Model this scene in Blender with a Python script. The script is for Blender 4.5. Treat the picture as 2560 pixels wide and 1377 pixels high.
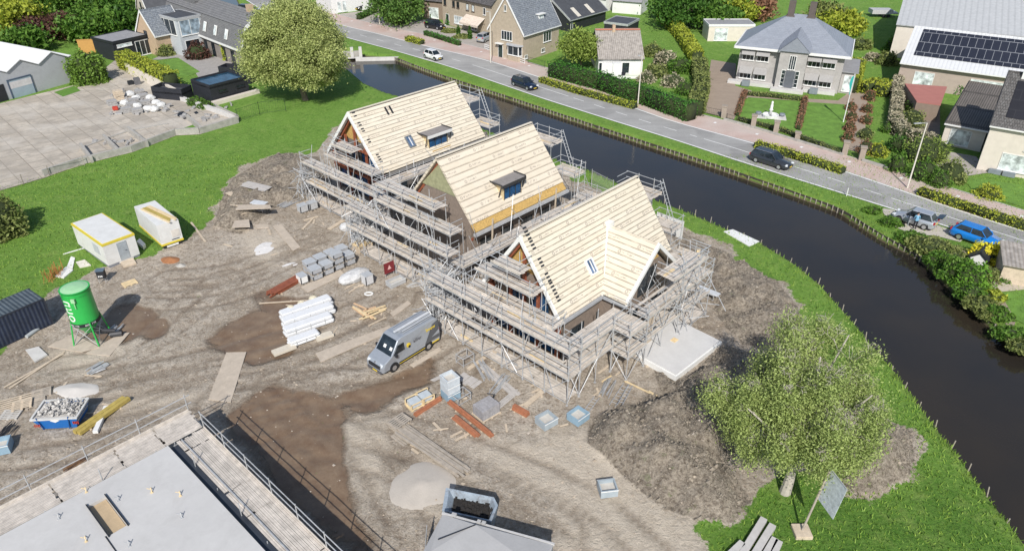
import bpy, bmesh, math, random
import numpy as np
from mathutils import Vector, Matrix, noise
R_ = random.Random(7)
D = bpy.data; SC = bpy.context.scene; COL = SC.collection
for o in list(D.objects): D.objects.remove(o)

# ---------------- camera, sky, sun, exposure ----------------
FPX, HY, CX, CY, H = 1816., -416.5, 1280., 688.5, 32.2      # lens in px of a 2560 px wide frame, horizon row, centre, flying height
P = math.atan((CY-HY)/FPX)
cam = D.cameras.new('camera'); cam.sensor_width = 36; cam.lens = FPX/2560*36; cam.clip_end = 4000; cam.clip_start = .5
co = D.objects.new('camera', cam); COL.objects.link(co); co.location = (0, 0, H); co.rotation_euler = (math.pi/2-P, 0, 0)
SC.camera = co
SUN_EL, SUN_AZ = math.radians(41), math.radians(2)          # shadows fall away from the viewer, a touch to the right
w = D.worlds.new('World'); SC.world = w; w.use_nodes = True
nt = w.node_tree; bg = nt.nodes['Background']; sky = nt.nodes.new('ShaderNodeTexSky'); sky.sky_type = 'NISHITA'
sky.sun_disc = False; sky.sun_elevation = SUN_EL; sky.sun_rotation = SUN_AZ+math.pi; sky.air_density = 1; sky.dust_density = 1
nt.links.new(sky.outputs[0], bg.inputs[0]); bg.inputs[1].default_value = .1
sl = D.lights.new('sun', 'SUN'); sl.energy = 4.0; sl.angle = math.radians(.5); sl.color = (1, .96, .9)
so = D.objects.new('sun', sl); COL.objects.link(so)
_d = Vector((math.sin(SUN_AZ)*math.cos(SUN_EL), math.cos(SUN_AZ)*math.cos(SUN_EL), -math.sin(SUN_EL)))
so.rotation_euler = _d.to_track_quat('-Z', 'Y').to_euler(); so.location = (0, -60, 80)
SC.view_settings.view_transform = 'Standard'; SC.view_settings.look = 'None'; SC.view_settings.exposure = .2; SC.view_settings.gamma = 1
SC.cycles.max_bounces = 5; SC.cycles.diffuse_bounces = 2; SC.cycles.transparent_max_bounces = 8; SC.cycles.transmission_bounces = 3

# ---------------- measuring ----------------
def G(px, py, z=0.):
    u = (px-CX)/FPX; v = (py-CY)/FPX
    dn = math.sin(P)+v*math.cos(P); fw = math.cos(P)-v*math.sin(P); t = (H-z)/dn
    return Vector((u*t, fw*t, z))
def PR(p):
    dz = H-p[2]; zc = p[1]*math.cos(P)+dz*math.sin(P); yc = dz*math.cos(P)-p[1]*math.sin(P)
    return CX+FPX*p[0]/zc, CY+FPX*yc/zc
def HG(bx, by, top):
    b = G(bx, by); lo, hi = 0, 30
    for _ in range(40):
        m = (lo+hi)/2
        if PR((b.x, b.y, m))[1] > top: lo = m
        else: hi = m
    return lo
TH = math.radians(47); CU, SU = math.cos(TH), math.sin(TH)
def W(u, v, z=0.): return Vector((u*CU-v*SU, u*SU+v*CU, z))

# ---------------- mesh helpers ----------------
class MB:
    def __init__(s): s.v = []; s.f = []; s.mi = []; s.cur = 0
    def add(s, vs, fs):
        n = len(s.v); s.v.extend([tuple(p) for p in vs]); s.f.extend([tuple(i+n for i in f) for f in fs]); s.mi.extend([s.cur]*len(fs)); return s
    def obox(s, o, x, y, z):
        o, x, y, z = Vector(o), Vector(x), Vector(y), Vector(z)
        vs = [o, o+x, o+x+y, o+y, o+z, o+x+z, o+x+y+z, o+y+z]
        return s.add(vs, [(0,3,2,1),(4,5,6,7),(0,1,5,4),(1,2,6,5),(2,3,7,6),(3,0,4,7)])
    def box(s, c, d, rz=0.):
        cs, sn = math.cos(rz), math.sin(rz); x = Vector((cs*d[0], sn*d[0], 0)); y = Vector((-sn*d[1], cs*d[1], 0)); z = Vector((0, 0, d[2]))
        return s.obox(Vector(c)-x/2-y/2-z/2, x, y, z)
    def b(s, x0, y0, z0, x1, y1, z1): return s.obox((x0, y0, z0), (x1-x0, 0, 0), (0, y1-y0, 0), (0, 0, z1-z0))
    def tube(s, a, b, r, n=6, r2=None, cap=True):
        a, b = Vector(a), Vector(b); d = (b-a)
        if d.length < 1e-6: return s
        d.normalize(); u = d.orthogonal().normalized(); w_ = d.cross(u); r2 = r if r2 is None else r2
        vs = []
        for p, q in ((a, r), (b, r2)):
            for i in range(n):
                t = 2*math.pi*i/n; vs.append(p+u*(math.cos(t)*q)+w_*(math.sin(t)*q))
        fs = [(i, (i+1) % n, n+(i+1) % n, n+i) for i in range(n)]
        if cap: fs += [tuple(range(n))[::-1], tuple(range(n, 2*n))]
        return s.add(vs, fs)
    def path(s, pts, r, n=6):
        for a, b in zip(pts[:-1], pts[1:]): s.tube(a, b, r, n)
        return s
    def lathe(s, prof, c=(0, 0, 0), n=24, cap=True):
        vs = []; fs = []; m = len(prof)
        for r, z in prof:
            for i in range(n):
                t = 2*math.pi*i/n; vs.append((c[0]+r*math.cos(t), c[1]+r*math.sin(t), c[2]+z))
        for j in range(m-1):
            for i in range(n): fs.append((j*n+i, j*n+(i+1) % n, (j+1)*n+(i+1) % n, (j+1)*n+i))
        if cap: fs += [tuple(range(n))[::-1], tuple(range((m-1)*n, m*n))]
        return s.add(vs, fs)
    def prism(s, poly, z0, z1):
        n = len(poly); vs = [(p[0], p[1], z0) for p in poly]+[(p[0], p[1], z1) for p in poly]
        a = sum(poly[i][0]*poly[(i+1) % n][1]-poly[(i+1) % n][0]*poly[i][1] for i in range(n))
        if a < 0: vs = [(p[0], p[1], z0) for p in poly[::-1]]+[(p[0], p[1], z1) for p in poly[::-1]]
        return s.add(vs, [tuple(range(n))[::-1], tuple(range(n, 2*n))]+[(i, (i+1) % n, n+(i+1) % n, n+i) for i in range(n)])
    def ext(s, poly, x0, x1):          # polygon in (y,z) pushed along x
        n = len(poly); vs = [(x0, p[0], p[1]) for p in poly]+[(x1, p[0], p[1]) for p in poly]
        return s.add(vs, [tuple(range(n)), tuple(range(n, 2*n))[::-1]]+[(i, n+i, n+(i+1) % n, (i+1) % n) for i in range(n)])
    def mesh(s, name, mats):
        me = D.meshes.new(name); me.from_pydata(s.v, [], s.f); me.polygons.foreach_set('material_index', s.mi)
        for m in (mats if isinstance(mats, (list, tuple)) else [mats]): me.materials.append(m)
        me.update(); return me
    def build(s, name, mats, parent=None, label=None, smooth=False, bevel=0, loc=None, rz=0):
        me = s.mesh(name, mats)
        if bevel or smooth or s.cur >= 0:
            bm = bmesh.new(); bm.from_mesh(me); bmesh.ops.recalc_face_normals(bm, faces=bm.faces)
            if bevel: bmesh.ops.bevel(bm, geom=bm.edges[:], offset=bevel, segments=2, affect='EDGES', clamp_overlap=True)
            bm.to_mesh(me); bm.free()
        if smooth: me.polygons.foreach_set('use_smooth', [True]*len(me.polygons))
        o = D.objects.new(name, me); COL.objects.link(o)
        if parent: o.parent = parent
        if label: o['label'] = label
        if loc is not None: o.location = loc; o.rotation_euler = (0, 0, rz)
        return o
def thing(name, label, cat, loc=(0, 0, 0), rz=0., group=None):
    o = D.objects.new(name, None); COL.objects.link(o); o.location = loc; o.rotation_euler = (0, 0, rz); o.empty_display_size = .3
    o['label'] = label; o['category'] = cat
    if group: o['group'] = group
    return o
def tag(o, label=None, cat=None, group=None, kind=None):
    for k, v in (('label', label), ('category', cat), ('group', group), ('kind', kind)):
        if v: o[k] = v
    return o
def dup(root, loc=None, rz=None, label=None, parent=None):
    c = root.copy(); COL.objects.link(c)
    if parent is not None: c.parent = parent
    if loc is not None: c.location = loc
    if rz is not None: c.rotation_euler = (0, 0, rz)
    if label: c['label'] = label
    for ch in root.children: dup(ch, parent=c)
    return c
def dirz(a, b): return math.atan2(b[1]-a[1], b[0]-a[0])
def lerp(a, b, t): return a+(b-a)*t

# ---------------- materials ----------------
_mc = {}
def newmat(name):
    m = D.materials.new(name); m.use_nodes = True; n = m.node_tree; return m, n, n.nodes['Principled BSDF']
def N(n, t, **k):
    x = n.nodes.new(t)
    for a, b in k.items():
        if a.startswith('i_'): x.inputs[a[2:].replace('_', ' ')].default_value = b
        else: setattr(x, a, b)
    return x
def ramp(n, src, stops, mode='LINEAR'):
    r = n.nodes.new('ShaderNodeValToRGB'); r.color_ramp.interpolation = mode; e = r.color_ramp.elements
    while len(e) < len(stops): e.new(.5)
    for i, (p, c) in enumerate(stops): e[i].position = p; e[i].color = (c, c, c, 1) if not isinstance(c, (tuple, list)) else (*c, 1)
    n.links.new(src, r.inputs[0]); return r.outputs[0]
def mix(n, f, a, b, mode='MIX'):
    x = n.nodes.new('ShaderNodeMix'); x.data_type = 'RGBA'; x.blend_type = mode
    for s, v in ((x.inputs[0], f), (x.inputs[6], a), (x.inputs[7], b)):
        if isinstance(v, (int, float)): s.default_value = v
        elif isinstance(v, tuple): s.default_value = (*v, 1) if len(v) == 3 else v
        else: n.links.new(v, s)
    return x.outputs[2]
def nz(n, vec, scale, detail=3, rough=.6, dist=0):
    x = N(n, 'ShaderNodeTexNoise'); x.inputs['Scale'].default_value = scale; x.inputs['Detail'].default_value = detail; x.inputs['Roughness'].default_value = rough
    x.inputs['Distortion'].default_value = dist
    if vec is not None: n.links.new(vec, x.inputs['Vector'])
    return x.outputs['Fac']
def math_(n, op, a, b=None, c=None, clamp=False):
    x = n.nodes.new('ShaderNodeMath'); x.operation = op; x.use_clamp = clamp
    for i, v in enumerate((a, b, c)):
        if v is None: continue
        if isinstance(v, (int, float)): x.inputs[i].default_value = v
        else: n.links.new(v, x.inputs[i])
    return x.outputs[0]
def bump(n, b, h, st=.5, d=.05):
    x = N(n, 'ShaderNodeBump'); x.inputs['Strength'].default_value = st; x.inputs['Distance'].default_value = d
    n.links.new(h, x.inputs['Height']); n.links.new(x.outputs[0], b.inputs['Normal'])
def sc_(c, k): return tuple(min(1, x*k) for x in c)
def M(name, col, rough=.75, var=.25, scale=2.5, metal=0., bmp=.15, grime=.0, spec=.5, gcol=(.12, .1, .08)):
    key = name
    if key in _mc: return _mc[key]
    m, n, b = newmat(name); tc = N(n, 'ShaderNodeTexCoord').outputs['Object']
    f = nz(n, tc, scale, 5, .65); f2 = nz(n, tc, scale*9, 3, .7)
    fm = math_(n, 'ADD', math_(n, 'MULTIPLY', f, .65), math_(n, 'MULTIPLY', f2, .35))
    c = mix(n, ramp(n, fm, [(.3, 0.), (.7, 1.)]), sc_(col, 1-var), sc_(col, 1+var*.6))
    if grime:
        g = nz(n, tc, scale*.6+.3, 6, .75, .6); c = mix(n, ramp(n, g, [(.5, 0.), (.72, grime)]), c, gcol)
    n.links.new(c, b.inputs['Base Color']); b.inputs['Roughness'].default_value = rough; b.inputs['Metallic'].default_value = metal
    b.inputs['Specular IOR Level'].default_value = spec
    if bmp: bump(n, b, f2, bmp, .03)
    _mc[key] = m; return m
def stripes(name, c1, c2, axis='X', period=.2, duty=.5, rough=.6, metal=0, bmp=.6, var=.15, sharp=False, soft=.12):
    if name in _mc: return _mc[name]
    m, n, b = newmat(name); tc = N(n, 'ShaderNodeTexCoord').outputs['Object']
    sp = N(n, 'ShaderNodeSeparateXYZ'); n.links.new(tc, sp.inputs[0])
    a = math_(n, 'FRACT', math_(n, 'DIVIDE', sp.outputs[axis], period))
    t = math_(n, 'ABSOLUTE', math_(n, 'SUBTRACT', a, .5))
    s = ramp(n, t, [(max(0, duty/2-soft), 0.), (duty/2+soft, 1.)])
    f = nz(n, tc, 2, 5, .7)
    c = mix(n, s, c1, c2); c = mix(n, ramp(n, f, [(.3, 0.), (.7, 1.)]), c, mix(n, 1., c, (1-var*2,)*3, 'MULTIPLY'))
    n.links.new(c, b.inputs['Base Color']); b.inputs['Roughness'].default_value = rough; b.inputs['Metallic'].default_value = metal
    if bmp: bump(n, b, t, bmp, .06)
    _mc[name] = m; return m
def tiles(name, c1, c2, mortar, w_=.3, h_=.3, rough=.7, ax=('X', 'Z'), k=1.3, bmp=.6, ms=.03, spec=.4, lich=0.):
    if name in _mc: return _mc[name]
    m, n, b = newmat(name); tc = N(n, 'ShaderNodeTexCoord').outputs['Object']
    sp = N(n, 'ShaderNodeSeparateXYZ'); n.links.new(tc, sp.inputs[0]); cb = N(n, 'ShaderNodeCombineXYZ')
    n.links.new(sp.outputs[ax[0]], cb.inputs[0]); n.links.new(math_(n, 'MULTIPLY', sp.outputs[ax[1]], k), cb.inputs[1])
    br = N(n, 'ShaderNodeTexBrick'); n.links.new(cb.outputs[0], br.inputs['Vector']); br.inputs['Scale'].default_value = 1.
    br.inputs['Brick Width'].default_value = w_; br.inputs['Row Height'].default_value = h_; br.inputs['Mortar Size'].default_value = ms
    br.inputs['Color1'].default_value = (*c1, 1); br.inputs['Color2'].default_value = (*c2, 1); br.inputs['Mortar'].default_value = (*mortar, 1)
    f = nz(n, tc, 1.2, 6, .75); c = mix(n, ramp(n, f, [(.35, 0.), (.7, .45)]), br.outputs['Color'], sc_(c1, 1.5))
    if lich: c = mix(n, ramp(n, nz(n, tc, 5, 5, .8), [(.52, 0.), (.62, lich)]), c, (.5, .52, .52))
    n.links.new(c, b.inputs['Base Color']); b.inputs['Roughness'].default_value = rough; b.inputs['Specular IOR Level'].default_value = spec
    bump(n, b, br.outputs['Fac'], -bmp, .04)
    _mc[name] = m; return m
def glass(name, col, rough=.08):
    if name in _mc: return _mc[name]
    m, n, b = newmat(name); tc = N(n, 'ShaderNodeTexCoord').outputs['Object']
    f = nz(n, tc, 1.3, 3, .6); n.links.new(mix(n, ramp(n, f, [(.35, 0.), (.65, 1.)]), sc_(col, .5), sc_(col, 1.6)), b.inputs['Base Color'])
    b.inputs['Roughness'].default_value = rough; b.inputs['Specular IOR Level'].default_value = .8; _mc[name] = m; return m
def paint(name, col, rough=.25, metal=.0, coat=.6):
    if name in _mc: return _mc[name]
    m, n, b = newmat(name); tc = N(n, 'ShaderNodeTexCoord').outputs['Object']
    f = nz(n, tc, 3, 4, .7); n.links.new(mix(n, ramp(n, f, [(.3, 0.), (.8, .5)]), col, sc_(col, .75)), b.inputs['Base Color'])
    b.inputs['Roughness'].default_value = rough; b.inputs['Metallic'].default_value = metal; b.inputs['Coat Weight'].default_value = coat; _mc[name] = m; return m
WHITE = M('white_paint', (.78, .78, .76), .6, .1, 1.5, grime=.15, gcol=(.45, .42, .38))
DARKGL = glass('dark_glass', (.02, .028, .035))
LITEGL = glass('curtained_glass', (.55, .6, .6), .2)
BLUEGL = glass('blue_film_glass', (.015, .07, .17), .15)
STEEL = M('galvanised_steel', (.56, .57, .58), .5, .3, 3, metal=.4, bmp=.05)
DSTEEL = M('dark_steel', (.06, .06, .065), .5, .3, 3, metal=.3)
RUBBER = M('rubber', (.02, .02, .02), .85, .3, 4)
PLANK = stripes('weathered_scaffold_boards', (.44, .385, .33), (.73, .665, .59), 'Y', .235, .08, .8, bmp=.3, var=.22, soft=.07)
PLANKX = stripes('weathered_scaffold_boards_across', (.40, .35, .30), (.66, .60, .53), 'X', .235, .10, .8, bmp=.3, var=.22, soft=.07)
WOOD = M('pale_timber', (.60, .50, .38), .75, .3, 3)
FRESH = M('fresh_pine', (.76, .60, .36), .7, .25, 3)
YWOOD = M('yellow_laminated_timber', (.48, .37, .10), .65, .35, 4)
REDW = M('red_brown_timber', (.30, .095, .05), .6, .4, 3)
GREYW = M('grey_old_timber', (.42, .37, .31), .85, .35, 3)
CONC = M('pale_concrete', (.60, .585, .56), .85, .18, 1.2, grime=.25, gcol=(.3, .28, .25))
CONCD = M('weathered_concrete', (.42, .40, .365), .9, .3, 1.5, grime=.5, gcol=(.15, .14, .12))
BLACK = M('black_metal', (.022, .024, .03), .5, .3, 2)
# ---------------- ground: one height field, land, banks and canal bed ----------------
def pts(l, z=0.): return [(lambda p: (p.x, p.y))(G(x, y, z)) for x, y in l]
FAR_BANK = [(560, -95), (585, -20), (610, 30), (690, 78), (800, 108), (905, 132), (986, 141), (1039, 162), (1116, 190), (1257, 235), (1503, 316), (1700, 380), (1808, 415), (1995, 480), (2100, 517), (2204, 584), (2305, 635), (2412, 735), (2490, 809), (2600, 890), (2800, 1060)]
NEAR_BANK = [(500, -95), (520, -15), (560, 45), (640, 100), (760, 150), (870, 172), (910, 206), (960, 228), (1004, 240), (1120, 285), (1250, 335), (1380, 392), (1480, 425), (1600, 483), (1700, 520), (1828, 574), (1902, 604), (1986, 655), (2053, 708), (2137, 803), (2197, 880), (2233, 915), (2337, 1058), (2400, 1136), (2480, 1245), (2560, 1345), (2640, 1470), (2700, 1620)]
CANAL = np.array(pts(FAR_BANK)+pts(NEAR_BANK[::-1]))
def sdist(X, Y, poly):
    poly = np.asarray(poly); n = len(poly); ins = np.zeros(X.shape, bool); d = np.full(X.shape, 1e9)
    for i in range(n):
        x1, y1 = poly[i]; x2, y2 = poly[(i+1) % n]
        c = ((y1 > Y) != (y2 > Y)); 
        if y1 != y2: ins ^= c & (X < (x2-x1)*(Y-y1)/(y2-y1)+x1)
        L2 = (x2-x1)**2+(y2-y1)**2+1e-9; t = np.clip(((X-x1)*(x2-x1)+(Y-y1)*(y2-y1))/L2, 0, 1)
        d = np.minimum(d, np.hypot(X-x1-t*(x2-x1), Y-y1-t*(y2-y1)))
    return np.where(ins, d, -d)
def smooth_line0(l):
    P_ = [np.array(p) for p in l]
    for _ in range(3): P_ = [P_[0]]+[q for a, b_ in zip(P_[:-1], P_[1:]) for q in (a*.75+b_*.25, a*.25+b_*.75)]+[P_[-1]]
    return P_
def ss(a, e0, e1): t = np.clip((a-e0)/(e1-e0), 0, 1); return t*t*(3-2*t)
_rs = np.random.RandomState(3)
def vnoise(X, Y, s, seed=0):
    rs = np.random.RandomState(seed); T = rs.rand(256, 256); x = X/s; y = Y/s; xi = np.floor(x).astype(int); yi = np.floor(y).astype(int); fx = x-xi; fy = y-yi
    fx = fx*fx*(3-2*fx); fy = fy*fy*(3-2*fy); a = T[xi % 256, yi % 256]; b = T[(xi+1) % 256, yi % 256]; c = T[xi % 256, (yi+1) % 256]; d = T[(xi+1) % 256, (yi+1) % 256]
    return (a*(1-fx)+b*fx)*(1-fy)+(c*(1-fx)+d*fx)*fy
def fbm(X, Y, s, seed=0, o=4): return sum(vnoise(X, Y, s/2**k, seed+k)*.5**k for k in range(o))/sum(.5**k for k in range(o))
DIRT = pts([(-60, 930), (0, 862), (60, 800), (130, 735), (200, 688), (270, 662), (380, 640), (470, 590), (540, 540), (560, 470), (590, 420), (690, 385), (790, 380), (825, 330), (870, 290), (1150, 300), (1300, 380), (1430, 440), (1540, 500), (1660, 552), (1810, 612), (1880, 668), (1960, 698), (2010, 780), (2030, 860), (2150, 985), (2290, 1070), (2310, 1200), (2180, 1240), (2110, 1232), (2090, 1190), (1960, 1185), (1885, 1250), (1835, 1322), (1752, 1318), (1785, 1380), (1830, 1500), (1800, 1800), (-500, 1800), (-700, 1200)])
CLODS = [pts([(580, 440), (690, 388), (800, 392), (835, 455), (800, 500), (690, 520), (600, 590), (530, 570), (545, 500)]),
         pts([(1660, 556), (1810, 625), (1950, 705), (2005, 780), (2040, 880), (1990, 920), (1850, 860), (1790, 790), (1740, 700), (1690, 620)]),
         pts([(1620, 905), (1700, 945), (1800, 860), (1960, 900), (1900, 1050), (1830, 1160), (1885, 1250), (1835, 1318), (1740, 1305), (1640, 1272), (1535, 1180), (1472, 1110), (1462, 1050), (1560, 1010), (1640, 980)]),
         pts([(2170, 1040), (2290, 1075), (2305, 1195), (2180, 1238), (2115, 1228), (2080, 1120)])]
WETS = [pts([(500, 850), (560, 800), (640, 775), (720, 800), (715, 880), (640, 900), (540, 880)]), pts([(590, 1040), (700, 960), (840, 1010), (860, 1100), (870, 1200), (960, 1377), (830, 1377), (660, 1160)]),
        pts([(215, 845), (330, 760), (385, 790), (300, 860)]), pts([(660, 740), (770, 755), (700, 790), (640, 775)]), pts([(1000, 940), (1080, 900), (1060, 950), (900, 1010), (860, 990)]), pts([(860, 1170), (935, 1377), (1000, 1500), (870, 1500)]), pts([(375, 800), (400, 800), (405, 830), (380, 835)])]
PALE = [pts([(840, 1060), (900, 1040), (985, 1080), (975, 1180), (945, 1260), (900, 1220)]), pts([(985, 1180), (1060, 1130), (1150, 1200), (1120, 1290), (1010, 1290)]), pts([(540, 1000), (470, 980), (250, 990), (300, 1040), (450, 1010)]), pts([(100, 900), (250, 820), (320, 870), (200, 940)]), pts([(600, 560), (720, 590), (680, 660), (620, 640)]), pts([(1120, 1110), (1450, 1080), (1750, 1300), (1780, 1500), (1400, 1500), (1380, 1250)])]
DGRASS = [pts([(1750, 1390), (1900, 1240), (2060, 1190), (2200, 1250), (2330, 1180), (2420, 1250), (2560, 1400), (2560, 1600), (1700, 1600)])]
xs = np.concatenate([[-2600, -1200, -600, -300, -160, -110], np.arange(-84, -50, .6), np.arange(-50, 50, .26), np.arange(50, 96, .6), [110, 140, 200, 320, 600, 1200, 2600]])
ys = np.concatenate([[-400, -60, 0, 8], np.arange(12, 30, .4), np.arange(30, 74, .26), np.arange(74, 190, .8), [200, 230, 280, 400, 700, 1300, 3200]])
X, Y = np.meshgrid(xs, ys); sd = sdist(X, Y, CANAL)
jit = (fbm(X, Y, 3, 11)-.5)*1.2
dirt = ss(sdist(X, Y, DIRT)+(fbm(X, Y, 2.2, 5)-.5)*2.6, -.25, .35)
clod = np.zeros_like(X); 
for c in CLODS: clod = np.maximum(clod, ss(sdist(X, Y, c)+jit*.7, -.2, .5))
clod *= dirt
wet = np.zeros_like(X)
for c in WETS: wet = np.maximum(wet, ss(sdist(X, Y, c)+jit*2.2, -1.3, .9))
pale = np.zeros_like(X)
for c in PALE: pale = np.maximum(pale, ss(sdist(X, Y, c)+jit*1.3, -.9, .9))
dg = ss(sdist(X, Y, DGRASS[0])+jit, -2, 2)
TRK = [[(600, 1010), (760, 960), (900, 960), (1040, 930), (1120, 880)], [(640, 1060), (800, 1010), (960, 1000), (1100, 940), (1160, 900)], [(250, 960), (420, 930), (600, 880), (760, 840), (900, 780), (990, 740)], [(300, 1000), (470, 960), (640, 930), (800, 900), (940, 830)], [(560, 1000), (640, 1150), (760, 1290), (860, 1400)], [(700, 960), (820, 1060), (900, 1180), (960, 1300), (1040, 1420)], [(420, 700), (560, 690), (700, 640), (830, 600)], [(380, 740), (540, 740), (660, 700), (760, 650)], [(700, 985), (900, 1060), (1200, 1140), (1440, 1260), (1600, 1400)], [(660, 1010), (880, 1110), (1150, 1200), (1380, 1330)], [(120, 930), (300, 900), (450, 800), (560, 700)], [(1500, 800), (1740, 790), (1900, 760)], [(60, 1120), (200, 1100), (340, 1060), (480, 1000)]]
def ldist(X, Y, pl):
    d = np.full(X.shape, 1e9)
    for (x1, y1), (x2, y2) in zip(pl[:-1], pl[1:]):
        t = np.clip(((X-x1)*(x2-x1)+(Y-y1)*(y2-y1))/((x2-x1)**2+(y2-y1)**2), 0, 1); d = np.minimum(d, np.hypot(X-x1-t*(x2-x1), Y-y1-t*(y2-y1)))
    return d
rut = np.zeros_like(X); wob = (fbm(X, Y, 6, 71)-.5)*1.2
for q in TRK:
    dd = ldist(X+wob, Y+wob*.6, [tuple(p) for p in smooth_line0(pts(q))])
    for o_ in (0, 1.7): rut = np.maximum(rut, np.exp(-((dd-o_)/.22)**2)*(.45+.9*vnoise(X, Y, 1.7, 81)))
rut = np.clip(rut, 0, 1)*dirt*(1-clod)
mound = np.zeros_like(X)
for c, h in zip(CLODS, (.9, .7, 1.35, 1.5)): mound = np.maximum(mound, h*ss(sdist(X, Y, c)+jit, -.1, 2.2))
Z = (fbm(X, Y, 9, 21)-.5)*.12*dirt+(fbm(X, Y, 1.1, 31, 3)-.5)*.10*dirt+(fbm(X, Y, 6, 41)-.5)*.15*(1-dirt)
Z += mound*(.55+.9*fbm(X, Y, 1.6, 51, 3)) + clod*(fbm(X, Y, 1.0, 61, 3)-.5)*1.1 - wet*.05 - rut*.10 + (fbm(X, Y, .8, 91, 2)-.5)*.07*dirt
HOUSEPAD = np.array([W(28, 20)[:2], W(56, 20)[:2], W(56, 64)[:2], W(34, 64)[:2], W(28, 38)[:2]])
Z *= 1-ss(sdist(X, Y, HOUSEPAD), -1.5, 1.0)*(1-clod)*.8
Z *= 1-ss(-(sd), 0, 1.)*0
near = (Y < 90) & (np.abs(X) < 96)
Z = np.where(sd > -4, Z*ss(-sd, .2, 4), Z); 
Z = np.where(sd > -1.2, -1.7*ss(sd, -.35, 1.0), Z)
Z = np.where((np.abs(X) > 300) | (Y > 240) | (Y < 5), -.03, Z)
# the far side of the canal is level with its road
def far_side(X, Y):
    fb = np.array(pts(FAR_BANK)); poly = np.vstack([fb, [[400, fb[-1][1]]], [[400, 900]], [[-200, 900]]]); return ss(sdist(X, Y, poly), 0, 1)
fs_ = far_side(X, Y); Z = np.where(sd > -1.2, Z, Z*(1-fs_)-.02*fs_)
YARD = pts([(-60, 480), (0, 462), (110, 440), (200, 410), (330, 378), (420, 330), (500, 330), (592, 300), (560, 280), (440, 245), (330, 175), (290, 150), (240, 190), (190, 215), (0, 255), (-100, 290)])
Z = Z*(1-ss(sdist(X, Y, YARD), -1.5, .5))
nx, ny = len(xs), len(ys)
vs = np.stack([X.ravel(), Y.ravel(), Z.ravel()], 1)
idx = np.arange(nx*ny).reshape(ny, nx); q = np.stack([idx[:-1, :-1], idx[:-1, 1:], idx[1:, 1:], idx[1:, :-1]], -1).reshape(-1, 4)
me = D.meshes.new('ground'); me.vertices.add(len(vs)); me.vertices.foreach_set('co', vs.ravel()); me.loops.add(q.size); me.loops.foreach_set('vertex_index', q.ravel().astype('i'))
me.polygons.add(len(q)); me.polygons.foreach_set('loop_start', np.arange(0, q.size, 4, dtype='i')); me.polygons.foreach_set('use_smooth', np.ones(len(q), bool)); me.update(calc_edges=True)
ca = me.color_attributes.new('zones', 'FLOAT_COLOR', 'POINT'); ca.data.foreach_set('color', np.stack([dirt.ravel(), clod.ravel(), wet.ravel(), pale.ravel()], 1).ravel())
ca = me.color_attributes.new('lawn', 'FLOAT_COLOR', 'POINT'); bankz = ss(sd, -1.0, -.1)*1.0
ca.data.foreach_set('color', np.stack([dg.ravel(), bankz.ravel(), rut.ravel(), np.ones(nx*ny)], 1).ravel())
m, n, b = newmat('earth_and_grass'); geo = N(n, 'ShaderNodeNewGeometry').outputs['Position']
a1 = N(n, 'ShaderNodeAttribute', attribute_name='zones'); a2 = N(n, 'ShaderNodeAttribute', attribute_name='lawn')
s1 = N(n, 'ShaderNodeSeparateColor'); n.links.new(a1.outputs['Color'], s1.inputs[0]); s2 = N(n, 'ShaderNodeSeparateColor'); n.links.new(a2.outputs['Color'], s2.inputs[0])
def W01(f, lo=.35, hi=.65): return ramp(n, f, [(lo, 0.), (hi, 1.)])
g1 = nz(n, geo, .25, 6, .75, .6); g2 = nz(n, geo, 3.2, 5, .75, .8); g3 = nz(n, geo, 11, 4, .8)
grass = mix(n, W01(g1), (.085, .205, .02), (.165, .325, .045)); grass = mix(n, W01(g2, .38, .7), grass, (.25, .39, .08)); grass = mix(n, ramp(n, g3, [(.3, .55), (.55, 0.)]), grass, (.035, .09, .012))
grass = mix(n, math_(n, 'MULTIPLY', s2.outputs[0], .6), grass, mix(n, 1., grass, (.5, .62, .5), 'MULTIPLY'))
grass = mix(n, math_(n, 'MULTIPLY', W01(nz(n, geo, .9, 4, .7), .45, .7), math_(n, 'MULTIPLY', s2.outputs[1], .8)), grass, (.22, .24, .05))
# churned site earth
map1 = N(n, 'ShaderNodeMapping'); map1.inputs['Rotation'].default_value = (0, 0, math.radians(-35)); map1.inputs['Scale'].default_value = (.9, .45, 1); n.links.new(geo, map1.inputs[0])
t1 = nz(n, map1.outputs[0], 2.2, 6, .72, 1.6); e1 = nz(n, geo, .22, 5, .6, .5); e2 = nz(n, geo, 1.9, 7, .75, .5); e3 = nz(n, geo, 7, 6, .85)
earth = mix(n, W01(e1, .38, .64), (.41, .345, .27), (.59, .52, .43)); earth = mix(n, ramp(n, e2, [(.38, .8), (.54, 0.)]), earth, (.25, .195, .145)); earth = mix(n, ramp(n, t1, [(.52, 0.), (.66, .45)]), earth, (.70, .64, .56))
earth = mix(n, ramp(n, e3, [(.36, .75), (.50, 0.)]), earth, (.16, .125, .09)); earth = mix(n, ramp(n, nz(n, geo, 5.5, 6, .85), [(.56, 0.), (.64, .7)]), earth, (.68, .62, .54))
pl = mix(n, W01(e2), (.54, .465, .37), (.66, .58, .475)); earth = mix(n, math_(n, 'MULTIPLY', a1.outputs['Alpha'], .92), earth, pl)
wetc = mix(n, W01(nz(n, geo, .8, 6, .7, .1)), (.15, .095, .06), (.23, .165, .11)); wm = ramp(n, math_(n, 'ADD', s1.outputs[2], math_(n, 'MULTIPLY', math_(n, 'SUBTRACT', e2, .5), .9)), [(.32, 0.), (.62, .95)])
earth = mix(n, math_(n, 'MULTIPLY', s2.outputs[2], .6), earth, (.19, .145, .105)); earth = mix(n, wm, earth, wetc)
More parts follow.
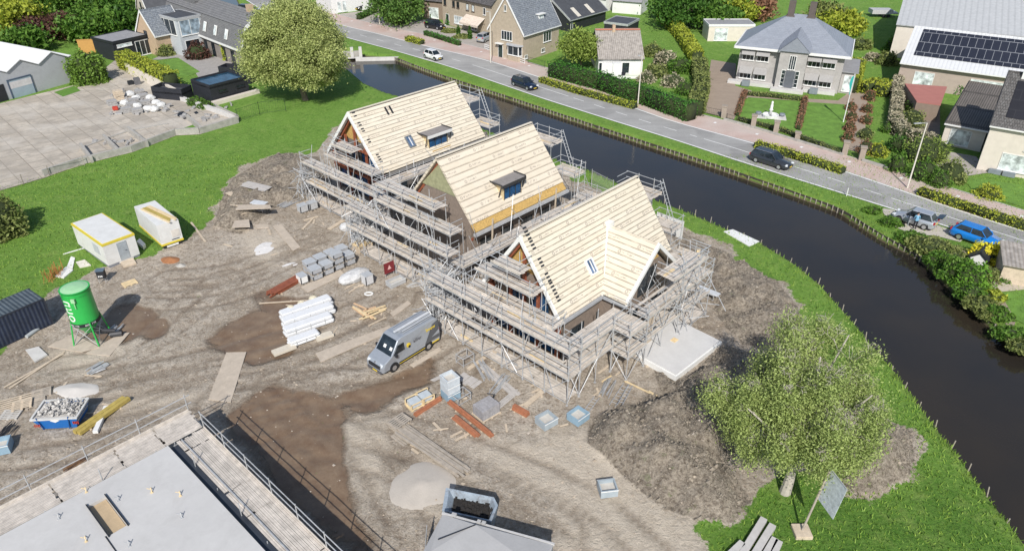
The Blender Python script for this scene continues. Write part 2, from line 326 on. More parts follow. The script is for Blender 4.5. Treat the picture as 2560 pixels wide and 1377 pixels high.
cl = mix(n, W01(nz(n, geo, 3.4, 7, .8, .4), .4, .62), (.13, .105, .08), (.41, .355, .285)); cl = mix(n, ramp(n, nz(n, geo, 7.5, 6, .85), [(.55, 0.), (.68, .8)]), cl, (.47, .42, .35)); cl = mix(n, ramp(n, nz(n, geo, 1.1, 4, .7), [(.62, 0.), (.72, .5)]), cl, (.10, .17, .035))
earth = mix(n, ramp(n, math_(n, 'ADD', s1.outputs[1], math_(n, 'MULTIPLY', math_(n, 'SUBTRACT', e2, .5), .8)), [(.4, 0.), (.6, 1.)]), earth, cl)
grass = mix(n, ramp(n, nz(n, geo, .42, 6, .8), [(.53, 0.), (.66, .55)]), grass, (.29, .38, .10)); grass = mix(n, ramp(n, nz(n, geo, 1.3, 5, .8, .5), [(.30, .7), (.44, 0.)]), grass, (.045, .105, .015))
dm = ramp(n, math_(n, 'ADD', s1.outputs[0], math_(n, 'MULTIPLY', math_(n, 'SUBTRACT', g2, .5), 2.4)), [(.42, 0.), (.58, 1.)])
szp = N(n, 'ShaderNodeSeparateXYZ'); n.links.new(geo, szp.inputs[0]); mudb = ramp(n, math_(n, 'MULTIPLY_ADD', szp.outputs[2], 1., 1.), [(.42, 1.), (.72, 0.)]); n.links.new(mix(n, mudb, mix(n, dm, grass, earth), (.10, .075, .05)), b.inputs['Base Color'])
rg = mix(n, wm, (.95, .95, .95), (.28, .28, .28)); n.links.new(rg, b.inputs['Roughness']); b.inputs['Specular IOR Level'].default_value = .3
hh = math_(n, 'ADD', math_(n, 'MULTIPLY', e2, .5), math_(n, 'ADD', math_(n, 'MULTIPLY', e3, .35), math_(n, 'MULTIPLY', g2, .5))); hb = math_(n, 'MULTIPLY', hh, math_(n, 'SUBTRACT', 1., math_(n, 'MULTIPLY', wm, .9)))
bump(n, b, hb, 1., .24)
me.materials.append(m); go = D.objects.new('ground', me); COL.objects.link(go); tag(go, kind='structure')
def zat(x, y):                                            # ground height under a point
    i = int(np.clip(np.searchsorted(xs, x)-1, 0, nx-2)); j = int(np.clip(np.searchsorted(ys, y)-1, 0, ny-2))
    fx = (x-xs[i])/(xs[i+1]-xs[i]); fy = (y-ys[j])/(ys[j+1]-ys[j])
    return float((Z[j, i]*(1-fx)+Z[j, i+1]*fx)*(1-fy)+(Z[j+1, i]*(1-fx)+Z[j+1, i+1]*fx)*fy)
def GZ(px, py):
    p = G(px, py); p.z = zat(p.x, p.y); return p
# water
wm_ = MB(); poly = pts(FAR_BANK)+pts(NEAR_BANK[::-1])
from mathutils.geometry import tessellate_polygon
def sheet(name, poly, z, mats, parent=None, kind='structure', label=None):
    mb = MB(); vs = [Vector((p[0], p[1], 0)) for p in poly]; tri = tessellate_polygon([vs]); mb.add([(p[0], p[1], z) for p in poly], [tuple(t) for t in tri])
    o = mb.build(name, mats, parent)
    nrm = o.data.polygons[0].normal.z
    if nrm < 0: o.data.flip_normals()
    if kind: tag(o, kind=kind)
    return o
def grow(poly, d):
    c = np.mean(poly, 0); out = []; n_ = len(poly)
    for i in range(n_):
        a = np.array(poly[i-1]); p_ = np.array(poly[i]); c_ = np.array(poly[(i+1) % n_]); t = c_-a; t = t/np.linalg.norm(t); out.append(tuple(p_+np.array((t[1], -t[0]))*d))
    return out
ar = sum(poly[i][0]*poly[(i+1) % len(poly)][1]-poly[(i+1) % len(poly)][0]*poly[i][1] for i in range(len(poly)))
m, n, b = newmat('canal_water'); geo = N(n, 'ShaderNodeNewGeometry').outputs['Position']
n.links.new(mix(n, W01(nz(n, geo, .12, 3, .5)), (.024, .021, .018), (.034, .027, .019)), b.inputs['Base Color']); b.inputs['Roughness'].default_value = .06; b.inputs['IOR'].default_value = 1.5
bump(n, b, nz(n, geo, 2.6, 4, .6, .4), .12, .05)
sheet('canal_water', grow(poly, 1.3 if ar > 0 else -1.3), -.62, m)
# ---------------- roads ----------------
def offs_strip(name, a, b_, z, mat_):
    pa = [G(x, y, z) for x, y in a]; pb = [G(x, y, z) for x, y in b_]
    return sheet(name, [(p.x, p.y) for p in pa]+[(p.x, p.y) for p in pb[::-1]], z, mat_)
NEDGE = [(560, -60), (600, -8), (660, 30), (740, 58), (882, 100), (984, 127), (1058, 149), (1116, 165), (1363, 250), (1573, 316), (1700, 355), (1836, 401), (2090, 480), (2241, 527), (2332, 557), (2500, 610), (2700, 670)]
FEDGE = [(640, -60), (700, 8), (760, 33), (851, 63), (935, 82), (1061, 115), (1222, 151), (1348, 193), (1595, 271), (1660, 299), (1878, 355), (2117, 429), (2268, 480), (2416, 534), (2560, 577), (2760, 640)]
PEDGE = [(680, -60), (750, 5), (830, 33), (900, 52), (960, 66), (1060, 86), (1215, 124), (1363, 169), (1660, 262), (1700, 274), (1829, 306), (1980, 350), (2110, 388), (2222, 422), (2372, 470), (2560, 527), (2760, 590)]
m, n, b = newmat('asphalt'); geo = N(n, 'ShaderNodeNewGeometry').outputs['Position']
c = mix(n, W01(nz(n, geo, .25, 4, .6)), (.31, .305, .295), (.39, .385, .37)); c = mix(n, ramp(n, nz(n, geo, 9, 4, .8), [(.35, .4), (.55, 0.)]), c, (.16, .155, .15)); c = mix(n, ramp(n, nz(n, geo, .09, 2, .5), [(.54, 0.), (.57, .35)]), c, (.17, .165, .16))
mp = N(n, 'ShaderNodeMapping'); mp.inputs['Rotation'].default_value = (0, 0, math.radians(48)); mp.inputs['Scale'].default_value = (.05, 1.1, 1); n.links.new(geo, mp.inputs[0]); c = mix(n, ramp(n, nz(n, mp.outputs[0], 1, 2, .5), [(.5, 0.), (.7, .4)]), c, (.41, .40, .39))
n.links.new(c, b.inputs['Base Color']); b.inputs['Roughness'].default_value = .85; bump(n, b, nz(n, geo, 30, 3, .7), .2, .01); ASPH = m
m, n, b = newmat('pink_paving'); geo = N(n, 'ShaderNodeNewGeometry').outputs['Position']
c = mix(n, W01(nz(n, geo, .3, 5, .65)), (.50, .36, .31), (.58, .47, .42)); c = mix(n, ramp(n, nz(n, geo, 6, 4, .8), [(.35, .35), (.55, 0.)]), c, (.33, .26, .23)); c = mix(n, ramp(n, nz(n, geo, .12, 2, .5), [(.5, 0.), (.6, .5)]), c, (.50, .45, .40))
n.links.new(c, b.inputs['Base Color']); b.inputs['Roughness'].default_value = .9; PINK = m
MARK = M('road_marking', (.78, .78, .76), .7, .15, 3)
sheet('road', [(G(x, y).x, G(x, y).y) for x, y in NEDGE]+[(G(x, y).x, G(x, y).y) for x, y in FEDGE[::-1]], .03, ASPH)
sheet('cycle_path', [(G(x, y).x, G(x, y).y) for x, y in FEDGE]+[(G(x, y).x, G(x, y).y) for x, y in PEDGE[::-1]], .022, PINK)
def resample(pl, step):
    P_ = [Vector((p[0], p[1])) for p in pl]; out = [P_[0]]; acc = 0
    for a, b_ in zip(P_[:-1], P_[1:]):
        L = (b_-a).length; t = step-acc
        while t < L: out.append(a+(b_-a)*(t/L)); t += step
        acc = (L-(t-step))
    return out
def smooth_line(pl, step=1.5, it=12):
    r = resample(pl, step)
    for _ in range(it): r = [r[0]]+[(r[i-1]+r[i]*2+r[i+1])/4 for i in range(1, len(r)-1)]+[r[-1]]
    return r
def ribbon(mb, line, off, wd, z, dash=None):
    for i in range(len(line)-1):
        if dash and (i % (dash[0]+dash[1])) >= dash[0]: continue
        a, b_ = line[i], line[i+1]; t0 = (line[min(i+1, len(line)-1)]-line[max(i-1, 0)]).normalized(); t1 = (line[min(i+2, len(line)-1)]-line[i]).normalized()
        n0 = Vector((-t0.y, t0.x)); n1 = Vector((-t1.y, t1.x)); q = [a+n0*(off-wd/2), b_+n1*(off-wd/2), b_+n1*(off+wd/2), a+n0*(off+wd/2)]
        mb.add([(p.x, p.y, z) for p in q], [(0, 1, 2, 3)])
NE = smooth_line(pts(NEDGE)); FE = smooth_line(pts(FEDGE)); PE = smooth_line(pts(PEDGE))
mk = MB(); ribbon(mk, NE, .15, .22, .036); ribbon(mk, FE, -.15, .22, .036)
MID = smooth_line([((NE[min(len(NE)-1, int(i*len(NE)/60))].x+FE[min(len(FE)-1, int(i*len(FE)/60))].x)/2, (NE[min(len(NE)-1, int(i*len(NE)/60))].y+FE[min(len(FE)-1, int(i*len(FE)/60))].y)/2) for i in range(60)], 1., 16)
mid_near = [p for p in MID]
k0 = min(range(len(MID)), key=lambda i: (MID[i]-G(1655, 299).xy).length); k1 = min(range(len(MID)), key=lambda i: (MID[i]-G(1180, 165).xy).length); k2 = min(range(len(MID)), key=lambda i: (MID[i]-G(1760, 345).xy).length); k3 = min(range(len(MID)), key=lambda i: (MID[i]-G(2070, 440).xy).length); k4 = min(range(len(MID)), key=lambda i: (MID[i]-G(2240, 493).xy).length)
ribbon(mk, MID[:k1], 0, .12, .036, (2, 3)); ribbon(mk, MID[k1:k0-14], 0, .12, .036, (11, 1)); ribbon(mk, MID[k0-14:k2], 0, .12, .036, (2, 2)); ribbon(mk, MID[k2:k3], 0, .12, .036); ribbon(mk, MID[k3:k4], 0, .12, .036, (2, 2)); ribbon(mk, MID[k4:], 0, .12, .036)
o = mk.build('road_markings', MARK); tag(o, kind='structure')
for i, (px, py) in enumerate([(868, 51), (896, 58), (947, 68), (975, 76), (1005, 84), (1062, 97), (1135, 108), (1180, 118), (1215, 131), (1240, 140), (1305, 157), (1365, 170), (1400, 185), (1660+220*.3516, 298), (1660+358*.3516, 311), (1660+495*.3516, 327), (1660+642*.3516, 341), (1945, 355), (1990, 370), (2045, 389), (2105, 408), (2166, 424), (2230, 443), (1600, 250), (1560, 238)]):
    pass
bl = MB()
for i in range(6, len(PE)-4, 4):
    p = PE[i]; q = min(FE, key=lambda s: (s-p).length); c = p.lerp(q, .32); bl.box((c.x, c.y, .028), (.45, .3, .012), .8)
tag(bl.build('pale_path_blocks', MARK), kind='structure')
vb = MB(); ribbon(vb, PE, .1, .14, .03); o = vb.build('kerb_strip', CONC); tag(o, kind='structure')
# turn arrow on the road
# ---------------- windows and general house builder ----------------
def win(par, o, ax, out, a, z, w_, h, nx_=1, ny_=1, fr=None, gl=None, fw=.07, name='window', sill=True, pr=.06, label=None):
    fr = fr or WHITE; gl = gl or DARKGL; o, ax, out = Vector(o), Vector(ax), Vector(out); up = Vector((0, 0, 1)); q = o+ax*(a-w_/2)+up*z
    mb = MB()
    def bar(x0, z0, x1, z1, d=pr): mb.obox(q+ax*x0+up*z0, ax*(x1-x0), out*d, up*(z1-z0))
    bar(0, 0, w_, fw); bar(0, h-fw, w_, h); bar(0, fw, fw, h-fw); bar(w_-fw, fw, w_, h-fw)
    for i in range(1, nx_): bar(w_*i/nx_-fw/2, fw, w_*i/nx_+fw/2, h-fw, pr-.01)
    for i in range(1, ny_): bar(fw, h*i/ny_-fw*.35, w_-fw, h*i/ny_+fw*.35, pr-.014)
    if sill: mb.obox(q-ax*.06-up*.06, ax*(w_+.12), out*(pr+.08), up*.058)
    f = mb.build(name, fr, par, label); g = MB(); g.obox(q+ax*fw*.5+up*fw*.5, ax*(w_-fw), out*.02, up*(h-fw)); g.build('pane', gl, f); return f
def facev(F, L, Wd):
    return {'y0': ((0, -Wd/2, 0), (1, 0, 0), (0, -1, 0)), 'y1': ((0, Wd/2, 0), (1, 0, 0), (0, 1, 0)), 'x0': ((0, 0, 0), (0, 1, 0), (-1, 0, 0)), 'x1': ((L, 0, 0), (0, 1, 0), (1, 0, 0))}[F]
def slope_slab(mb, x0, x1, y0, z0, y1, z1, t=.16):
    d = Vector((0, y1-y0, z1-z0)); nn = Vector((0, -(z1-z0), y1-y0)); nn.normalize()
    if nn.z < 0: nn = -nn
    mb.obox((x0, y0, z0), (x1-x0, 0, 0), d, nn*t)
def gable_house(name, label, loc, rz, L, Wd, ze, zr, wall, roof, wins=(), oh=.3, ohx=.15, verge=None, gut=None, group=None, cat='house', yr=0., chim=None, base=None, t=.16):
    r = thing(name, label, cat, loc, rz, group); hw = Wd/2; dz = (zr-ze)
    mb = MB(); mb.ext([(-hw, -.3), (hw, -.3), (hw, ze-.02), (yr, zr-.04), (-hw, ze-.02)], 0, L); mb.build('wall', wall, r)
    if base:
        mb = MB(); mb.b(-.02, -hw-.02, -.2, L+.02, hw+.02, .45); mb.build('plinth', base, r)
    rf = MB(); s0 = dz/(hw+yr); s1 = dz/(hw-yr)
    slope_slab(rf, -ohx, L+ohx, -hw-oh, ze-oh*s0, yr, zr, t); slope_slab(rf, -ohx, L+ohx, hw+oh, ze-oh*s1, yr, zr, t)
    ro = rf.build('roof', roof, r); rt = MB(); rt.tube((-ohx, yr, zr+t*1.1), (L+ohx, yr, zr+t*1.1), .11, 8); rt.build('ridge_cap', roof, ro)
    if verge:
        for xx in (-ohx-.05, L+ohx-.03):
            vb_ = MB()
            for sgn, s in ((-1, s0), (1, s1)):
                ye = -hw-oh if sgn < 0 else hw+oh; ze_ = ze-oh*s; d = Vector((0, yr-ye, zr-ze_)); vb_.obox((xx, ye, ze_-.12), (.08, 0, 0), d, (0, 0, .42))
            vb_.build('verge_board', verge, ro)
    if gut:
        for sgn, s in ((-1, s0), (1, s1)):
            g = MB(); g.b(-ohx, (-hw-oh-.14) if sgn < 0 else hw+oh, ze-oh*s-.02, L+ohx, (-hw-oh) if sgn < 0 else hw+oh+.14, ze-oh*s+.14); g.build('gutter', gut, ro)
    for q in wins:
        F, a, z, w_, h = q[:5]; k = q[5] if len(q) > 5 else {}; o, ax, out = facev(F, L, Wd); win(r, o, ax, out, a, z, w_, h, **k)
    if chim:
        for (cx, cy, cw, cd, ztop) in chim:
            c = MB(); c.b(cx-cw/2, cy-cd/2, ze, cx+cw/2, cy+cd/2, ztop); c.b(cx-cw/2-.06, cy-cd/2-.06, ztop, cx+cw/2+.06, cy+cd/2+.06, ztop+.12); c.tube((cx, cy, ztop+.1), (cx, cy, ztop+.5), .12, 8); c.build('chimney', wall, ro)
    return r
def door(par, F, L, Wd, a, w_, h, mat_, z=0., name='door'):
    o, ax, out = [Vector(q) for q in facev(F, L, Wd)]; q = o+ax*(a-w_/2)+Vector((0, 0, z)); mb = MB()
    mb.obox(q-ax*.07, ax*.07, out*.07, (0, 0, h+.07)); mb.obox(q+ax*w_, ax*.07, out*.07, (0, 0, h+.07)); mb.obox(q+Vector((0, 0, h)), ax*w_, out*.07, (0, 0, .07)); fr = mb.build('door_frame', WHITE, par)
    mb = MB(); mb.obox(q, ax*w_, out*.04, (0, 0, h)); d = mb.build(name, mat_, par); hd = MB(); hd.tube(q+ax*w_*.88+out*.08+Vector((0, 0, h*.48)), q+ax*w_*.75+out*.08+Vector((0, 0, h*.48)), .02, 6); hd.build('handle', STEEL, d); return d
# ---------------- roof deck of the new houses ----------------
def deckmat(name, c1, pitch, seed, kz=1.3, groove=.8):
    m, n, b = newmat(name); tc = N(n, 'ShaderNodeTexCoord').outputs['Object']; sp = N(n, 'ShaderNodeSeparateXYZ'); n.links.new(tc, sp.inputs[0])
    row = math_(n, 'DIVIDE', math_(n, 'MULTIPLY', sp.outputs['Z'], kz), pitch); fr = math_(n, 'FRACT', row); ri = math_(n, 'FLOOR', row)
    f = nz(n, tc, .8, 4, .6); base = mix(n, ramp(n, f, [(.35, 0.), (.65, 1.)]), sc_(c1, .93), c1)
    rn = N(n, 'ShaderNodeTexWhiteNoise', noise_dimensions='2D'); cbx = N(n, 'ShaderNodeCombineXYZ'); n.links.new(ri, cbx.inputs[0]); n.links.new(math_(n, 'FLOOR', math_(n, 'MULTIPLY_ADD', ri, .37, math_(n, 'DIVIDE', sp.outputs['X'], 4.8))), cbx.inputs[1]); n.links.new(cbx.outputs[0], rn.inputs['Vector']); base = mix(n, math_(n, 'MULTIPLY', rn.outputs['Value'], .28), base, (.60, .50, .36))
    mp = N(n, 'ShaderNodeMapping'); mp.inputs['Scale'].default_value = (1.1, 1, 9); mp.inputs['Location'].default_value = (seed, 0, 0); n.links.new(tc, mp.inputs[0]); st = nz(n, mp.outputs[0], 1.1, 4, .75)
    gl = math_(n, 'MULTIPLY', ramp(n, fr, [(0., .8), (.10, 1.), (.30, .0)]), ramp(n, st, [(.34, .15), (.50, 1.)])); c = mix(n, math_(n, 'MULTIPLY', gl, groove), base, (.19, .155, .115))
    c = mix(n, math_(n, 'MULTIPLY', ramp(n, st, [(.55, 0.), (.68, .4)]), ramp(n, fr, [(.2, 1.), (.9, 0.)])), c, (.42, .36, .27))
    # printed stamps: a round mark and a line of small lettering, repeated along every third row
    xo = math_(n, 'ADD', sp.outputs['X'], math_(n, 'MULTIPLY', ri, .83)); cell = math_(n, 'FRACT', math_(n, 'DIVIDE', xo, 2.9)); third = math_(n, 'LESS_THAN', math_(n, 'FRACT', math_(n, 'DIVIDE', math_(n, 'ADD', ri, .5), 2.)), .5)
    cx_ = math_(n, 'MULTIPLY', math_(n, 'SUBTRACT', cell, .12), 2.9); cy_ = math_(n, 'MULTIPLY', math_(n, 'SUBTRACT', fr, .6), pitch); rr = math_(n, 'SQRT', math_(n, 'ADD', math_(n, 'MULTIPLY', cx_, cx_), math_(n, 'MULTIPLY', cy_, cy_)))
    ring = math_(n, 'MULTIPLY', math_(n, 'LESS_THAN', rr, .14), math_(n, 'GREATER_THAN', rr, .06))
    let = math_(n, 'MULTIPLY', math_(n, 'MULTIPLY', math_(n, 'GREATER_THAN', cell, .20), math_(n, 'LESS_THAN', cell, .55)), math_(n, 'MULTIPLY', math_(n, 'GREATER_THAN', fr, .45), math_(n, 'LESS_THAN', fr, .75)))
    mp2 = N(n, 'ShaderNodeMapping'); mp2.inputs['Scale'].default_value = (9, 9, 9); n.links.new(tc, mp2.inputs[0]); ch = math_(n, 'GREATER_THAN', nz(n, mp2.outputs[0], 1., 1, .5), .5)
    mk_ = math_(n, 'MULTIPLY', third, math_(n, 'MAXIMUM', ring, math_(n, 'MULTIPLY', let, ch))); c = mix(n, math_(n, 'MULTIPLY', mk_, .5), c, (.20, .17, .15))
    n.links.new(c, b.inputs['Base Color']); b.inputs['Roughness'].default_value = .8; bump(n, b, ramp(n, fr, [(0., 0.), (.15, 1.)]), .5, .04); return m
CREAM = (.73, .66, .54)
DK = deckmat('new_roof_boards', CREAM, .37, 0.); DK2 = deckmat('new_roof_boards_wide', (.73, .65, .53), .55, 5., 1.28, .62)
OSB = M('orange_insulated_panel', (.55, .36, .12), .8, .45, 6); BRICK = M('grey_brown_brick', (.25, .20, .165), .9, .35, 5); BOARDD = stripes('dark_upright_boards', (.10, .09, .085), (.20, .18, .165), 'X', .18, .15, .8)
INNER = M('dark_interior', (.03, .03, .033), .9, .3, 1)
def new_house(label, u0, u1, vr, hw, ze, zr, mat_, front, wallm, verge=True, slots=True, gwall=OSB, xg=.9):
    L = u1-u0; r = thing('unfinished_house', label, 'house', W(u0, vr, 0), TH, 'new houses under construction'); dz = zr-ze; s = dz/hw
    mb = MB(); mb.ext([(-hw+.35, -.2), (hw-.35, -.2), (hw-.35, ze-.15), (0, zr-.55), (-hw+.35, ze-.15)], xg, L-.25); mb.build('wall', [wallm], r)
    for sg in (-1, 1):
        d = MB(); slope_slab(d, 0, L, sg*hw, ze, sg*.001, zr, .2); d.build('roof_panel', mat_, r)
    rc = MB(); rc.box((L/2, 0, zr+.24), (L, .22, .06)); rc.build('ridge_strip', M('cream_strip', CREAM, .8, .1), r)
    if verge:
        for sg in (-1, 1):
            v = MB(); d = Vector((0, -sg*hw, dz)); v.obox((-.12, sg*hw, ze-.16), (.28, 0, 0), d, (0, 0, .44)); v.build('verge_board', WHITE, r)
    g = MB()                                           # gable frame: posts, collar beams and rafters
    for sg in (-1, 1):
        g.obox((.35, sg*(hw-.1), ze-.35), (.22, 0, 0), (0, -sg*(hw-.1), dz), (0, 0, .30)); g.b(.35, sg*(hw-.5)-.13, 0, .6, sg*(hw-.5)+.13, ze+.1); g.b(.35, sg*(hw*.36)-.1, 0, .55, sg*(hw*.36)+.1, ze+s*hw*.5)
    g.b(.35, -.11, 2.7, .56, .11, zr-.3); g.b(.33, -hw+.3, 2.6, .58, hw-.3, 2.85); g.b(.33, -hw*.62, ze+1.3, .58, hw*.62, ze+1.55); g.build('timber_frame', REDW, r)
    gw = MB(); y = hw*.60; zz = ze+dz*.40; gw.ext([(-y, zz), (y, zz), (0, zr-.4)], xg-.05, xg+.02); gw.build('gable_infill', gwall, r)
    if front:
        for a, z, w_, h in ((-hw*.62, .2, hw*.5, 2.2), (0, .2, hw*.6, 2.2), (hw*.62, .2, hw*.5, 2.2), (-hw*.3, 3.0, hw*.5, 2.0), (hw*.3, 3.0, hw*.5, 2.0)): win(r, (xg, 0, 0), (0, 1, 0), (-1, 0, 0), a, z, w_, h, 2, 1, fr=M('anthracite_frame', (.035, .04, .045), .4), gl=BLUEGL, sill=False)
    for sg in (-1, 1):
        for i in range(4): win(r, (0, sg*(hw-.35), 0), (1, 0, 0), (0, sg, 0), L*(.18+.22*i), .8 if i % 2 else .1, 1.5, 1.5 if i % 2 else 2.2, 2, 1, fr=M('anthracite_frame', (.035, .04, .045), .4), gl=DARKGL, sill=False)
        e = MB(); e.b(xg, sg*(hw-.02)-.06, ze-.28, L, sg*(hw-.02)+.06, ze-.04); e.build('eaves_board', M('grey_eaves', (.30, .29, .28), .7), r)
    if slots:
        nn = Vector((0, -dz, hw)); nn.normalize(); dd = Vector((0, hw, dz)).normalized()
        for q, cnt in slots:
            for k in range(cnt):
                t = q*math.hypot(hw, dz)+k*.26
                sl_ = MB(); o = Vector((.34 if cnt < 3 else .42, -hw, ze))+dd*t+Vector((0, -abs(nn.y), nn.z))*.16; sl_.obox(o, (.34, 0, 0), dd*.13, Vector((0, -abs(nn.y), nn.z))*.055); sl_.build('batten_gap', BLACK, r)
    return r
def skylight(r, x, hw, ze, zr, t0, w_=.8, h=1.25, fr=None):
    dz = zr-ze; dd = Vector((0, hw, dz)).normalized(); nn = Vector((0, -dz, hw)).normalized(); o = Vector((x, -hw, ze))+dd*t0+nn*.19
    mb = MB(); f = .1; e = Vector((1, 0, 0))
    for a, b_, c, d_ in ((0, 0, w_, f), (0, h-f, w_, h), (0, f, f, h-f), (w_-f, f, w_, h-f)): mb.obox(o+e*a+dd*b_, e*(c-a), dd*(d_-b_), nn*.16)
    k = mb.build('skylight', fr or M('grey_skylight', (.16, .18, .2), .4), r); g = MB(); g.obox(o+e*f+dd*f, e*(w_-2*f), dd*(h-2*f), nn*.09); g.build('pane', glass('sky_glass', (.08, .13, .22), .1), k)
    fl = MB(); fl.obox(o+e*(w_*.50)+dd*.15+nn*.1, e*.1, dd*(h-.3), nn*.02); fl.build('glazing_bar', WHITE, k)
def dormer(r, x0, x1, hw, ze, zr, z0, h, proj, wht, lip):
    s = (zr-ze)/hw; y0 = -hw+(z0-ze)/s-.05; yb = -hw+(z0+h-ze)/s
    side = MB(); side.obox((x0, y0, z0), (.12, 0, 0), (0, .001, 0), (0, 0, .001))
    side = MB(); side.ext([(y0, z0), (y0+.02, z0+h), (yb+.1, z0+h), (y0+.3, z0)], x0, x0+.12); side.ext([(y0, z0), (y0+.02, z0+h), (yb+.1, z0+h), (y0+.3, z0)], x1-.12, x1); d = side.build('dormer', M('cream_cheek', (.62, .5, .3), .7), r)
    bx = MB(); bx.b(x0+.1, y0+.06, z0, x1-.1, y0+.3, z0+h); bx.build('dormer_wall', INNER, d)
    win(d, (0, y0+.06, 0), (1, 0, 0), (0, -1, 0), (x0+x1)/2, z0+.05, x1-x0-.1, h-.1, 3, 1, fr=M('anthracite_frame', (.035, .04, .045), .4), gl=BLUEGL, sill=False)
    rf = MB(); rf.b(x0-.35, y0-proj, z0+h, x1+.35, yb+.25, z0+h+.05); t = rf.build('dormer_roof', M('bitumen_flat_roof', (.27, .25, .24), .8, .35, 3), d)
    fb = MB(); fb.b(x0-.37, y0-proj-.06, z0+h-.2, x1+.37, y0-proj-.003, z0+h+.08); fb.build('fascia', wht, t); rm = MB(); rm.b(x0-.4, y0-proj, z0+h+.05, x0-.33, yb+.3, z0+h+.16); rm.b(x1+.33, y0-proj, z0+h+.05, x1+.4, yb+.3, z0+h+.16)
    if lip:
        for xx in (x0-.38, x1+.34): rm.obox((xx, yb+.2, z0+h+.05), (.06, 0, 0), (0, .55, .55), (0, 0, .12)); rm.obox((xx, y0-proj+.02, z0+h), (.05, 0, 0), (0, .1, 0), (0, .35, -1.1))
    rm.build('roof_rim', DSTEEL, t)
h1 = new_house('new house with pale board roof, white verge and skylight, nearest the big tree', 38.9, 53.0, 57.9, 4.4, 4., 9., DK, True, BOARDD, True, ((.985, 1), (.93, 1), (.78, 2), (.68, 2), (.5, 2), (.17, 4)))
skylight(h1, 4.4, 4.4, 4., 9., 1.5); dormer(h1, 6.5, 9.1, 4.4, 4., 9., 4.5, 1.6, .3, WHITE, True)
bt = MB(); bt.b(6.7, -4.32, 3.8, 9.2, -4.2, 4.48); bt.build('open_insulation', OSB, h1)
sl2 = MB()
for xx in (4.0, 4.55):
    sl2.obox((xx, -.95, 8.18), (.16, 0, 0), (0, .55, .62), (0, -.1, .09))
sl2.build('ridge_gap', BLACK, h1)
h2 = new_house('middle new house with pale board roof, dark-rimmed dormer and bare orange eaves', 37.0, 48.9, 43.1, 3.9, 4.35, 9., DK2, False, BRICK, False, (), M('green_tinted_board', (.34, .34, .20), .8, .4, 3), .3)
dormer(h2, 4.3, 6.6, 3.9, 4.35, 9., 4.75, 1.7, .15, DSTEEL, True)
eb = MB(); eb.obox((0, -4.35, 3.75), (11.9, 0, 0), (0, .45, .55), (0, -.05, .1)); eb.build('open_eaves', OSB, h2); gb = MB(); gb.b(-.1, -4.62, 3.5, 12.1, -4.3, 3.72); gb.build('box_gutter', M('zinc', (.55, .57, .6), .45, .2, 2, metal=.3), h2)
for xx in (1.6, 9.9):
    pb = MB(); pb.obox((xx, -4.75, 2.6), (.16, 0, 0), (0, .05, 0), (.1, 0, 2.0)); pb.build('eaves_prop', WOOD, h2)
h3 = new_house('nearest new house with cross gable, white valley board and white verges', 31.7, 45.3, 28.8, 3.65, 4., 9., DK, True, BRICK, True, ((.95, 4), (.83, 3), (.62, 3), (.44, 3), (.2, 6)))
skylight(h3, 4.3, 3.65, 4., 9., 1.55, .75, 1.2, WHITE)
# cross gable of the third house: child frame with its own ridge running out of the main slope
def lo3(u, v): return (u-31.7, v-28.8)
wx, wy = lo3(39.9, 27.9); Lw = 4.9; hww = 3.5; zrw = 7.3
wing = D.objects.new('cross_gable', None); COL.objects.link(wing); wing.parent = h3; wing.location = (wx, wy, 0); wing.rotation_euler = (0, 0, -math.pi/2)
def valley_slab(mb, sg):
    # slab whose back edge follows the main slope, local x runs outwards, y to either side
    s = (zrw-4)/hww; e = Lw; zb = 4.; xb = (9-zb)*3.65/5-.9+.0
    x_r = .0; x_e = (7.3-zb)*3.65/5-.12
    vs = [(x_r, 0, zrw), (e, 0, zrw), (e, sg*hww, zb), (x_e, sg*hww, zb)]; up = Vector((0, sg*(zrw-4), hww)).normalized()*.17
    mb.add([Vector(v) for v in vs]+[Vector(v)+up for v in vs], [(0, 1, 2, 3), (7, 6, 5, 4), (0, 4, 5, 1), (1, 5, 6, 2), (2, 6, 7, 3), (3, 7, 4, 0)])
for sg in (-1, 1):
    mb = MB(); valley_slab(mb, sg); mb.build('roof_panel', DK, wing)
    v = MB(); v.obox((Lw-.12, sg*hww, 3.9), (.2, 0, 0), (0, -sg*hww, zrw-4), (0, 0, .36)); v.build('verge_board', WHITE, wing)
mb = MB(); mb.ext([(-hww+.3, -.2), (hww-.3, -.2), (hww-.3, 3.9), (0, 7.1), (-hww+.3, 3.9)], 2.4, Lw-.7); mb.build('wall', BRICK, wing)
mb = MB(); mb.ext([(-1.3, 5.7), (1.3, 5.7), (0, 7.05)], Lw-.72, Lw-.66); mb.build('gable_infill', OSB, wing)
for a, z, w_, h in ((-1.6, .2, 1.4, 2.2), (1.6, .2, 1.4, 2.2), (0, 3.2, 2.2, 2.0)): win(wing, (Lw-.7, 0, 0), (0, 1, 0), (1, 0, 0), a, z, w_, h, 2, 1, fr=M('anthracite_frame', (.035, .04, .045), .4), gl=DARKGL, sill=False)
for sg in (-1, 1):
    mb = MB(); mb.obox((.1, sg*.1, zrw+.05), (2.45, sg*hww-.02, -3.5), (.42, 0, .0), (0, 0, .22)); mb.build('valley_board', M('valley_white', (.82, .80, .76), .6, .08), wing)
mb = MB(); mb.b(-.7, -.3, zrw+.0, .75, .3, zrw+.42); mb.build('ridge_upstand', M('valley_white', (.82, .80, .76), .6, .08), wing)
mb = MB(); mb.b(.4, -hww-.12, 3.72, Lw+.1, -hww, 3.95); mb.build('box_gutter', M('zinc', (.55, .57, .6), .45, .2, 2, metal=.3), wing)
mb = MB(); mb.b(.2, -3.85, 3.72, 4.5, -3.66, 3.96); mb.build('box_gutter', M('zinc', (.55, .57, .6), .45, .2, 2, metal=.3), h3)
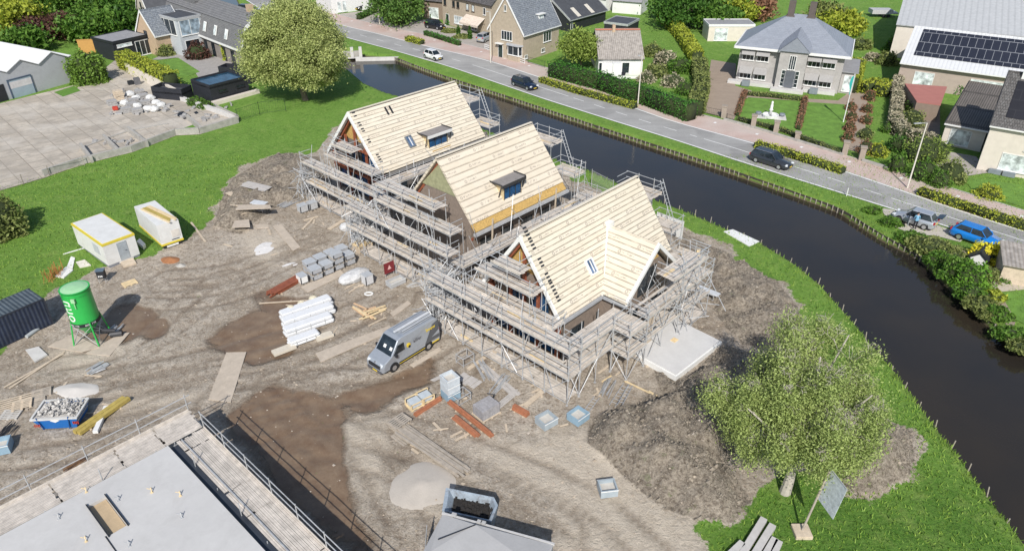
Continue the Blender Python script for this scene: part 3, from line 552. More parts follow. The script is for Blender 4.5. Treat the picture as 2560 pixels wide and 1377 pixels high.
# ---------------- scaffolding ----------------
def scaffold(label, loc, rz, L, Wd, decks, bay=2.1, brace=True, ground=True, inner=True, seed=0, sheet_=False, cat='scaffold', ladder=None):
    rr = random.Random(seed+int(L*10)); r = thing('scaffold', label, cat, loc, rz, 'scaffolds round the new houses'); nb = max(1, round(L/bay)); T = .033
    xs_ = [L*i/nb for i in range(nb+1)]
    for x in xs_:
        zt = [z for z, a, b_ in decks if a-.2 <= x <= b_+.2]
        if not zt: continue
        zt = max(zt)+1.15
        for y in (0, Wd):
            u = MB(); u.tube((x, y, -.1), (x, y, zt if y == 0 else zt-.75+rr.random()*.5), T, 6); u.box((x, y, .02), (.16, .16, .02)); u.build('upright', STEEL, r)
    for z, a, b_ in decks:
        g = MB(); rel = z > 1
        g.tube((a-.1, 0, z-.08), (b_+.1, 0, z-.08), T, 5); g.tube((a-.1, Wd, z-.08), (b_+.1, Wd, z-.08), T, 5)
        for x in xs_:
            if a-.2 <= x <= b_+.2: g.tube((x, -.12, z-.07), (x, Wd+.1, z-.07), T, 5)
        g.build('ledger', STEEL, r)
        p = MB(); x = a
        while x < b_-.05:
            x2 = min(b_, x+2.1*rr.choice((1, 1, 2))); nw = int(Wd/.24)
            for k in range(nw):
                if rr.random() < .035: continue
                p.b(x+rr.uniform(-.08, .06), .03+k*Wd/nw, z-.02+rr.uniform(0, .02), x2+rr.uniform(-.04, .08), .03+(k+1)*Wd/nw-.025, z+.03)
            x = x2
        p.build('platform', PLANK, r)
        if rel:
            q = MB(); 
            for zz in (.5, 1.0): q.tube((a-.15, -.03, z+zz), (b_+.15, -.03, z+zz), .028, 5)
            for xe in (a, b_):
                for zz in (.5, 1.0): q.tube((xe, -.05, z+zz), (xe, Wd, z+zz), .028, 5)
            q.build('guard_rail', STEEL, r); tb = MB(); tb.b(a, -.06, z+.03, b_, -.03, z+.20); tb.build('toe_board', PLANK, r)
    if brace:
        zt = max(d[0] for d in decks); zz = sorted(d[0] for d in decks if d[0] > 1)
        bm_ = MB(); z0 = 0.1
        for i, z in enumerate(zz):
            for x in range(i % 2, nb, 2):
                xa, xb_ = (xs_[x], xs_[x+1]) if (i+x) % 2 == 0 else (xs_[x+1], xs_[x]); 
                if any(a-.2 <= min(xa, xb_) and max(xa, xb_) <= b_+.2 and d >= z for d, a, b_ in decks): bm_.tube((xa, -.05, z0), (xb_, -.05, z), .028, 5)
            z0 = z
        for x in (xs_[0], xs_[-1]): bm_.tube((x, 0, .1), (x, Wd, min(zz) if zz else 1), .028, 5)
        bm_.build('brace', STEEL, r)
    if L > 8:
        for i in range(int(L*1.6) if max(d[2]-d[1] for d in decks) > 7 else 0):
            q = MB(); x = rr.uniform(.2, L-.5); z = rr.choice([0, 0, 2, 4])+rr.uniform(.1, .6); ln = rr.uniform(1.6, 3.2); an = rr.choice([-1, 1])*rr.uniform(.05, .9); q.tube((x, -.09, z), (x+math.sin(an)*ln, rr.uniform(-.1, Wd*.6), z+math.cos(an)*ln), .025, 5); q.build('loose_pole', STEEL, r)
        for i in range(int(L*.7)):
            q = MB(); dk_ = rr.choice(decks); x = rr.uniform(dk_[1], max(dk_[1]+.1, dk_[2]-2.)); z = dk_[0]+.04; y = rr.uniform(.1, Wd-.3); q.b(x, y, z, x+rr.uniform(.8, 2.2), y+rr.uniform(.1, .22), z+rr.uniform(.04, .12)); q.build('loose_board', rr.choice([FRESH, WOOD, GREYW, STEEL]), r)
    if ladder:
        x, y, za, zb, dx = ladder; l = MB()
        for k in (-.2, .2): l.tube((x, y+k, za), (x+dx, y+k, zb), .03, 5)
        nr = int((zb-za)/.3)
        for i in range(1, nr): t = i/nr; l.tube((x+dx*t, y-.2, za+(zb-za)*t), (x+dx*t, y+.2, za+(zb-za)*t), .018, 4)
        l.build('ladder', STEEL, r)
    return r
def fr_(lbl, uo, vhi, L, Wd, decks, **k): return scaffold(lbl, W(uo, vhi, 0), TH-math.pi/2, L, Wd, decks, **k)
def sd_(lbl, u0, vo, L, Wd, decks, **k): return scaffold(lbl, W(u0, vo, 0), TH, L, Wd, decks, **k)
def re_(lbl, uo, vlo, L, Wd, decks, **k): return scaffold(lbl, W(uo, vlo, 0), TH+math.pi/2, L, Wd, decks, **k)
fr_('long scaffold along the gable front of the house nearest the big tree', 35.2, 61.6, 12.2, 1.25, [(.28, 0, 11.5), (2.2, 0, 12.2), (4.2, 0, 12.2)], seed=1)
fr_('upper scaffold lift inside the gable of the house nearest the big tree', 37.0, 60.0, 7.6, 1.3, [(4.9, 0, 7.6), (6.3, 1.4, 4.6)], brace=False, seed=2)
fr_('long scaffold along the gable front of the middle new house', 32.2, 50.2, 13.3, 1.3, [(.28, 0, 13), (2.2, 0, 13.3), (4.2, 0, 13.3)], seed=3)
fr_('upper scaffold lift against the greenish gable of the middle new house', 34.3, 48.6, 9.8, 1.4, [(4.6, 0, 9.8), (6.2, .5, 8.0)], brace=False, seed=4)
fr_('long scaffold along the gable front of the nearest new house', 29.1, 36.0, 13.8, 1.25, [(.28, 0, 13.6), (2.2, 0, 13.8), (4.2, 0, 13.8)], seed=5, ladder=(6, .3, 2.2, 4.3, 1.0))
fr_('upper scaffold lift inside the open gable of the nearest new house', 30.4, 32.9, 8.2, 1.25, [(4.2, 0, 8.2), (6.0, 1.0, 6.4), (7.2, 2.6, 5.2)], brace=False, seed=6)
sd_('side scaffold with fresh yellow planks under the eaves of the nearest new house', 30.45, 22.3, 5.4, 1.4, [(2.1, 0, 5.4), (3.75, 0, 5.4)], seed=7)
sd_('small braced scaffold tower at the corner in front of the cross gable', 33.9, 20.9, 2.1, 1.35, [(1.9, 0, 2.1), (3.7, 0, 2.1)], bay=2.1, seed=8)
sd_('wide scaffold with diagonal poles beside the cross gable above the slab', 36.1, 21.0, 8.6, 1.5, [(.3, 0, 8.6), (2.1, 0, 8.6), (4.0, 0, 8.6), (5.6, 3.0, 7.5)], seed=9)
sd_('side scaffold deck between the middle and the nearest new houses', 33.4, 36.4, 16.5, 1.6, [(.3, 3, 16), (2.9, 0, 16.5)], seed=10)
sd_('side scaffold in the gap between the first and middle new houses', 36.6, 50.4, 10.5, 1.5, [(2.2, 0, 10.5), (4.3, 0, 9)], seed=11)
re_('stepped scaffold tower with ladder behind the house nearest the big tree', 54.6, 49.8, 10.5, 1.5, [(3.3, 0, 3), (5.2, 3, 6), (7.3, 6, 9)], bay=1.5, brace=False, seed=12, ladder=(4.6, -.25, 5.2, 8.3, 1.5))
re_('stepped scaffold tower with ladder behind the middle new house', 50.9, 36.6, 9, 1.5, [(3.1, -1.2, 1.6), (5.0, 1.6, 4.4), (7.3, 4.4, 7.6)], bay=1.5, brace=False, seed=13, ladder=(3.2, -.25, 5., 8.3, 1.5))
re_('stepped scaffold tower with white screens behind the nearest new house', 47.6, 22.6, 9, 1.5, [(3.0, .6, 3.0), (5.0, 3.0, 5.2), (7.2, 5.2, 8.6)], bay=1.5, brace=False, seed=14, ladder=(4.0, -.25, 5., 8.3, 1.5))
for i, (u, v, z, lb) in enumerate([(49.4, 31.0, 4.4, 'white screen panel high on the rear tower of the nearest new house'), (49.2, 27.6, 3.0, 'white screen panel low on the rear tower of the nearest new house')]):
    mb = MB(); mb.b(-1.3, -.02, 0, 1.3, .02, 1.6)
    for xx in (-1.3, 0, 1.3): mb.tube((xx, .04, -.1), (xx, .04, 1.7), .02)
    tag(mb.build('screen_panel', WHITE, loc=W(u, v, z), rz=TH+math.pi/2), lb, 'screen')
# fresh planks laid on the near side deck
t = thing('plank_stack', 'fresh yellow planks lying on the side scaffold of the nearest house', 'planks', W(30.6, 22.75, 3.8), TH+.03)
for i in range(5):
    mb = MB(); mb.b(0, i*.2, .02*(i % 2), 4.6-.3*(i % 3), i*.2+.17, .06+.02*(i % 2)); mb.build('plank', YWOOD if i in (1, 2) else FRESH, t)
# tangle of tubes where scaffolds meet
def tube_tangle(label, u, v, z, n_, sp, seed, Lr=(1.2, 3.2), name='scaffold_tubes', flat=False):
    rr = random.Random(seed); t = MB()
    for i in range(n_):
        c = Vector((rr.gauss(0, sp), rr.gauss(0, sp), abs(rr.gauss(.2, .1)) if flat else rr.uniform(0, 3.6))); d = Vector((rr.gauss(0, 1), rr.gauss(0, 1), rr.gauss(0, .1) if flat else rr.gauss(0, 1.3))).normalized()*rr.uniform(*Lr)/2
        a, b_ = c-d, c+d; a.z = max(a.z, .03); b_.z = max(b_.z, .03); t.tube(a, b_, .028, 5)
    return tag(t.build(name, STEEL, loc=W(u, v, z)), label, 'scaffold tubes', 'tangled scaffold tubes and braces')
tube_tangle('thick tangle of steel tubes between the first and middle scaffolds', 33.9, 49.6, 0, 230, .6, 1); tube_tangle('thick tangle of steel tubes between the middle and nearest scaffolds', 30.8, 35.9, 0, 220, .62, 2); tube_tangle('tangle of thin poles at the far left end of the first scaffold', 35.6, 61.8, 0, 60, .5, 3); tube_tangle('tangle of poles on the right deck over the slab', 40.5, 22.2, 2.2, 40, 1.6, 4)
# ---------------- vegetation ----------------
def leafmat(name, c1, c2, tr=.3):
    c1, c2 = sc_(c1, 1.35), sc_(c2, 1.35)
    if name in _mc: return _mc[name]
    m, n, b = newmat(name); geo = N(n, 'ShaderNodeNewGeometry'); tc = N(n, 'ShaderNodeTexCoord').outputs['Object']
    f = nz(n, tc, .55, 3, .6); c = mix(n, geo.outputs['Random Per Island'], c1, c2); c = mix(n, ramp(n, f, [(.35, 0.), (.65, .45)]), c, sc_(c2, 1.15))
    c = mix(n, math_(n, 'GREATER_THAN', geo.outputs['Random Per Island'], .86), c, sc_(c1, .45))
    n.links.new(c, b.inputs['Base Color']); b.inputs['Roughness'].default_value = .55; b.inputs['Specular IOR Level'].default_value = .25
    t = N(n, 'ShaderNodeBsdfTranslucent'); n.links.new(c, t.inputs[0]); ms = N(n, 'ShaderNodeMixShader'); ms.inputs[0].default_value = tr; n.links.new(b.outputs[0], ms.inputs[1]); n.links.new(t.outputs[0], ms.inputs[2]); n.links.new(ms.outputs[0], n.nodes['Material Output'].inputs[0])
    _mc[name] = m; return m
L_OLIVE = leafmat('olive_leaves', (.20, .25, .07), (.42, .45, .18)); L_GREEN = leafmat('green_leaves', (.045, .12, .015), (.12, .21, .035)); L_DEEP = leafmat('deep_green_leaves', (.03, .085, .012), (.07, .15, .025))
L_YG = leafmat('yellow_green_leaves', (.20, .26, .03), (.36, .38, .05)); L_COPPER = leafmat('copper_leaves', (.05, .025, .02), (.12, .06, .045)); L_YEL = leafmat('bright_yellow_leaves', (.55, .48, .03), (.75, .66, .06)); L_WILLOW = leafmat('willow_leaves', (.11, .18, .03), (.24, .30, .07))
L_DRY = leafmat('dry_tan_twigs', (.26, .23, .15), (.45, .41, .30)); L_RED = leafmat('reddish_leaves', (.16, .09, .05), (.30, .16, .10)); L_MIX = leafmat('mixed_garden_leaves', (.09, .13, .03), (.24, .26, .09))
L_HEDGE = leafmat('clipped_hedge_leaves', (.03, .11, .015), (.07, .19, .03)); BARK = M('bark', (.20, .16, .12), .95, .4, 6); BARKP = M('pale_bark', (.46, .42, .36), .9, .3, 5); CORE = M('painted_inner_shade', (.035, .05, .015), 1., .4, 3)  # CORE: solid filling, its dark colour stands in for shade inside shrubs and hedges
def rnd_unit(rs, k):
    v = rs.normal(size=(k, 3)); return v/np.linalg.norm(v, axis=1)[:, None]
def quads(cs, s, rs, flat=.0, up=None):
    k = len(cs); a = rnd_unit(rs, k); bq = np.cross(a, rnd_unit(rs, k)); bq /= np.linalg.norm(bq, axis=1)[:, None]+1e-6
    if up is not None: a = a*(1-up)+np.array([0, 0, 1.])*up; a /= np.linalg.norm(a, axis=1)[:, None]; bq = np.cross(a, rnd_unit(rs, k)); bq /= np.linalg.norm(bq, axis=1)[:, None]+1e-6
    sz = s*rs.uniform(.45, 1.5, k)[:, None]; a = a*sz; bq = bq*sz*.55
    return np.stack([cs-a, cs-bq*.9, cs+a, cs+bq*.9], 1).reshape(-1, 3)
def npmesh(name, vs, mats, extra=None):
    k = len(vs)//4; me = D.meshes.new(name); ev = [] if extra is None else extra.v; ef = [] if extra is None else extra.f
    V_ = np.vstack([vs, np.array(ev).reshape(-1, 3)]) if len(ev) else vs
    q = np.arange(k*4, dtype='i'); lt = [4]*k; lv = list(q)
    st = np.arange(0, k*4, 4); 
    for f in ef: lv.extend([i+k*4 for i in f]); lt.append(len(f))
    lt = np.array(lt, 'i'); ls = np.concatenate([[0], np.cumsum(lt)[:-1]]).astype('i')
    me.vertices.add(len(V_)); me.vertices.foreach_set('co', V_.ravel()); me.loops.add(len(lv)); me.loops.foreach_set('vertex_index', np.array(lv, 'i')); me.polygons.add(len(lt)); me.polygons.foreach_set('loop_start', ls)
    mi = np.zeros(len(lt), 'i'); mi[k:] = 1; me.polygons.foreach_set('material_index', mi); me.update(calc_edges=True)
    for m_ in mats: me.materials.append(m_)
    return me
def ico(c, r, sub=2, jit_=.12, seed=0):
    bm = bmesh.new(); bmesh.ops.create_icosphere(bm, subdivisions=sub, radius=1); rr = random.Random(seed); mb = MB()
    vs = [(c[0]+v.co.x*r[0]*(1+rr.uniform(-jit_, jit_)), c[1]+v.co.y*r[1]*(1+rr.uniform(-jit_, jit_)), c[2]+v.co.z*r[2]*(1+rr.uniform(-jit_, jit_))) for v in bm.verts]; fs = [tuple(v.index for v in f.verts) for f in bm.faces]; bm.free(); mb.add(vs, fs); return mb
def clumps(rs, n_, r, c, shell=.55):
    d = rnd_unit(rs, n_); rad = rs.uniform(shell, 1., n_)**.7; p = d*rad[:, None]; p[:, 2] = np.where(p[:, 2] < -.6, -.6+rs.uniform(0, .5, n_), p[:, 2]); return p*np.array(r)+np.array(c)
def tree(label, loc, h, rx, ry, cb, tr_, ncl, per, ls, mat_, cat='tree', name='tree', group=None, seed=1, bark=None, csz=.9, lean=(0, 0), droop=0., trunk_h=None, shell=.5, limbs=8, flat=1.):
    rs = np.random.RandomState(seed); root = thing(name, label, cat, loc, 0, group); rz_ = (h-cb)/2; cc = np.array([lean[0], lean[1], cb+rz_])
    cl = clumps(rs, ncl, (rx, ry, rz_*.95), cc, shell); pts_ = []
    th_ = np.arctan2(cl[:, 1]-cc[1], cl[:, 0]-cc[0]); lum = 1+.13*np.sin(3*th_+seed)+.10*np.sin(5*th_+cl[:, 2]*1.3+seed*2); cl = cc+(cl-cc)*np.stack([lum, lum, 1+.08*np.sin(4*th_+seed)], 1)
    if bark is BARKP: kp = np.sin(cl[:, 0]*1.7+1)+np.sin(cl[:, 1]*1.9+2)+np.sin(cl[:, 2]*2.1) > -.75; cl = cl[kp]
    for c in cl:
        k = int(per*rs.uniform(.25, 1.75)); s_ = csz*rs.uniform(.6, 1.4); g = rs.normal(size=(k, 3))*np.array([s_, s_, s_*.65*flat])*.5
        if droop: g[:, 2] -= np.abs(rs.normal(size=k))*droop; g[:, :2] *= 1+.25*np.abs(g[:, 2:3])
        pts_.append(c+g)
    P_ = np.vstack(pts_); P_ = P_[P_[:, 2] > .15]
    me = npmesh('crown', quads(P_, ls, rs), [mat_]); o = D.objects.new('crown', me); COL.objects.link(o); o.parent = root
    t = MB(); th = trunk_h or cb+rz_*.5; pv = Vector((0, 0, -.1)); k = 5
    for i in range(1, k+1):
        f = i/k; nv = Vector((lean[0]*f*.6+rs.normal()*.08*tr_*3, lean[1]*f*.6+rs.normal()*.08*tr_*3, th*f)); t.tube(pv, nv, tr_*(1-.55*(f-.2)), 8, tr_*(1-.55*f), cap=(i in (1, k))); pv = nv
        if f >= .4:
            for j in range(max(1, limbs//3)):
                c = cl[rs.randint(len(cl))]; c = nv.lerp(Vector(c), 1.04 if bark is BARKP else .85); mid = nv.lerp(Vector(c), .5)+Vector((rs.normal()*.25, rs.normal()*.25, .18*rz_)); t.tube(nv, mid, tr_*.38, 5, tr_*.2, cap=False); t.tube(mid, Vector(c), tr_*.2, 4, tr_*.06, cap=False)
                for q in range(2): 
                    e = mid+Vector(rs.normal(size=3))*rx*.16; t.tube(mid, e, tr_*.12, 4, tr_*.04, cap=False)
    t.build('trunk', bark or BARK, root); return root
def shrub(label, loc, rx, ry, h, n_, ls, mat_, name='shrub', cat='shrub', group=None, seed=1, core=True):
    rs = np.random.RandomState(seed+int(rx*100)); d = rnd_unit(rs, n_); d[:, 2] = np.abs(d[:, 2])*1.0-.05; bumps = 1+.16*np.sin(d[:, 0]*7+seed)*np.cos(d[:, 1]*6+seed*2)+.1*np.sin(d[:, 2]*9+seed)
    p = d*(rs.uniform(.72, 1.04, n_)*bumps)[:, None]*np.array([rx, ry, h]); p[:, 2] = np.maximum(p[:, 2], .05)
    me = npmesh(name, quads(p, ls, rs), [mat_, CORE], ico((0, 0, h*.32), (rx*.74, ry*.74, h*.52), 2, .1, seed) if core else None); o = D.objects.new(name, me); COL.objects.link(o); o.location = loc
    return tag(o, label, cat, group)
def hedge(label, line, w_, h, dens, ls, mat_, name='hedge', cat='hedge', group=None, seed=1, z0=0., bulge=.12):
    rs = np.random.RandomState(seed); L = [Vector((p[0], p[1])) for p in line]; o0 = L[0]; ps = []; core = MB()
    for a, b_ in zip(L[:-1], L[1:]):
        d = (b_-a); ln = d.length; d = d/ln; nn = Vector((-d.y, d.x)); k = int(ln*dens*(w_+2*h)); t = rs.uniform(0, ln, k); s_ = rs.uniform(-h, w_+h, k)
        off = np.where(s_ < 0, 0, np.where(s_ > w_, w_, s_)); zz = np.where(s_ < 0, h+s_, np.where(s_ > w_, h-(s_-w_), h)); j = rs.normal(size=(k, 3))*np.array([.08, .08, .07])
        bu = (np.sin(t*1.7+seed)+np.sin(t*3.9+2*seed))*bulge*.5; x = a.x+d.x*t+nn.x*(off-w_/2)*(1+bu)-o0.x; y = a.y+d.y*t+nn.y*(off-w_/2)*(1+bu)-o0.y; ps.append(np.stack([x, y, zz*(1+bu*.6)+z0], 1)+j)
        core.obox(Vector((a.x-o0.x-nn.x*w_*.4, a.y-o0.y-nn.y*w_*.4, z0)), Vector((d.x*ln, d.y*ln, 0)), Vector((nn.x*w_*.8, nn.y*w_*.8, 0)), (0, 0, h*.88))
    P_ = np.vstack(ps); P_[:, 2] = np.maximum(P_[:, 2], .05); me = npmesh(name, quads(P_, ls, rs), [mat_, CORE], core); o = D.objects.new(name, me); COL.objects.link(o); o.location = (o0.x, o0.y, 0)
    return tag(o, label, cat, group)
def gl_(*p): return [G(x, y) for x, y in p]
# the big trees
p = G(764, 250); hh_ = HG(764, 250, -22)
tree('huge round olive-green tree between the black pool house and the canal bridge', p, hh_*.93, 6.2, 5.9, .1, .45, 520, 330, .125, L_OLIVE, seed=4, csz=1.2, trunk_h=7, shell=.6, limbs=12)
def birch(label, loc, h, r, seed, lean, mat_):
    rs = np.random.RandomState(seed); root = thing('tree', label, 'tree', loc); t = MB(); pos = []
    def limb(a, b_, ra, rb, bend, depth):
        a, b_ = Vector(a), Vector(b_); k = 5; pv = a; off = Vector(rs.normal(size=3))*bend
        for i in range(1, k+1):
            f = i/k; q = a.lerp(b_, f)+off*math.sin(f*math.pi)+Vector(rs.normal(size=3))*.03*(a-b_).length*(f < 1)*.6; t.tube(pv, q, ra+(rb-ra)*(i-1)/k, 6 if depth < 2 else 4, ra+(rb-ra)*i/k, cap=False)
            if depth < 3 and i >= 2 and i < k:
                for _ in range(2 if depth else 1):
                    d = (b_-a).normalized(); sd = Vector(rs.normal(size=3)); sd = (sd-d*sd.dot(d)).normalized(); L_ = (b_-a).length*rs.uniform(.35, .6)*(1.15-f*.5); e = q+(d*.55+sd*.9+Vector((0, 0, .22-.1*depth))).normalized()*L_; e.z = max(e.z, 1.2); limb(q, e, (ra+(rb-ra)*f)*.55, .012, .1*L_, depth+1)
            if depth >= 1 and f > .3: pos.append((q, depth))
            pv = q
    fork = Vector((lean[0]*.35, lean[1]*.35, 2.4)); tp = [(0, 0, -.1), (.06, .02, .9), (.12, .1, 1.7), tuple(fork)]
    for i in range(3): t.tube(tp[i], tp[i+1], .33-.05*i, 9, .28-.05*i)
    for i in range(13):
        a = 2*math.pi*i/13+rs.uniform(-.2, .2); rr_ = r*rs.uniform(.55, .95)*(.4 if i in (0, 4, 8) else 1); z = h*rs.uniform(.7, .98) if i in (0, 4, 8) else h*rs.uniform(.42, .84); limb(fork+Vector((0, 0, rs.uniform(-.5, .6))), fork*.4+Vector((lean[0]+rr_*math.cos(a), lean[1]+rr_*math.sin(a), z)), .14, .035, .35, 0)
    P_ = []
    for q, dp in pos:
        k = int(rs.uniform(30, 150)); g = rs.normal(size=(k, 3))*np.array([.36, .36, .2]); dr = np.abs(rs.normal(size=k))*.65; g[:, 2] -= dr+.18; P_.append(np.array(q)+g)
    P_ = np.vstack(P_); P_ = P_[P_[:, 2] > 1.2+.25*rs.uniform(-1, 1, len(P_))]
    if len(P_) > 150000: P_ = P_[rs.permutation(len(P_))[:150000]]
    o = D.objects.new('crown', npmesh('crown', quads(P_, .06, rs), [mat_])); COL.objects.link(o); o.parent = root; t.build('trunk', BARKP, root); return root
p = GZ(1962, 1230)
birch('tall airy weeping tree with pale branches at the bottom right beside the soil heaps', p, 8.9, 4.4, 11, (-.1, 1.7), leafmat('birch_leaves', (.17, .235, .065), (.36, .42, .15)))
# left side
shrub('big round laurel bush beside the grey workshop wall', G(228, 205), 2.9, 2.6, 5.0, 5200, .2, leafmat('laurel_leaves', (.08, .15, .02), (.17, .27, .05)), name='laurel_bush', cat='bush', seed=3)
shrub('olive bush at the left edge of the meadow', G(2, 585), 2.6, 2.4, 4.4, 4200, .16, L_MIX, name='bush', cat='bush', seed=5)
wood = [(40, 70, 7, 5, L_YG, 'light green tree at the far left corner of the dark wood'), (70, 105, 3.5, 2.8, L_GREEN, 'small green tree in front of the copper bushes'), (110, 40, 8, 5.5, L_GREEN, 'wide green tree at the left of the wood'), (150, 20, 8, 5.5, L_DEEP, 'deep green tree at the back of the wood'), (200, 45, 8, 5.5, L_GREEN, 'tall green tree in the middle of the wood'), (250, 20, 8, 5.5, L_DEEP, 'deep green tree near the top middle of the wood'), (285, 50, 8, 5.5, L_GREEN, 'green tree beside the white-walled gable house'), (235, 80, 5, 4, L_GREEN, 'lower green tree behind the orange panel'), (315, 60, 5, 3.6, L_DEEP, 'dark tree touching the white-walled gable house'), (60, 15, 7, 5, L_DEEP, 'dark tree at the top of the wood, near the left corner'), (320, 8, 7, 4.6, L_GREEN, 'green tree at the top right end of the wood')]
for i, (x, y, h, r, mt, lb) in enumerate(wood):
    p = G(x, y+25); tree(lb, p, h, r, r, .5, .3, 70, 62, .36, mt, group='trees of the wood behind the workshop', seed=20+i, csz=1.7, shell=.45)
tree('copper-brown tree in front of the wood', G(165, 100), 4.6, 3.3, 3, .3, .2, 60, 60, .28, L_COPPER, seed=40, csz=1.2); tree('dark purple-brown bushy tree left of the copper tree', G(95, 102), 4.0, 3, 2.8, .3, .2, 50, 60, .28, L_COPPER, seed=41, csz=1.2)
tree('yellow-green tree behind the wavy white roof at the left edge', G(25, 100), 6, 3.2, 3, .5, .2, 60, 60, .28, L_YG, seed=42, csz=1.2)
tree('willow with hanging branches across the road beside the white house', G(997, 62), 8.6, 4.6, 4.0, 1.8, .3, 110, 110, .26, leafmat('hanging_leaves', (.05, .12, .02), (.13, .22, .05)), seed=43, csz=1.2, droop=1.5, bark=BARKP)
tree('leafy apple tree between the gabled brick house and the brown roof', G(1452, 170), HG(1452, 170, 78), 3.4, 3.0, 1.0, .2, 110, 90, .2, leafmat('apple_leaves', (.13, .20, .03), (.27, .33, .08)), seed=44, csz=1.1)
tree('small yellowish tree in front of the white shed door', G(1566, 172), HG(1566, 172, 128), 1.9, 1.7, .5, .12, 50, 60, .18, L_YG, seed=45, csz=.8)
for i, (x, y, h, r, mt, lb) in enumerate([(1700, 45, 7, 5, L_DEEP, 'dark tree behind the villa, leftmost of the row'), (1745, 30, 7.5, 5, L_GREEN, 'green tree behind the left wing of the villa'), (1790, 48, 5, 4, L_GREEN, 'green tree touching the villa roof from behind'), (1665, 20, 6, 4, L_GREEN, 'green tree at the top of the long yellowish hedge'), (1840, 30, 4.5, 3.4, L_YG, 'yellowish tree left of the villa chimney'), (1895, 22, 4, 3, L_RED, 'reddish blossoming tree left of the villa roof'), (2060, 40, 4, 3.4, L_MIX, 'mixed bushy tree right of the villa roof'), (2100, 60, 4.4, 3.4, L_YG, 'yellow-green tree between the villa and the trailer')]):
    p = G(x, y+28); tree(lb, p, h, r, r*.9, .4, .25, 60, 60, .34, mt, group='trees behind the villa', seed=60+i, csz=1.5)
# hedges
hedge('tall clipped dark green hedge along the pink cycle path', gl_((1378, 190), (1500, 222), (1620, 262), (1728, 302)), 2.0, 2.3, 34, .12, L_HEDGE, seed=1)
hedge('low yellow-green verge hedge opposite the tall clipped hedge', gl_((1352, 205), (1440, 232), (1588, 272)), 1.2, .75, 48, .11, L_YG, group='verge hedges beside the road', seed=2)
hedge('low yellow-green verge hedge beside the dark grey estate car', gl_((1888, 367), (1975, 392), (2108, 434)), 1.2, .75, 48, .11, L_YG, group='verge hedges beside the road', seed=3)
hedge('low yellow-green verge hedge near the two parked cars', gl_((2296, 484), (2400, 520), (2600, 585)), 1.2, .75, 48, .11, L_YG, group='verge hedges beside the road', seed=4)
hedge('short yellow-green hedge on the verge near the white city car', gl_((1018, 102), (1056, 112)), 1.2, .8, 48, .14, L_YG, group='verge hedges beside the road', seed=5)
hedge('low clipped hedge in front of the awning house garden', gl_((1062, 88), (1084, 94), (1150, 115)), .7, .8, 40, .13, L_HEDGE, seed=6)
hedge('dark hedge beside the two cars at the white house', gl_((896, 50), (946, 28)), .9, 1.0, 34, .16, L_DEEP, seed=7)
hedge('long bright yellow-green hedge above the white garden wall', gl_((313, 168), (360, 190), (436, 228)), 2.2, 2.6, 34, .16, L_YG, seed=8)
hedge('long yellowish hedge running away left of the villa', gl_((1742, 160), (1700, 95), (1650, 45)), 1.8, 2.0, 26, .2, L_YG, seed=9)
hedge('green strip hedge beside the villa driveway', gl_((1738, 290), (1752, 235), (1745, 175)), 2.0, 2.2, 28, .16, L_MIX, seed=10)
hedge('dry tan hedge curving beside the red-roofed shed', gl_((2240, 215), (2238, 270), (2232, 325), (2262, 355), (2330, 372)), 1.3, 1.7, 44, .13, L_DRY, seed=11)
hedge('broad yellow-flowered hedge behind the flagpole path', gl_((2160, 225), (2185, 232), (2222, 238)), 3.6, 1.6, 30, .15, L_YG, seed=12)
hedge('green clipped hedge behind the dark-tiled garage', gl_((2385, 232), (2460, 240)), 2.2, 1.2, 34, .13, L_HEDGE, seed=13)
hedge('small tree-hedge left of the flagpole top', gl_((2120, 232), (2135, 180)), 2.4, 2.2, 28, .16, L_YG, seed=14)
hedge('reddish low hedge between the two villa lawns', gl_((2012, 250), (1995, 325)), .6, .6, 60, .1, L_RED, seed=15); hedge('reddish low hedge along the left villa lawn', gl_((1862, 232), (1842, 290)), .6, .5, 60, .1, L_RED, seed=16)
hedge('ragged green border in front of the villa steps', gl_((1868, 238), (1925, 243), (2005, 252)), .9, .5, 60, .1, L_MIX, seed=17); hedge('low planting inside the villa front fence', gl_((1845, 300), (1960, 330), (2100, 385)), .7, .45, 50, .1, L_MIX, seed=18)
hedge('dense bush row at the bottom of the dark car park strip', gl_((965, 52), (1000, 64)), 1.1, .8, 40, .14, L_YG, seed=19)
for i, (x, y, r, h, mt, lb) in enumerate([(2126, 275, .8, 1.3, L_RED, 'topmost'), (2128, 300, .8, 1.4, L_RED, 'second from the top'), (2122, 325, .8, 1.3, L_RED, 'third from the top'), (2118, 352, .8, 1.4, L_RED, 'nearest to the road')]): shrub('reddish rounded shrub on the left side of the garden path, '+lb, G(x, y), r, r, h, 420, .12, mt, group='shrubs along the garden path', seed=80+i)
for i, (x, y, r, h, mt, lb) in enumerate([(2172, 250, .9, 1.5, L_RED, 'topmost'), (2166, 280, .8, 1.3, L_RED, 'second from the top'), (2164, 308, .8, 1.3, L_RED, 'third from the top'), (2162, 345, 1., 1.5, L_MIX, 'fourth from the top'), (2162, 382, 1.1, 1.7, L_RED, 'nearest to the road')]): shrub('rounded shrub on the right side of the garden path, '+lb, G(x, y), r, r, h, 480, .12, mt, group='shrubs along the garden path', seed=90+i)
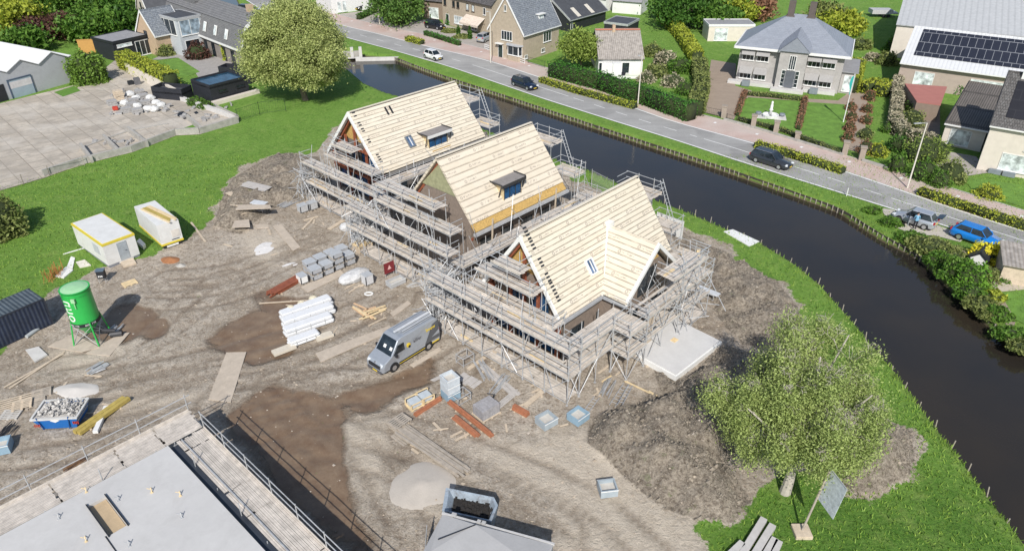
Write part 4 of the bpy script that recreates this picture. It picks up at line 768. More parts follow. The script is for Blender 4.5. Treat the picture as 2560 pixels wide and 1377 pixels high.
for i, (x, y, rx, h, mt, lb) in enumerate([(2192, 388, 1.2, 1.5, L_YG, 'yellow-green round shrub beside the garden path gate'), (2238, 425, 1.2, 2.2, L_GREEN, 'upright green shrub by the cycle path'), (2238, 375, 1.3, 1.8, L_DEEP, 'dark shrub at the bend of the tan hedge'), (2300, 400, 2.4, 3.0, L_WILLOW, 'wide arching shrub left of the tall lamp post'), (2330, 398, 2.0, 2.8, L_WILLOW, 'arching yellowish shrub right of the tall lamp post'), (2305, 445, 1.8, 2.2, L_GREEN, 'green shrub below the tall lamp post arm'), (2372, 450, 1.8, 2.4, L_MIX, 'shrub with white blossom in front of the garage'), (2345, 462, 1.3, 1.7, L_GREEN, 'small green shrub near the foot of the lamp post'), (2470, 490, 1.4, 1.2, L_YG, 'low yellow-green shrub on the lawn of the white house'), (2275, 315, 1.9, 2.4, L_MIX, 'tan and green bush in front of the red-roofed shed'), (2290, 285, 1.5, 2.2, L_GREEN, 'green bush touching the red-roofed shed'), (2215, 330, .8, 1.2, L_GREEN, 'small green bush on the lawn strip'),
    (497, 145, 2.1, 2.6, L_COPPER, 'purple-brown round bush in the villa garden'), (465, 130, 1.7, 2.4, leafmat('grey_leaves', (.07, .09, .06), (.16, .18, .13)), 'grey-green bush beside the purple-brown bush'), (415, 138, 1.5, 1.8, L_MIX, 'rusty green shrub against the brick wall'), (395, 130, .6, 2.6, L_YG, 'climbing plant on the brick gable corner'), (570, 150, .8, 3.2, L_YG, 'narrow bright green conifer beside the boarded wall'), (490, 262, 1.2, 1.2, L_GREEN, 'green weeds beside the black pool house'), (515, 270, 1.1, 1.0, L_GREEN, 'low weeds at the corner of the pool house'), (1068, 30, 1.2, 1.8, L_YG, 'yellow-green bush beside the awning house'), (1125, 62, .8, 2.6, L_HEDGE, 'clipped green bush beside the house window'), (960, 40, 1.0, 1.6, L_GREEN, 'dark green bush by the dark parked car'), (842, 25, 1.2, 2., L_GREEN, 'bush left of the white crossover'),
    (1146, 92, .35, 2.2, L_DEEP, 'slim cypress, left of two in the awning house garden'), (1175, 98, .35, 2.4, L_DEEP, 'slim cypress, right of two in the awning house garden'), (1155, 94, 1.6, .5, L_MIX, 'low grey-green bed in the awning house garden'), (1125, 80, 1.6, .5, L_MIX, 'low planting beside the black parked car'), (1640, 190, 2.0, 1.8, L_MIX, 'mixed bush behind the hedge right of the white box trailer'), (1662, 165, 2.0, 2.6, L_DRY, 'pale twiggy bush between bungalow and driveway'), (1700, 180, 2.2, 2.4, L_GREEN, 'green bush beside the long yellowish hedge'), (1630, 140, 1.8, 2.2, L_MIX, 'olive bush at the bungalow corner'), (1615, 205, 1.5, 1.6, L_DRY, 'dry bush in front of the bungalow porch'), (2235, 130, 2.0, 2.6, L_GREEN, 'green bush against the works hall gable'), (2215, 160, 1.8, 2.0, L_MIX, 'mixed bush at the works hall corner'), (2180, 150, 1.4, 1.2, L_DRY, 'pale dry bush behind the yellow-flowered hedge'), (2150, 120, 2.2, 1.8, L_MIX, 'mixed bush right of the villa side wing'), (1680, 215, 1.8, 2.0, L_DRY, 'tangled dry bush behind the clipped hedge'), (1712, 235, 1.6, 2.0, L_GREEN, 'green bush at the end of the clipped hedge'), (2455, 262, 1., .8, L_GREEN, 'weeds behind the garage')]):
    shrub(lb, G(x, y), rx, rx*.9, h, int(480*rx+200), .13 if y > 200 else .2, mt, seed=100+i)
# garden side bank bushes
BK = [(2225, 560, 1.3, 1.0, L_GREEN), (2275, 597, 1.6, .9, L_GREEN), (2322, 622, 2.4, 1.5, L_MIX), (2378, 642, 2.2, 1.3, L_MIX), (2345, 655, 1.6, 1.3, L_GREEN), (2390, 690, 2.1, 2.3, L_GREEN), (2420, 705, 2.0, 2.6, leafmat('lush_leaves', (.07, .18, .02), (.16, .30, .04))), (2455, 700, 1.6, 1.8, L_MIX), (2425, 740, 1.6, 1.5, L_GREEN), (2450, 768, 1.6, 1.3, L_MIX), (2480, 745, 1.2, 1.0, L_YG), (2490, 790, 1.4, 1.1, L_GREEN), (2470, 790, 1.0, .8, L_MIX), (2525, 840, 1.5, .9, L_GREEN), (2515, 700, 1.0, .8, L_GREEN), (2180, 530, 1.1, .8, L_GREEN), (2560, 870, 1.5, 1., L_MIX)]
WHERE = ['nearest the silver car', 'below the gap between the two parked cars', 'below the blue car, left half', 'below the blue car, right half', 'at the top of the wooden steps', 'left of the white gabled hutch', 'brightest and tallest, below the white gabled hutch', 'right of the white gabled hutch', 'on the quay below the tallest bush', 'beside the pale flowering patch', 'yellowest, behind the pale flowering patch', 'below the pale flowering patch', 'at the quay posts halfway down', 'near the end of the quay', 'on the garden beside the round bed', 'furthest up the bank, left of the silver car', 'last one before the right picture edge']
for i, ((x, y, r, h, mt), wh) in enumerate(zip(BK, WHERE)): shrub('canal bank bush on the far side, '+wh, G(x, y), r*.85, r*.65, h*.72, int(900*r), .13, mt, name='bank_bush', cat='bush', group='bushes on the far canal bank', seed=140+i)
shrub('bright yellow shrub in front of the blue car, left clump', G(2455, 650), 1.7, 1.2, 1.6, 1500, .14, L_YEL, name='yellow_shrub', group='bright yellow shrubs', seed=170); shrub('bright yellow shrub in front of the shed, right clump', G(2492, 650), 1.2, 1.0, 1.5, 1000, .14, L_YEL, name='yellow_shrub', group='bright yellow shrubs', seed=171)
# grass blades, soil clods
def scatter_mask(fn, n_, box_, seed):
    rs = np.random.RandomState(seed); x = rs.uniform(box_[0], box_[1], n_); y = rs.uniform(box_[2], box_[3], n_); k = fn(x, y, rs); return x[k], y[k], rs
DP = np.array(DIRT)
def is_grass(x, y, rs): return (sdist(x, y, DP) < .2) & (sdist(x, y, CANAL) < .25) & (sdist(x, y, YARD) < -.3)
x, y, rs = scatter_mask(is_grass, 200000, (-60, 60, 16, 80), 5); keep = rs.rand(len(x)) < np.where(y > 45, .5, 1.); x, y = x[keep], y[keep]
zz = np.array([zat(a, c) for a, c in zip(x, y)]); k = len(x); s_ = rs.uniform(.07, .2, k)*np.where(sdist(x, y, CANAL) > -1., 1.6, 1.); ang = rs.uniform(0, 6.28, k); wd = rs.uniform(.02, .045, k)
tp = np.stack([x+rs.normal(size=k)*.09, y+rs.normal(size=k)*.09, zz+s_], 1); ax_ = np.stack([np.cos(ang)*wd, np.sin(ang)*wd, 0*ang], 1); bs = np.stack([x, y, zz-.02], 1); vv = np.stack([bs-ax_, bs+ax_, tp+ax_*.3, tp-ax_*.3], 1).reshape(-1, 3)
me = npmesh('grass_blades', vv, [leafmat('grass_blades', (.09, .19, .02), (.26, .36, .07), .3)]); o = D.objects.new('grass', me); COL.objects.link(o); tag(o, 'rough green grass of the meadow and the canal bank', 'grass', kind='stuff')
cv = MB(); rs = np.random.RandomState(8)
for ci, c in enumerate(CLODS):
    c = np.array(c); n_ = (1300, 2300, 3600, 1200)[ci]; x = rs.uniform(c[:, 0].min(), c[:, 0].max(), n_*2); y = rs.uniform(c[:, 1].min(), c[:, 1].max(), n_*2); k = sdist(x, y, c) > .15; x, y = x[k][:n_], y[k][:n_]
    for a, b_ in zip(x, y):
        r = rs.exponential(.03)+.022; r = min(r, .2); z = zat(a, b_)+r*.2; q = rs.uniform(.6, 1.3, 6)*r
        cv.add([(a+q[0], b_+.3*r, z), (a-.2*r, b_+q[1], z+.2*r), (a-q[2], b_, z), (a, b_-q[3], z-.1*r), (a+.2*r, b_, z+q[4]), (a, b_, z-r*.5)], [(0, 1, 4), (1, 2, 4), (2, 3, 4), (3, 0, 4), (1, 0, 5), (2, 1, 5), (3, 2, 5), (0, 3, 5)])
tag(cv.build('soil_clods', M('dry_clods', (.29, .25, .20), .95, .6, 1.5)), 'loose brown lumps of clay covering the soil heaps', 'soil clods', kind='stuff')
pb = MB()
x, y, rs = scatter_mask(lambda x, y, rs: (sdist(x, y, DP) > .8) & (sdist(x, y, CANAL) < -1), 5200, (-50, 46, 18, 74), 15)
for a, b_ in zip(x, y):
    r = min(.13, rs.exponential(.02)+.012); z = zat(a, b_); pb.add([(a+r, b_, z), (a, b_+r, z), (a-r, b_, z), (a, b_-r, z), (a, b_, z+r*.8)], [(0, 1, 4), (1, 2, 4), (2, 3, 4), (3, 0, 4)])
mc_ = MB(); rs9 = np.random.RandomState(77); xx = rs9.uniform(-50, 44, 60000); yy = rs9.uniform(18, 74, 60000); rz_i = rut[np.clip(np.searchsorted(ys, yy)-1, 0, ny-1), np.clip(np.searchsorted(xs, xx)-1, 0, nx-1)]; di_ = dirt[np.clip(np.searchsorted(ys, yy)-1, 0, ny-1), np.clip(np.searchsorted(xs, xx)-1, 0, nx-1)]; we_ = wet[np.clip(np.searchsorted(ys, yy)-1, 0, ny-1), np.clip(np.searchsorted(xs, xx)-1, 0, nx-1)]; kk = (di_ > .9) & (we_ < .3) & (rs9.rand(60000) < .10+.5*rz_i+.3*(fbm(xx, yy, 4, 5) > .56))
for a, b_ in zip(xx[kk][:14000], yy[kk][:14000]):
    r = min(.14, rs9.exponential(.02)+.018); z = zat(a, b_)+.01; q = rs9.uniform(.6, 1.4, 4)*r; mc_.add([(a+q[0], b_, z), (a, b_+q[1], z), (a-q[2], b_, z), (a, b_-q[3], z), (a, b_, z+r*.75)], [(0, 1, 4), (1, 2, 4), (2, 3, 4), (3, 0, 4)])
tag(mc_.build('mud_clods', M('mud_crumbs', (.42, .355, .28), .95, .6, 1.1)), 'small lumps of dried mud thrown up along the tyre tracks', 'mud', kind='stuff')
tag(pb.build('rubble_crumbs', M('pale_crumbs', (.46, .41, .35), .95, .6, 1.5)), 'small pale stones and crumbs scattered over the site earth', 'rubble', kind='stuff')
# ---------------- neighbouring buildings ----------------
def place(A, B, z, Wd, C=None):
    a, b_ = G(*A, z), G(*B, z); rz = dirz(a, b_); L = (b_.xy-a.xy).length
    nn = Vector((-math.sin(rz), math.cos(rz)))
    if C is not None: c = G(*C, z); Wd = abs((c.xy-a.xy).dot(nn))
    o = a.xy+nn*Wd/2; return Vector((o.x, o.y, 0)), rz, L, Wd
def flat_house(name, label, loc, rz, L, Wd, h, wall, roof, wins=(), par=.15, rim=None, cat='building', group=None, oh=.1, over=0):
    r = thing(name, label, cat, loc, rz, group); mb = MB(); mb.b(0, -Wd/2, -.2, L, Wd/2, h); mb.build('wall', wall, r)
    rf = MB(); rf.b(-oh+.05, -Wd/2-oh+.05, h+.004, L+oh-.05, Wd/2+oh-.05, h+.06); ro = rf.build('roof', roof, r); q = MB(); t = .14; o = oh
    for (a, b_, c, d) in ((-o, -Wd/2-o, L+o, -Wd/2-o+t), (-o, Wd/2+o-t, L+o, Wd/2+o), (-o, -Wd/2-o+t, -o+t, Wd/2+o-t), (L+o-t, -Wd/2-o+t, L+o, Wd/2+o-t)): q.b(a, b_, h-.25, c, d, h+par)
    q.build('roof_edge', rim or wall, ro)
    for w_ in wins:
        F, a, z, ww, hh = w_[:5]; k = w_[5] if len(w_) > 5 else {}; o, ax, out = facev(F, L, Wd); win(r, o, ax, out, a, z, ww, hh, **k)
    return r
BEIGE = M('beige_brick', (.44, .37, .28), .9, .2, 2, grime=.2); SAND = M('sandy_brick', (.50, .37, .25), .9, .2, 2, grime=.15); GREYB = M('grey_brown_facade', (.36, .32, .27), .9, .2, 2, grime=.25); LBEIGE = M('pale_render', (.68, .62, .54), .85, .12, 1.5, grime=.15, gcol=(.4, .36, .3))
BT = tiles('blue_grey_tiles', (.15, .17, .20), (.22, .24, .27), (.05, .055, .06), .28, .32, lich=.5); DT = tiles('dark_brown_tiles', (.075, .07, .068), (.13, .12, .115), (.03, .03, .03), .24, .32, lich=.2); GT = tiles('grey_shingles', (.15, .15, .155), (.19, .19, .19), (.08, .08, .08), .5, .3)
SLATE = tiles('smooth_slate', (.22, .24, .28), (.25, .27, .31), (.17, .18, .2), .45, .25, .5, ms=.012, bmp=.2); PANEL = tiles('solar_panels', (.02, .022, .032), (.028, .03, .042), (.32, .33, .35), 1.0, 1.25, .2, ms=.03, bmp=.1, spec=.7); PANELX = PANEL
RIBG = stripes('white_ribbed_sheet', (.56, .57, .58), (.66, .67, .68), 'X', .5, .2, .5, bmp=.3, var=.06); FIBRO = stripes('fibre_cement_sheet', (.36, .32, .28), (.46, .42, .38), 'X', .3, .4, .9, bmp=.5, var=.25); BLACKW = stripes('black_boards', (.012, .014, .018), (.028, .03, .038), 'X', .2, .15, .6); BLACKR = M('black_render', (.022, .024, .032), .6, .3, 1.5)
ROOFG = M('grey_roofing_felt', (.30, .30, .31), .85, .2, 1.5, grime=.3, gcol=(.2, .19, .18)); ROOFD = M('dark_roofing_felt', (.075, .078, .085), .6, .35, 1.5); REDF = M('red_roofing_felt', (.42, .17, .14), .85, .12, 1.2)
# gabled brick house with bay window
ze = HG(1312, 158, 87); loc, rz, L, Wd = place((1308, 85), (1398, 58), ze, 7, (1234, 66))
hb = gable_house('brick_house', 'brick house with blue-grey tiled roof, white bay window and white gable trim', loc, rz, L, Wd, ze, ze+Wd*.72, [BEIGE], BT, verge=WHITE, gut=WHITE, wins=[('x0', -.2, ze*.66, 2.3, 1.5, dict(nx_=4)), ('x0', .1, ze+Wd*.72*.58, .45, 1.0, {}), ('y0', L*.66, ze*.46, 2.2, 1.7, dict(nx_=3)), ('y0', L*.55, .5, 1.0, .7, dict(nx_=2)), ('y0', L*.08, .4, .8, .6, dict(nx_=2))], chim=[(L*.7, .3, .7, .6, ze+Wd*.72+.9)])
bay = MB(); yb = -Wd*.27; bw = Wd*.40; bp = [(0, yb-bw/2), (-.55, yb-bw/2+.35), (-.55, yb+bw/2-.35), (0, yb+bw/2)]; bay.prism([(q[0]-.02, q[1]) for q in bp], 0, .95); bo = bay.build('bay_window', BEIGE, hb)
for (a, b_) in zip(bp[:-1], bp[1:]):
    a, b_ = Vector((*a, 0)), Vector((*b_, 0)); d = (b_-a); ln = d.length; d.normalize(); out = Vector((-abs(d.y), d.x*(1 if d.y > 0 else -1), 0)); out = Vector((d.y, -d.x, 0)) if Vector((d.y, -d.x, 0)).x < 0 else Vector((-d.y, d.x, 0)); win(bo, a, d, out, ln/2, .95, ln, 1.5, 2 if ln > 1 else 1, 1, pr=.04)
g_ = MB(); g_.prism(bp, .96, 2.4); g_.build('bay_glass', DARKGL, bo); rf = MB(); rf.prism([(0, yb-bw/2-.25), (-.85, yb-bw/2+.2), (-.85, yb+bw/2-.2), (0, yb+bw/2+.25)], 2.46, 2.66); rf.build('bay_roof', M('zinc', (.55, .57, .6)), bo)
door(hb, 'x0', L, Wd, Wd*.16, .9, 2.1, M('dark_green_door', (.03, .05, .045), .5)); cn = MB(); cn.b(-.7, Wd*.16-.7, 2.3, -.02, Wd*.16+.7, 2.42); cn.build('door_canopy', WHITE, hb)
dz_ = Wd*.72; dd_ = MB(); dd_.b(L*.52, -Wd/2+.75, ze+.9, L*.52+1.3, -Wd/2+2.4, ze+2.0); dd = dd_.build('dormer', WHITE, hb); win(dd, (0, -Wd/2+.75, 0), (1, 0, 0), (0, -1, 0), L*.52+.65, ze+.95, 1.2, .95, 2, 1, gl=LITEGL); dr = MB(); dr.b(L*.52-.25, -Wd/2+.45, ze+2., L*.52+1.55, -Wd/2+2.6, ze+2.12); dr.build('dormer_roof', WHITE, dd)
# semi-detached beige house with awning
ze = 5.6; b0, b1 = G(1108, 60), G(1232, 92); rz = dirz(b0, b1); L = (b1-b0).length; nn = Vector((-math.sin(rz), math.cos(rz), 0)); Wd = 8.
ha = gable_house('beige_house', 'wide beige brick house with striped awning and row of small upper windows', b0+nn*Wd/2, rz, L, Wd, ze, ze+3.4, [BEIGE], DT, gut=M('dark_gutter', (.07, .06, .06)), wins=[('y0', L*q, 3.6, .8, 1.2, dict(fr=M('brown_frame', (.12, .09, .07)), gl=(LITEGL if q > .5 else DARKGL))) for q in (.06, .24, .33, .52, .63)]+[('y0', L*.85, 3.5, .7, 1.3, {}), ('y0', L*.33, .7, 2.6, 1.5, dict(nx_=2, gl=LITEGL)), ('y0', L*.62, .3, 2.4, 1.9, dict(nx_=3)), ('x1', 0, 3.3, 1.2, 1.4, dict(fr=M('brown_frame', (.12, .09, .07)), gl=LITEGL)), ('y0', L*.1, 0, 1.0, 2.1, {})], chim=[(L*.5, 1, .8, .6, ze+4.3)])
aw = MB(); x0, x1 = L*.50, L*.86; aw.obox((x0, -Wd/2-.05, 2.9), (x1-x0, 0, 0), (0, -1.9, -1.15), (0, -.03, .04)); ao = aw.build('awning', stripes('awning_cloth', (.66, .50, .38), (.86, .80, .72), 'X', .32, .5, .8, bmp=0, soft=.03), ha)
av = MB(); av.obox((x0, -Wd/2-1.96, 1.45), (x1-x0, 0, 0), (0, -.02, 0), (0, 0, .3)); av.build('valance', stripes('awning_cloth', (.6, .4, .3), (.8, .8, .7)), ao); an = MB(); an.tube((x0+.05, -Wd/2, 1.9), (x0+.05, -Wd/2-1.9, 1.72), .03); an.tube((x1-.05, -Wd/2, 1.9), (x1-.05, -Wd/2-1.9, 1.72), .03); an.build('awning_arm', BLACK, ao)
# white house at the top edge
b0, b1 = G(831, 36), G(935, 22); rz = dirz(b0, b1); L = (b1-b0).length; nn = Vector((-math.sin(rz), math.cos(rz), 0))
gable_house('white_house', 'white rendered house with one dark upper window at the top edge, behind two cars', b0+nn*4, rz, L, 8, 5.6, 8.6, [M('white_render', (.72, .72, .70), .8, .1)], DT, wins=[('y0', L*.18, .2, .9, 2.1, dict(gl=LITEGL)), ('y0', L*.3, .2, .9, 2.1, dict(gl=LITEGL)), ('y0', L*.8, 3.0, 1.5, 1.2, dict(fr=BLACK))])
b0, b1 = G(1040, 45), G(1106, 60); rz = dirz(b0, b1); L = (b1-b0).length; nn = Vector((-math.sin(rz), math.cos(rz), 0))
gable_house('brown_house', 'brown brick house with pale garage door between the willow and the awning house', b0+nn*5, rz+.3, L, 8, 3.6, 7.4, [M('brown_brick', (.26, .20, .155), .9, .2)], DT, verge=BLACK, wins=[('y0', L*.3, .1, 2.2, 2.1, dict(gl=LITEGL))])
# black barn, shed, white outbuildings, brown roofed bungalow
ze = HG(1423, 82, 52); loc, rz, L, Wd = place((1424, 50), (1515, 25), ze, 6, (1388, 22))
bb = gable_house('black_barn', 'black boarded barn with solar panels and pale roof strips', loc, rz, L, Wd, ze, ze+Wd*.34, [BLACKW], ROOFD, verge=STEEL, gut=STEEL, wins=[('y0', L*.06, .2, .7, 1.4, {})])
sy = Wd*.34/(Wd/2)
for (a, b_) in ((.03, .2), (.31, .57), (.69, .97)):
    mb = MB(); slope_slab(mb, L*a, L*b_, -Wd/2+.1, ze+.16+.02, -.25, ze+.18+sy*(Wd/2-.35), .06); mb.build('solar_array', PANEL, bb)
for a in (.21, .58):
    mb = MB(); slope_slab(mb, L*a, L*(a+.09), -Wd/2-.1, ze+.16-.02, -.1, ze+.17+sy*(Wd/2-.2), .03); mb.build('pale_roof_strip', M('pale_strip', (.62, .58, .5), .8), bb)
h = 2.4; loc, rz, L, Wd = place((1511, 56), (1569, 63), h, 4, (1534, 41)); flat_house('garden_shed', 'small black shed with flat grey roof and pale edge', loc, rz, L, Wd, h, BLACKW, ROOFD, rim=STEEL, cat='shed')
b0, b1 = G(1530, 32), G(1601, 38); rz = dirz(b0, b1); L = (b1-b0).length; nn = Vector((-math.sin(rz), math.cos(rz), 0)); gable_house('white_outbuilding', 'long low white outbuilding with grey roof at the top edge', b0+nn*3, rz, L, 6, 2.5, 4.2, [WHITE], ROOFG, cat='outbuilding')
b0, b1 = G(1492, 26), G(1523, 31); rz = dirz(b0, b1); L = (b1-b0).length; gable_house('red_roof_outbuilding', 'small white outbuilding with a red roof at the top edge', b0+nn*3, rz, L, 6, 2.6, 4.2, [WHITE], REDF, cat='outbuilding')
b0, b1 = G(1395, 18), G(1440, -5); gable_house('grey_roof_barn', 'grey-roofed barn behind the black barn at the top edge', G(1330, 8)+Vector((2, 8, 0)), dirz(b0, b1), 26, 9, 3, 5.4, [GREYB], ROOFG, cat='barn')
ze = 2.7; loc, rz, L, Wd = place((1500, 142), (1590, 140), ze, 9); rt = G(1498, 66, 5.6); 
bw_ = gable_house('brown_bungalow', 'low white-walled bungalow with big brown sheet roof and orange ridge tiles', loc, rz-.06, L+1.2, 10.5, ze, 5.6, [WHITE], FIBRO, oh=.4, wins=[('y0', L*.15, .3, 1.6, 1.7, dict(nx_=2)), ('y0', L*.75, .3, 1.2, 1.7, {})])
mb = MB(); mb.b(-.1, -.35, 5.72, L*.44, .3, 5.86); mb.b(L*.54, -.35, 5.72, L+1.3, .3, 5.86); mb.build('ridge_tiles', M('orange_ridge_tiles', (.50, .20, .13), .85, .3, 6), bw_); mb = MB(); mb.b(L*.45, -.6, 5.2, L*.53, .2, 6.5); mb.build('chimney', SAND, bw_)
mb = MB(); mb.b(L*.36, -6.8, 0, L*.60, -5.2, 2.2); mb.build('porch', WHITE, bw_); mb = MB(); mb.b(-1, -7.5, .1, L+1.5, -7.4, .55); mb.build('white_rail', WHITE, bw_)
# villa with hipped roof
f0, f1 = G(1838, 205), G(2092, 236); rz = dirz(f0, f1)+.02; L = (f1-f0).length; Wv = 10.; hv = 5.4; nn = Vector((-math.sin(rz), math.cos(rz), 0))
vl = thing('villa', 'large grey villa with hipped slate roof, grey awnings and a garden in front', 'villa', f0+nn*Wv/2, rz)
VW = M('villa_stone', (.42, .40, .385), .9, .2, 1.5, grime=.2); mb = MB(); mb.b(0, -Wv/2, -.2, L, Wv/2, hv); mb.build('wall', VW, vl)
mb = MB(); o_ = .7; rx0, rx1 = L*.40, L*.60; zr = hv+4.1; mb.add([(-o_, -Wv/2-o_, hv), (L+o_, -Wv/2-o_, hv), (L+o_, Wv/2+o_, hv), (-o_, Wv/2+o_, hv), (rx0, 0, zr), (rx1, 0, zr)], [(0, 1, 5, 4), (1, 2, 5), (2, 3, 4, 5), (3, 0, 4), (3, 2, 1, 0)]); ro = mb.build('roof', SLATE, vl)
mb = MB(); mb.b(-o_-.1, -Wv/2-o_-.15, hv-.25, L+o_+.1, -Wv/2-o_-.003, hv+.1); mb.b(-o_-.15, -Wv/2-o_-.15, hv-.25, -o_-.003, Wv/2+o_, hv+.1); mb.b(L+o_+.003, -Wv/2-o_-.15, hv-.25, L+o_+.15, Wv/2+o_, hv+.1); mb.build('gutter', WHITE, ro)
for xx in (rx0, rx1): mb = MB(); mb.b(xx-.45, -.4, zr-.8, xx+.45, .4, zr+1.8); mb.b(xx-.6, -.55, zr-.9, xx+.6, .55, zr-.2); mb.build('chimney', M('dark_chimney_brick', (.12, .10, .09), .9), ro)
bx0, bx1 = L*.40, L*.66; mb = MB(); mb.b(bx0, -Wv/2-1.3, -.2, bx1, -Wv/2+.02, hv+.2); mb.ext([(0, 0)]*3, 0, 0) if False else None; bayo = mb.build('centre_bay', VW, vl)
mb = MB(); mx = (bx0+bx1)/2; yb0 = -Wv/2-1.6
for s in (-1, 1): mb.add([(mx, yb0, hv+2.2), (mx+s*(bx1-bx0+.6)/2, yb0, hv+.2), (mx+s*(bx1-bx0+.6)/2, -Wv/2+1.5, hv+1.), (mx, -1.5, hv+2.8)], [(0, 1, 2, 3)])
mb.add([(bx0-.3, yb0, hv+.15), (bx1+.3, yb0, hv+.15), (mx, yb0, hv+2.15)], [(0, 1, 2)]); mb.build('gable_roof', SLATE, bayo)
for q in (.42, .5, .58): win(bayo, (0, -Wv/2-1.3, 0), (1, 0, 0), (0, -1, 0), bx0+(bx1-bx0)*q, 3.0, .35, 2.0, 1, 1)
for q in (.25, .75): win(bayo, (0, -Wv/2-1.3, 0), (1, 0, 0), (0, -1, 0), bx0+(bx1-bx0)*q, .5, .6, 2.4, 1, 4)
mb = MB(); mb.b(mx-.8, -Wv/2-1.36, .4, mx+.8, -Wv/2-1.302, 2.8); mb.build('door', M('grey_door', (.12, .13, .15), .5), bayo)
AWN = M('grey_awning', (.34, .33, .32), .8, .15, 3)
for q in (.09, .235, .73, .87):
    for z in (.7, 3.4):
        win(vl, (0, -Wv/2, 0), (1, 0, 0), (0, -1, 0), L*q, z, 1.7, 1.5, 3, 1); a = MB(); a.obox((L*q-.95, -Wv/2-.04, z+1.75), (1.9, 0, 0), (0, -.85, -.8), (0, -.03, .03)); a.build('awning', AWN, vl)
mb = MB(); mb.b(-1., -Wv/2-1.2, -.2, bx0-.2, -Wv/2-.003, .45); mb.b(bx0-.4, -Wv/2-2.6, -.2, bx1+.4, -Wv/2-1.303, .35); mb.b(bx1+.2, -Wv/2-1.2, -.2, L-.3, -Wv/2-.003, .45); mb.build('terrace', CONC, vl)
for q in (.12, .78): mb = MB(); mb.box((L*q, -Wv/2-1.6, .45), (1.1, .5, .8)); mb.build('planter', M('blue_grey_box', (.22, .25, .28), .6), vl)
mb = MB(); mb.b(L+.05, -Wv/2+.6, -.2, L+1.9, Wv/2-2, 3.); sw = mb.build('side_wing', VW, vl); win(sw, (L+.05, -Wv/2+.6, 0), (1, 0, 0), (0, -1, 0), .95, .3, 1.1, 2.3, 1, 1, gl=LITEGL); mb = MB(); mb.b(L-.1, -Wv/2+.3, 3.0, L+2.2, Wv/2-1.7, 3.14); mb.build('wing_roof', ROOFG, sw)
h = 2.8; loc, rz, L, Wd = place((1776, 66), (1862, 66), h, 6); flat_house('villa_outbuilding', 'pale outbuilding with grey flat roof left of the villa', loc, rz, L+2, 4.5, h, LBEIGE, ROOFG, rim=WHITE, wins=[('y0', 2.3, .1, 2.4, 2.2, dict(gl=LITEGL))], cat='outbuilding')
# white works hall with solar roof
ze = 3.6; loc, rz, L, Wd = place((2256, 152), (2560, 192), ze, 14, None); wh = gable_house('works_hall', 'brick works hall with pale metal roof carrying long solar panel rows', loc, rz, L+14, 15, ze, ze+3.4, [M('pinkish_brick', (.44, .36, .31), .9, .15, 2)], RIBG, gut=WHITE, oh=.5, cat='hall', wins=[('y0', 11.5, .1, 4.4, 2.4, dict(gl=LITEGL, nx_=1, ny_=1)), ('y0', 3.4, .1, 2.6, 2.4, dict(gl=LITEGL)), ('y0', 18.6, .3, 2.8, 1.5, dict(nx_=2, gl=LITEGL))])
s_ = 3.4/7.5; mb = MB(); slope_slab(mb, 1.2, L+13, -6.2, ze+.2+s_*1.3, -.5, ze+.2+s_*7.0, .07); mb.build('solar_array', PANEL, wh)
l_, r_, L2, _w = place((2243, 62), (2560, 92), 5.2, 30); gable_house('white_hall', 'big white-roofed hall behind the works hall at the top right corner', l_, r_, L2+14, 30, 5.2, 8.2, [LBEIGE], stripes('dull_ribbed_sheet', (.44, .45, .455), (.52, .53, .535), 'X', .9, .2, .6, bmp=.3, var=.1), cat='hall')
# garage and white house on the right
ze = HG(2351, 362, 311); loc, rz, L, Wd = place((2366, 309), (2468, 328), ze, 7, (2375, 234)); gh = gable_house('garage', 'pale garage with dark brown tiled roof and white shutter door', loc, rz, L, Wd, ze, ze+1.9, [LBEIGE], tiles('ribbed_dark_tiles', (.13, .115, .10), (.17, .15, .135), (.05, .045, .04), .26, .9, ms=.05), gut=WHITE, verge=BLACK, yr=Wd/2-.6, wins=[('y0', L*.42, .25, L*.52, 1.9, dict(gl=LITEGL))], cat='garage')
ze = HG(2449, 428, 314); loc, rz, L, Wd = place((2480, 311), (2600, 331), ze, 10); hw_ = gable_house('rendered_house', 'pale rendered house with dark tiled solar roof and white chimney at the right edge', loc, rz, L+4, 9.5, ze, ze+4.4, [LBEIGE], DT, gut=WHITE, verge=BLACK, wins=[('y0', 3.4, .5, 3.0, 1.9, dict(gl=LITEGL)), ('y0', 5.0, ze*.56, 2.6, 1.5, dict(nx_=2, gl=LITEGL)), ('y0', 9., .5, 3.0, 1.9, dict(gl=LITEGL))], chim=[])
s_ = 4.4/4.75; mb = MB(); slope_slab(mb, 1.0, L+3, -4.2, ze+.22+s_*.55, -.8, ze+.22+s_*3.95, .06); mb.build('solar_array', tiles('black_panels', (.02, .02, .024), (.024, .024, .03), (.05, .05, .055), 1.7, 1.1, .3, ms=.02, bmp=.1), hw_); mb = MB(); mb.b(1.2, -.6, ze+3.4, 2.4, .4, ze+5.4); mb.build('chimney', WHITE, hw_)
for x_, lb in ((2485, 'grey planter box under the lower window of the rendered house, left'), (2520, 'grey planter box under the lower window of the rendered house, right')): mb = MB(); mb.b(-.6, -.2, 0, .6, .2, .45); mb.b(-.52, -.14, .45, .52, .14, .5); tag(mb.build('planter', M('blue_grey_box', (.2, .2, .2)), loc=G(x_, 434 if x_ < 2500 else 441), rz=rz), lb, 'planter', 'planters under the window')
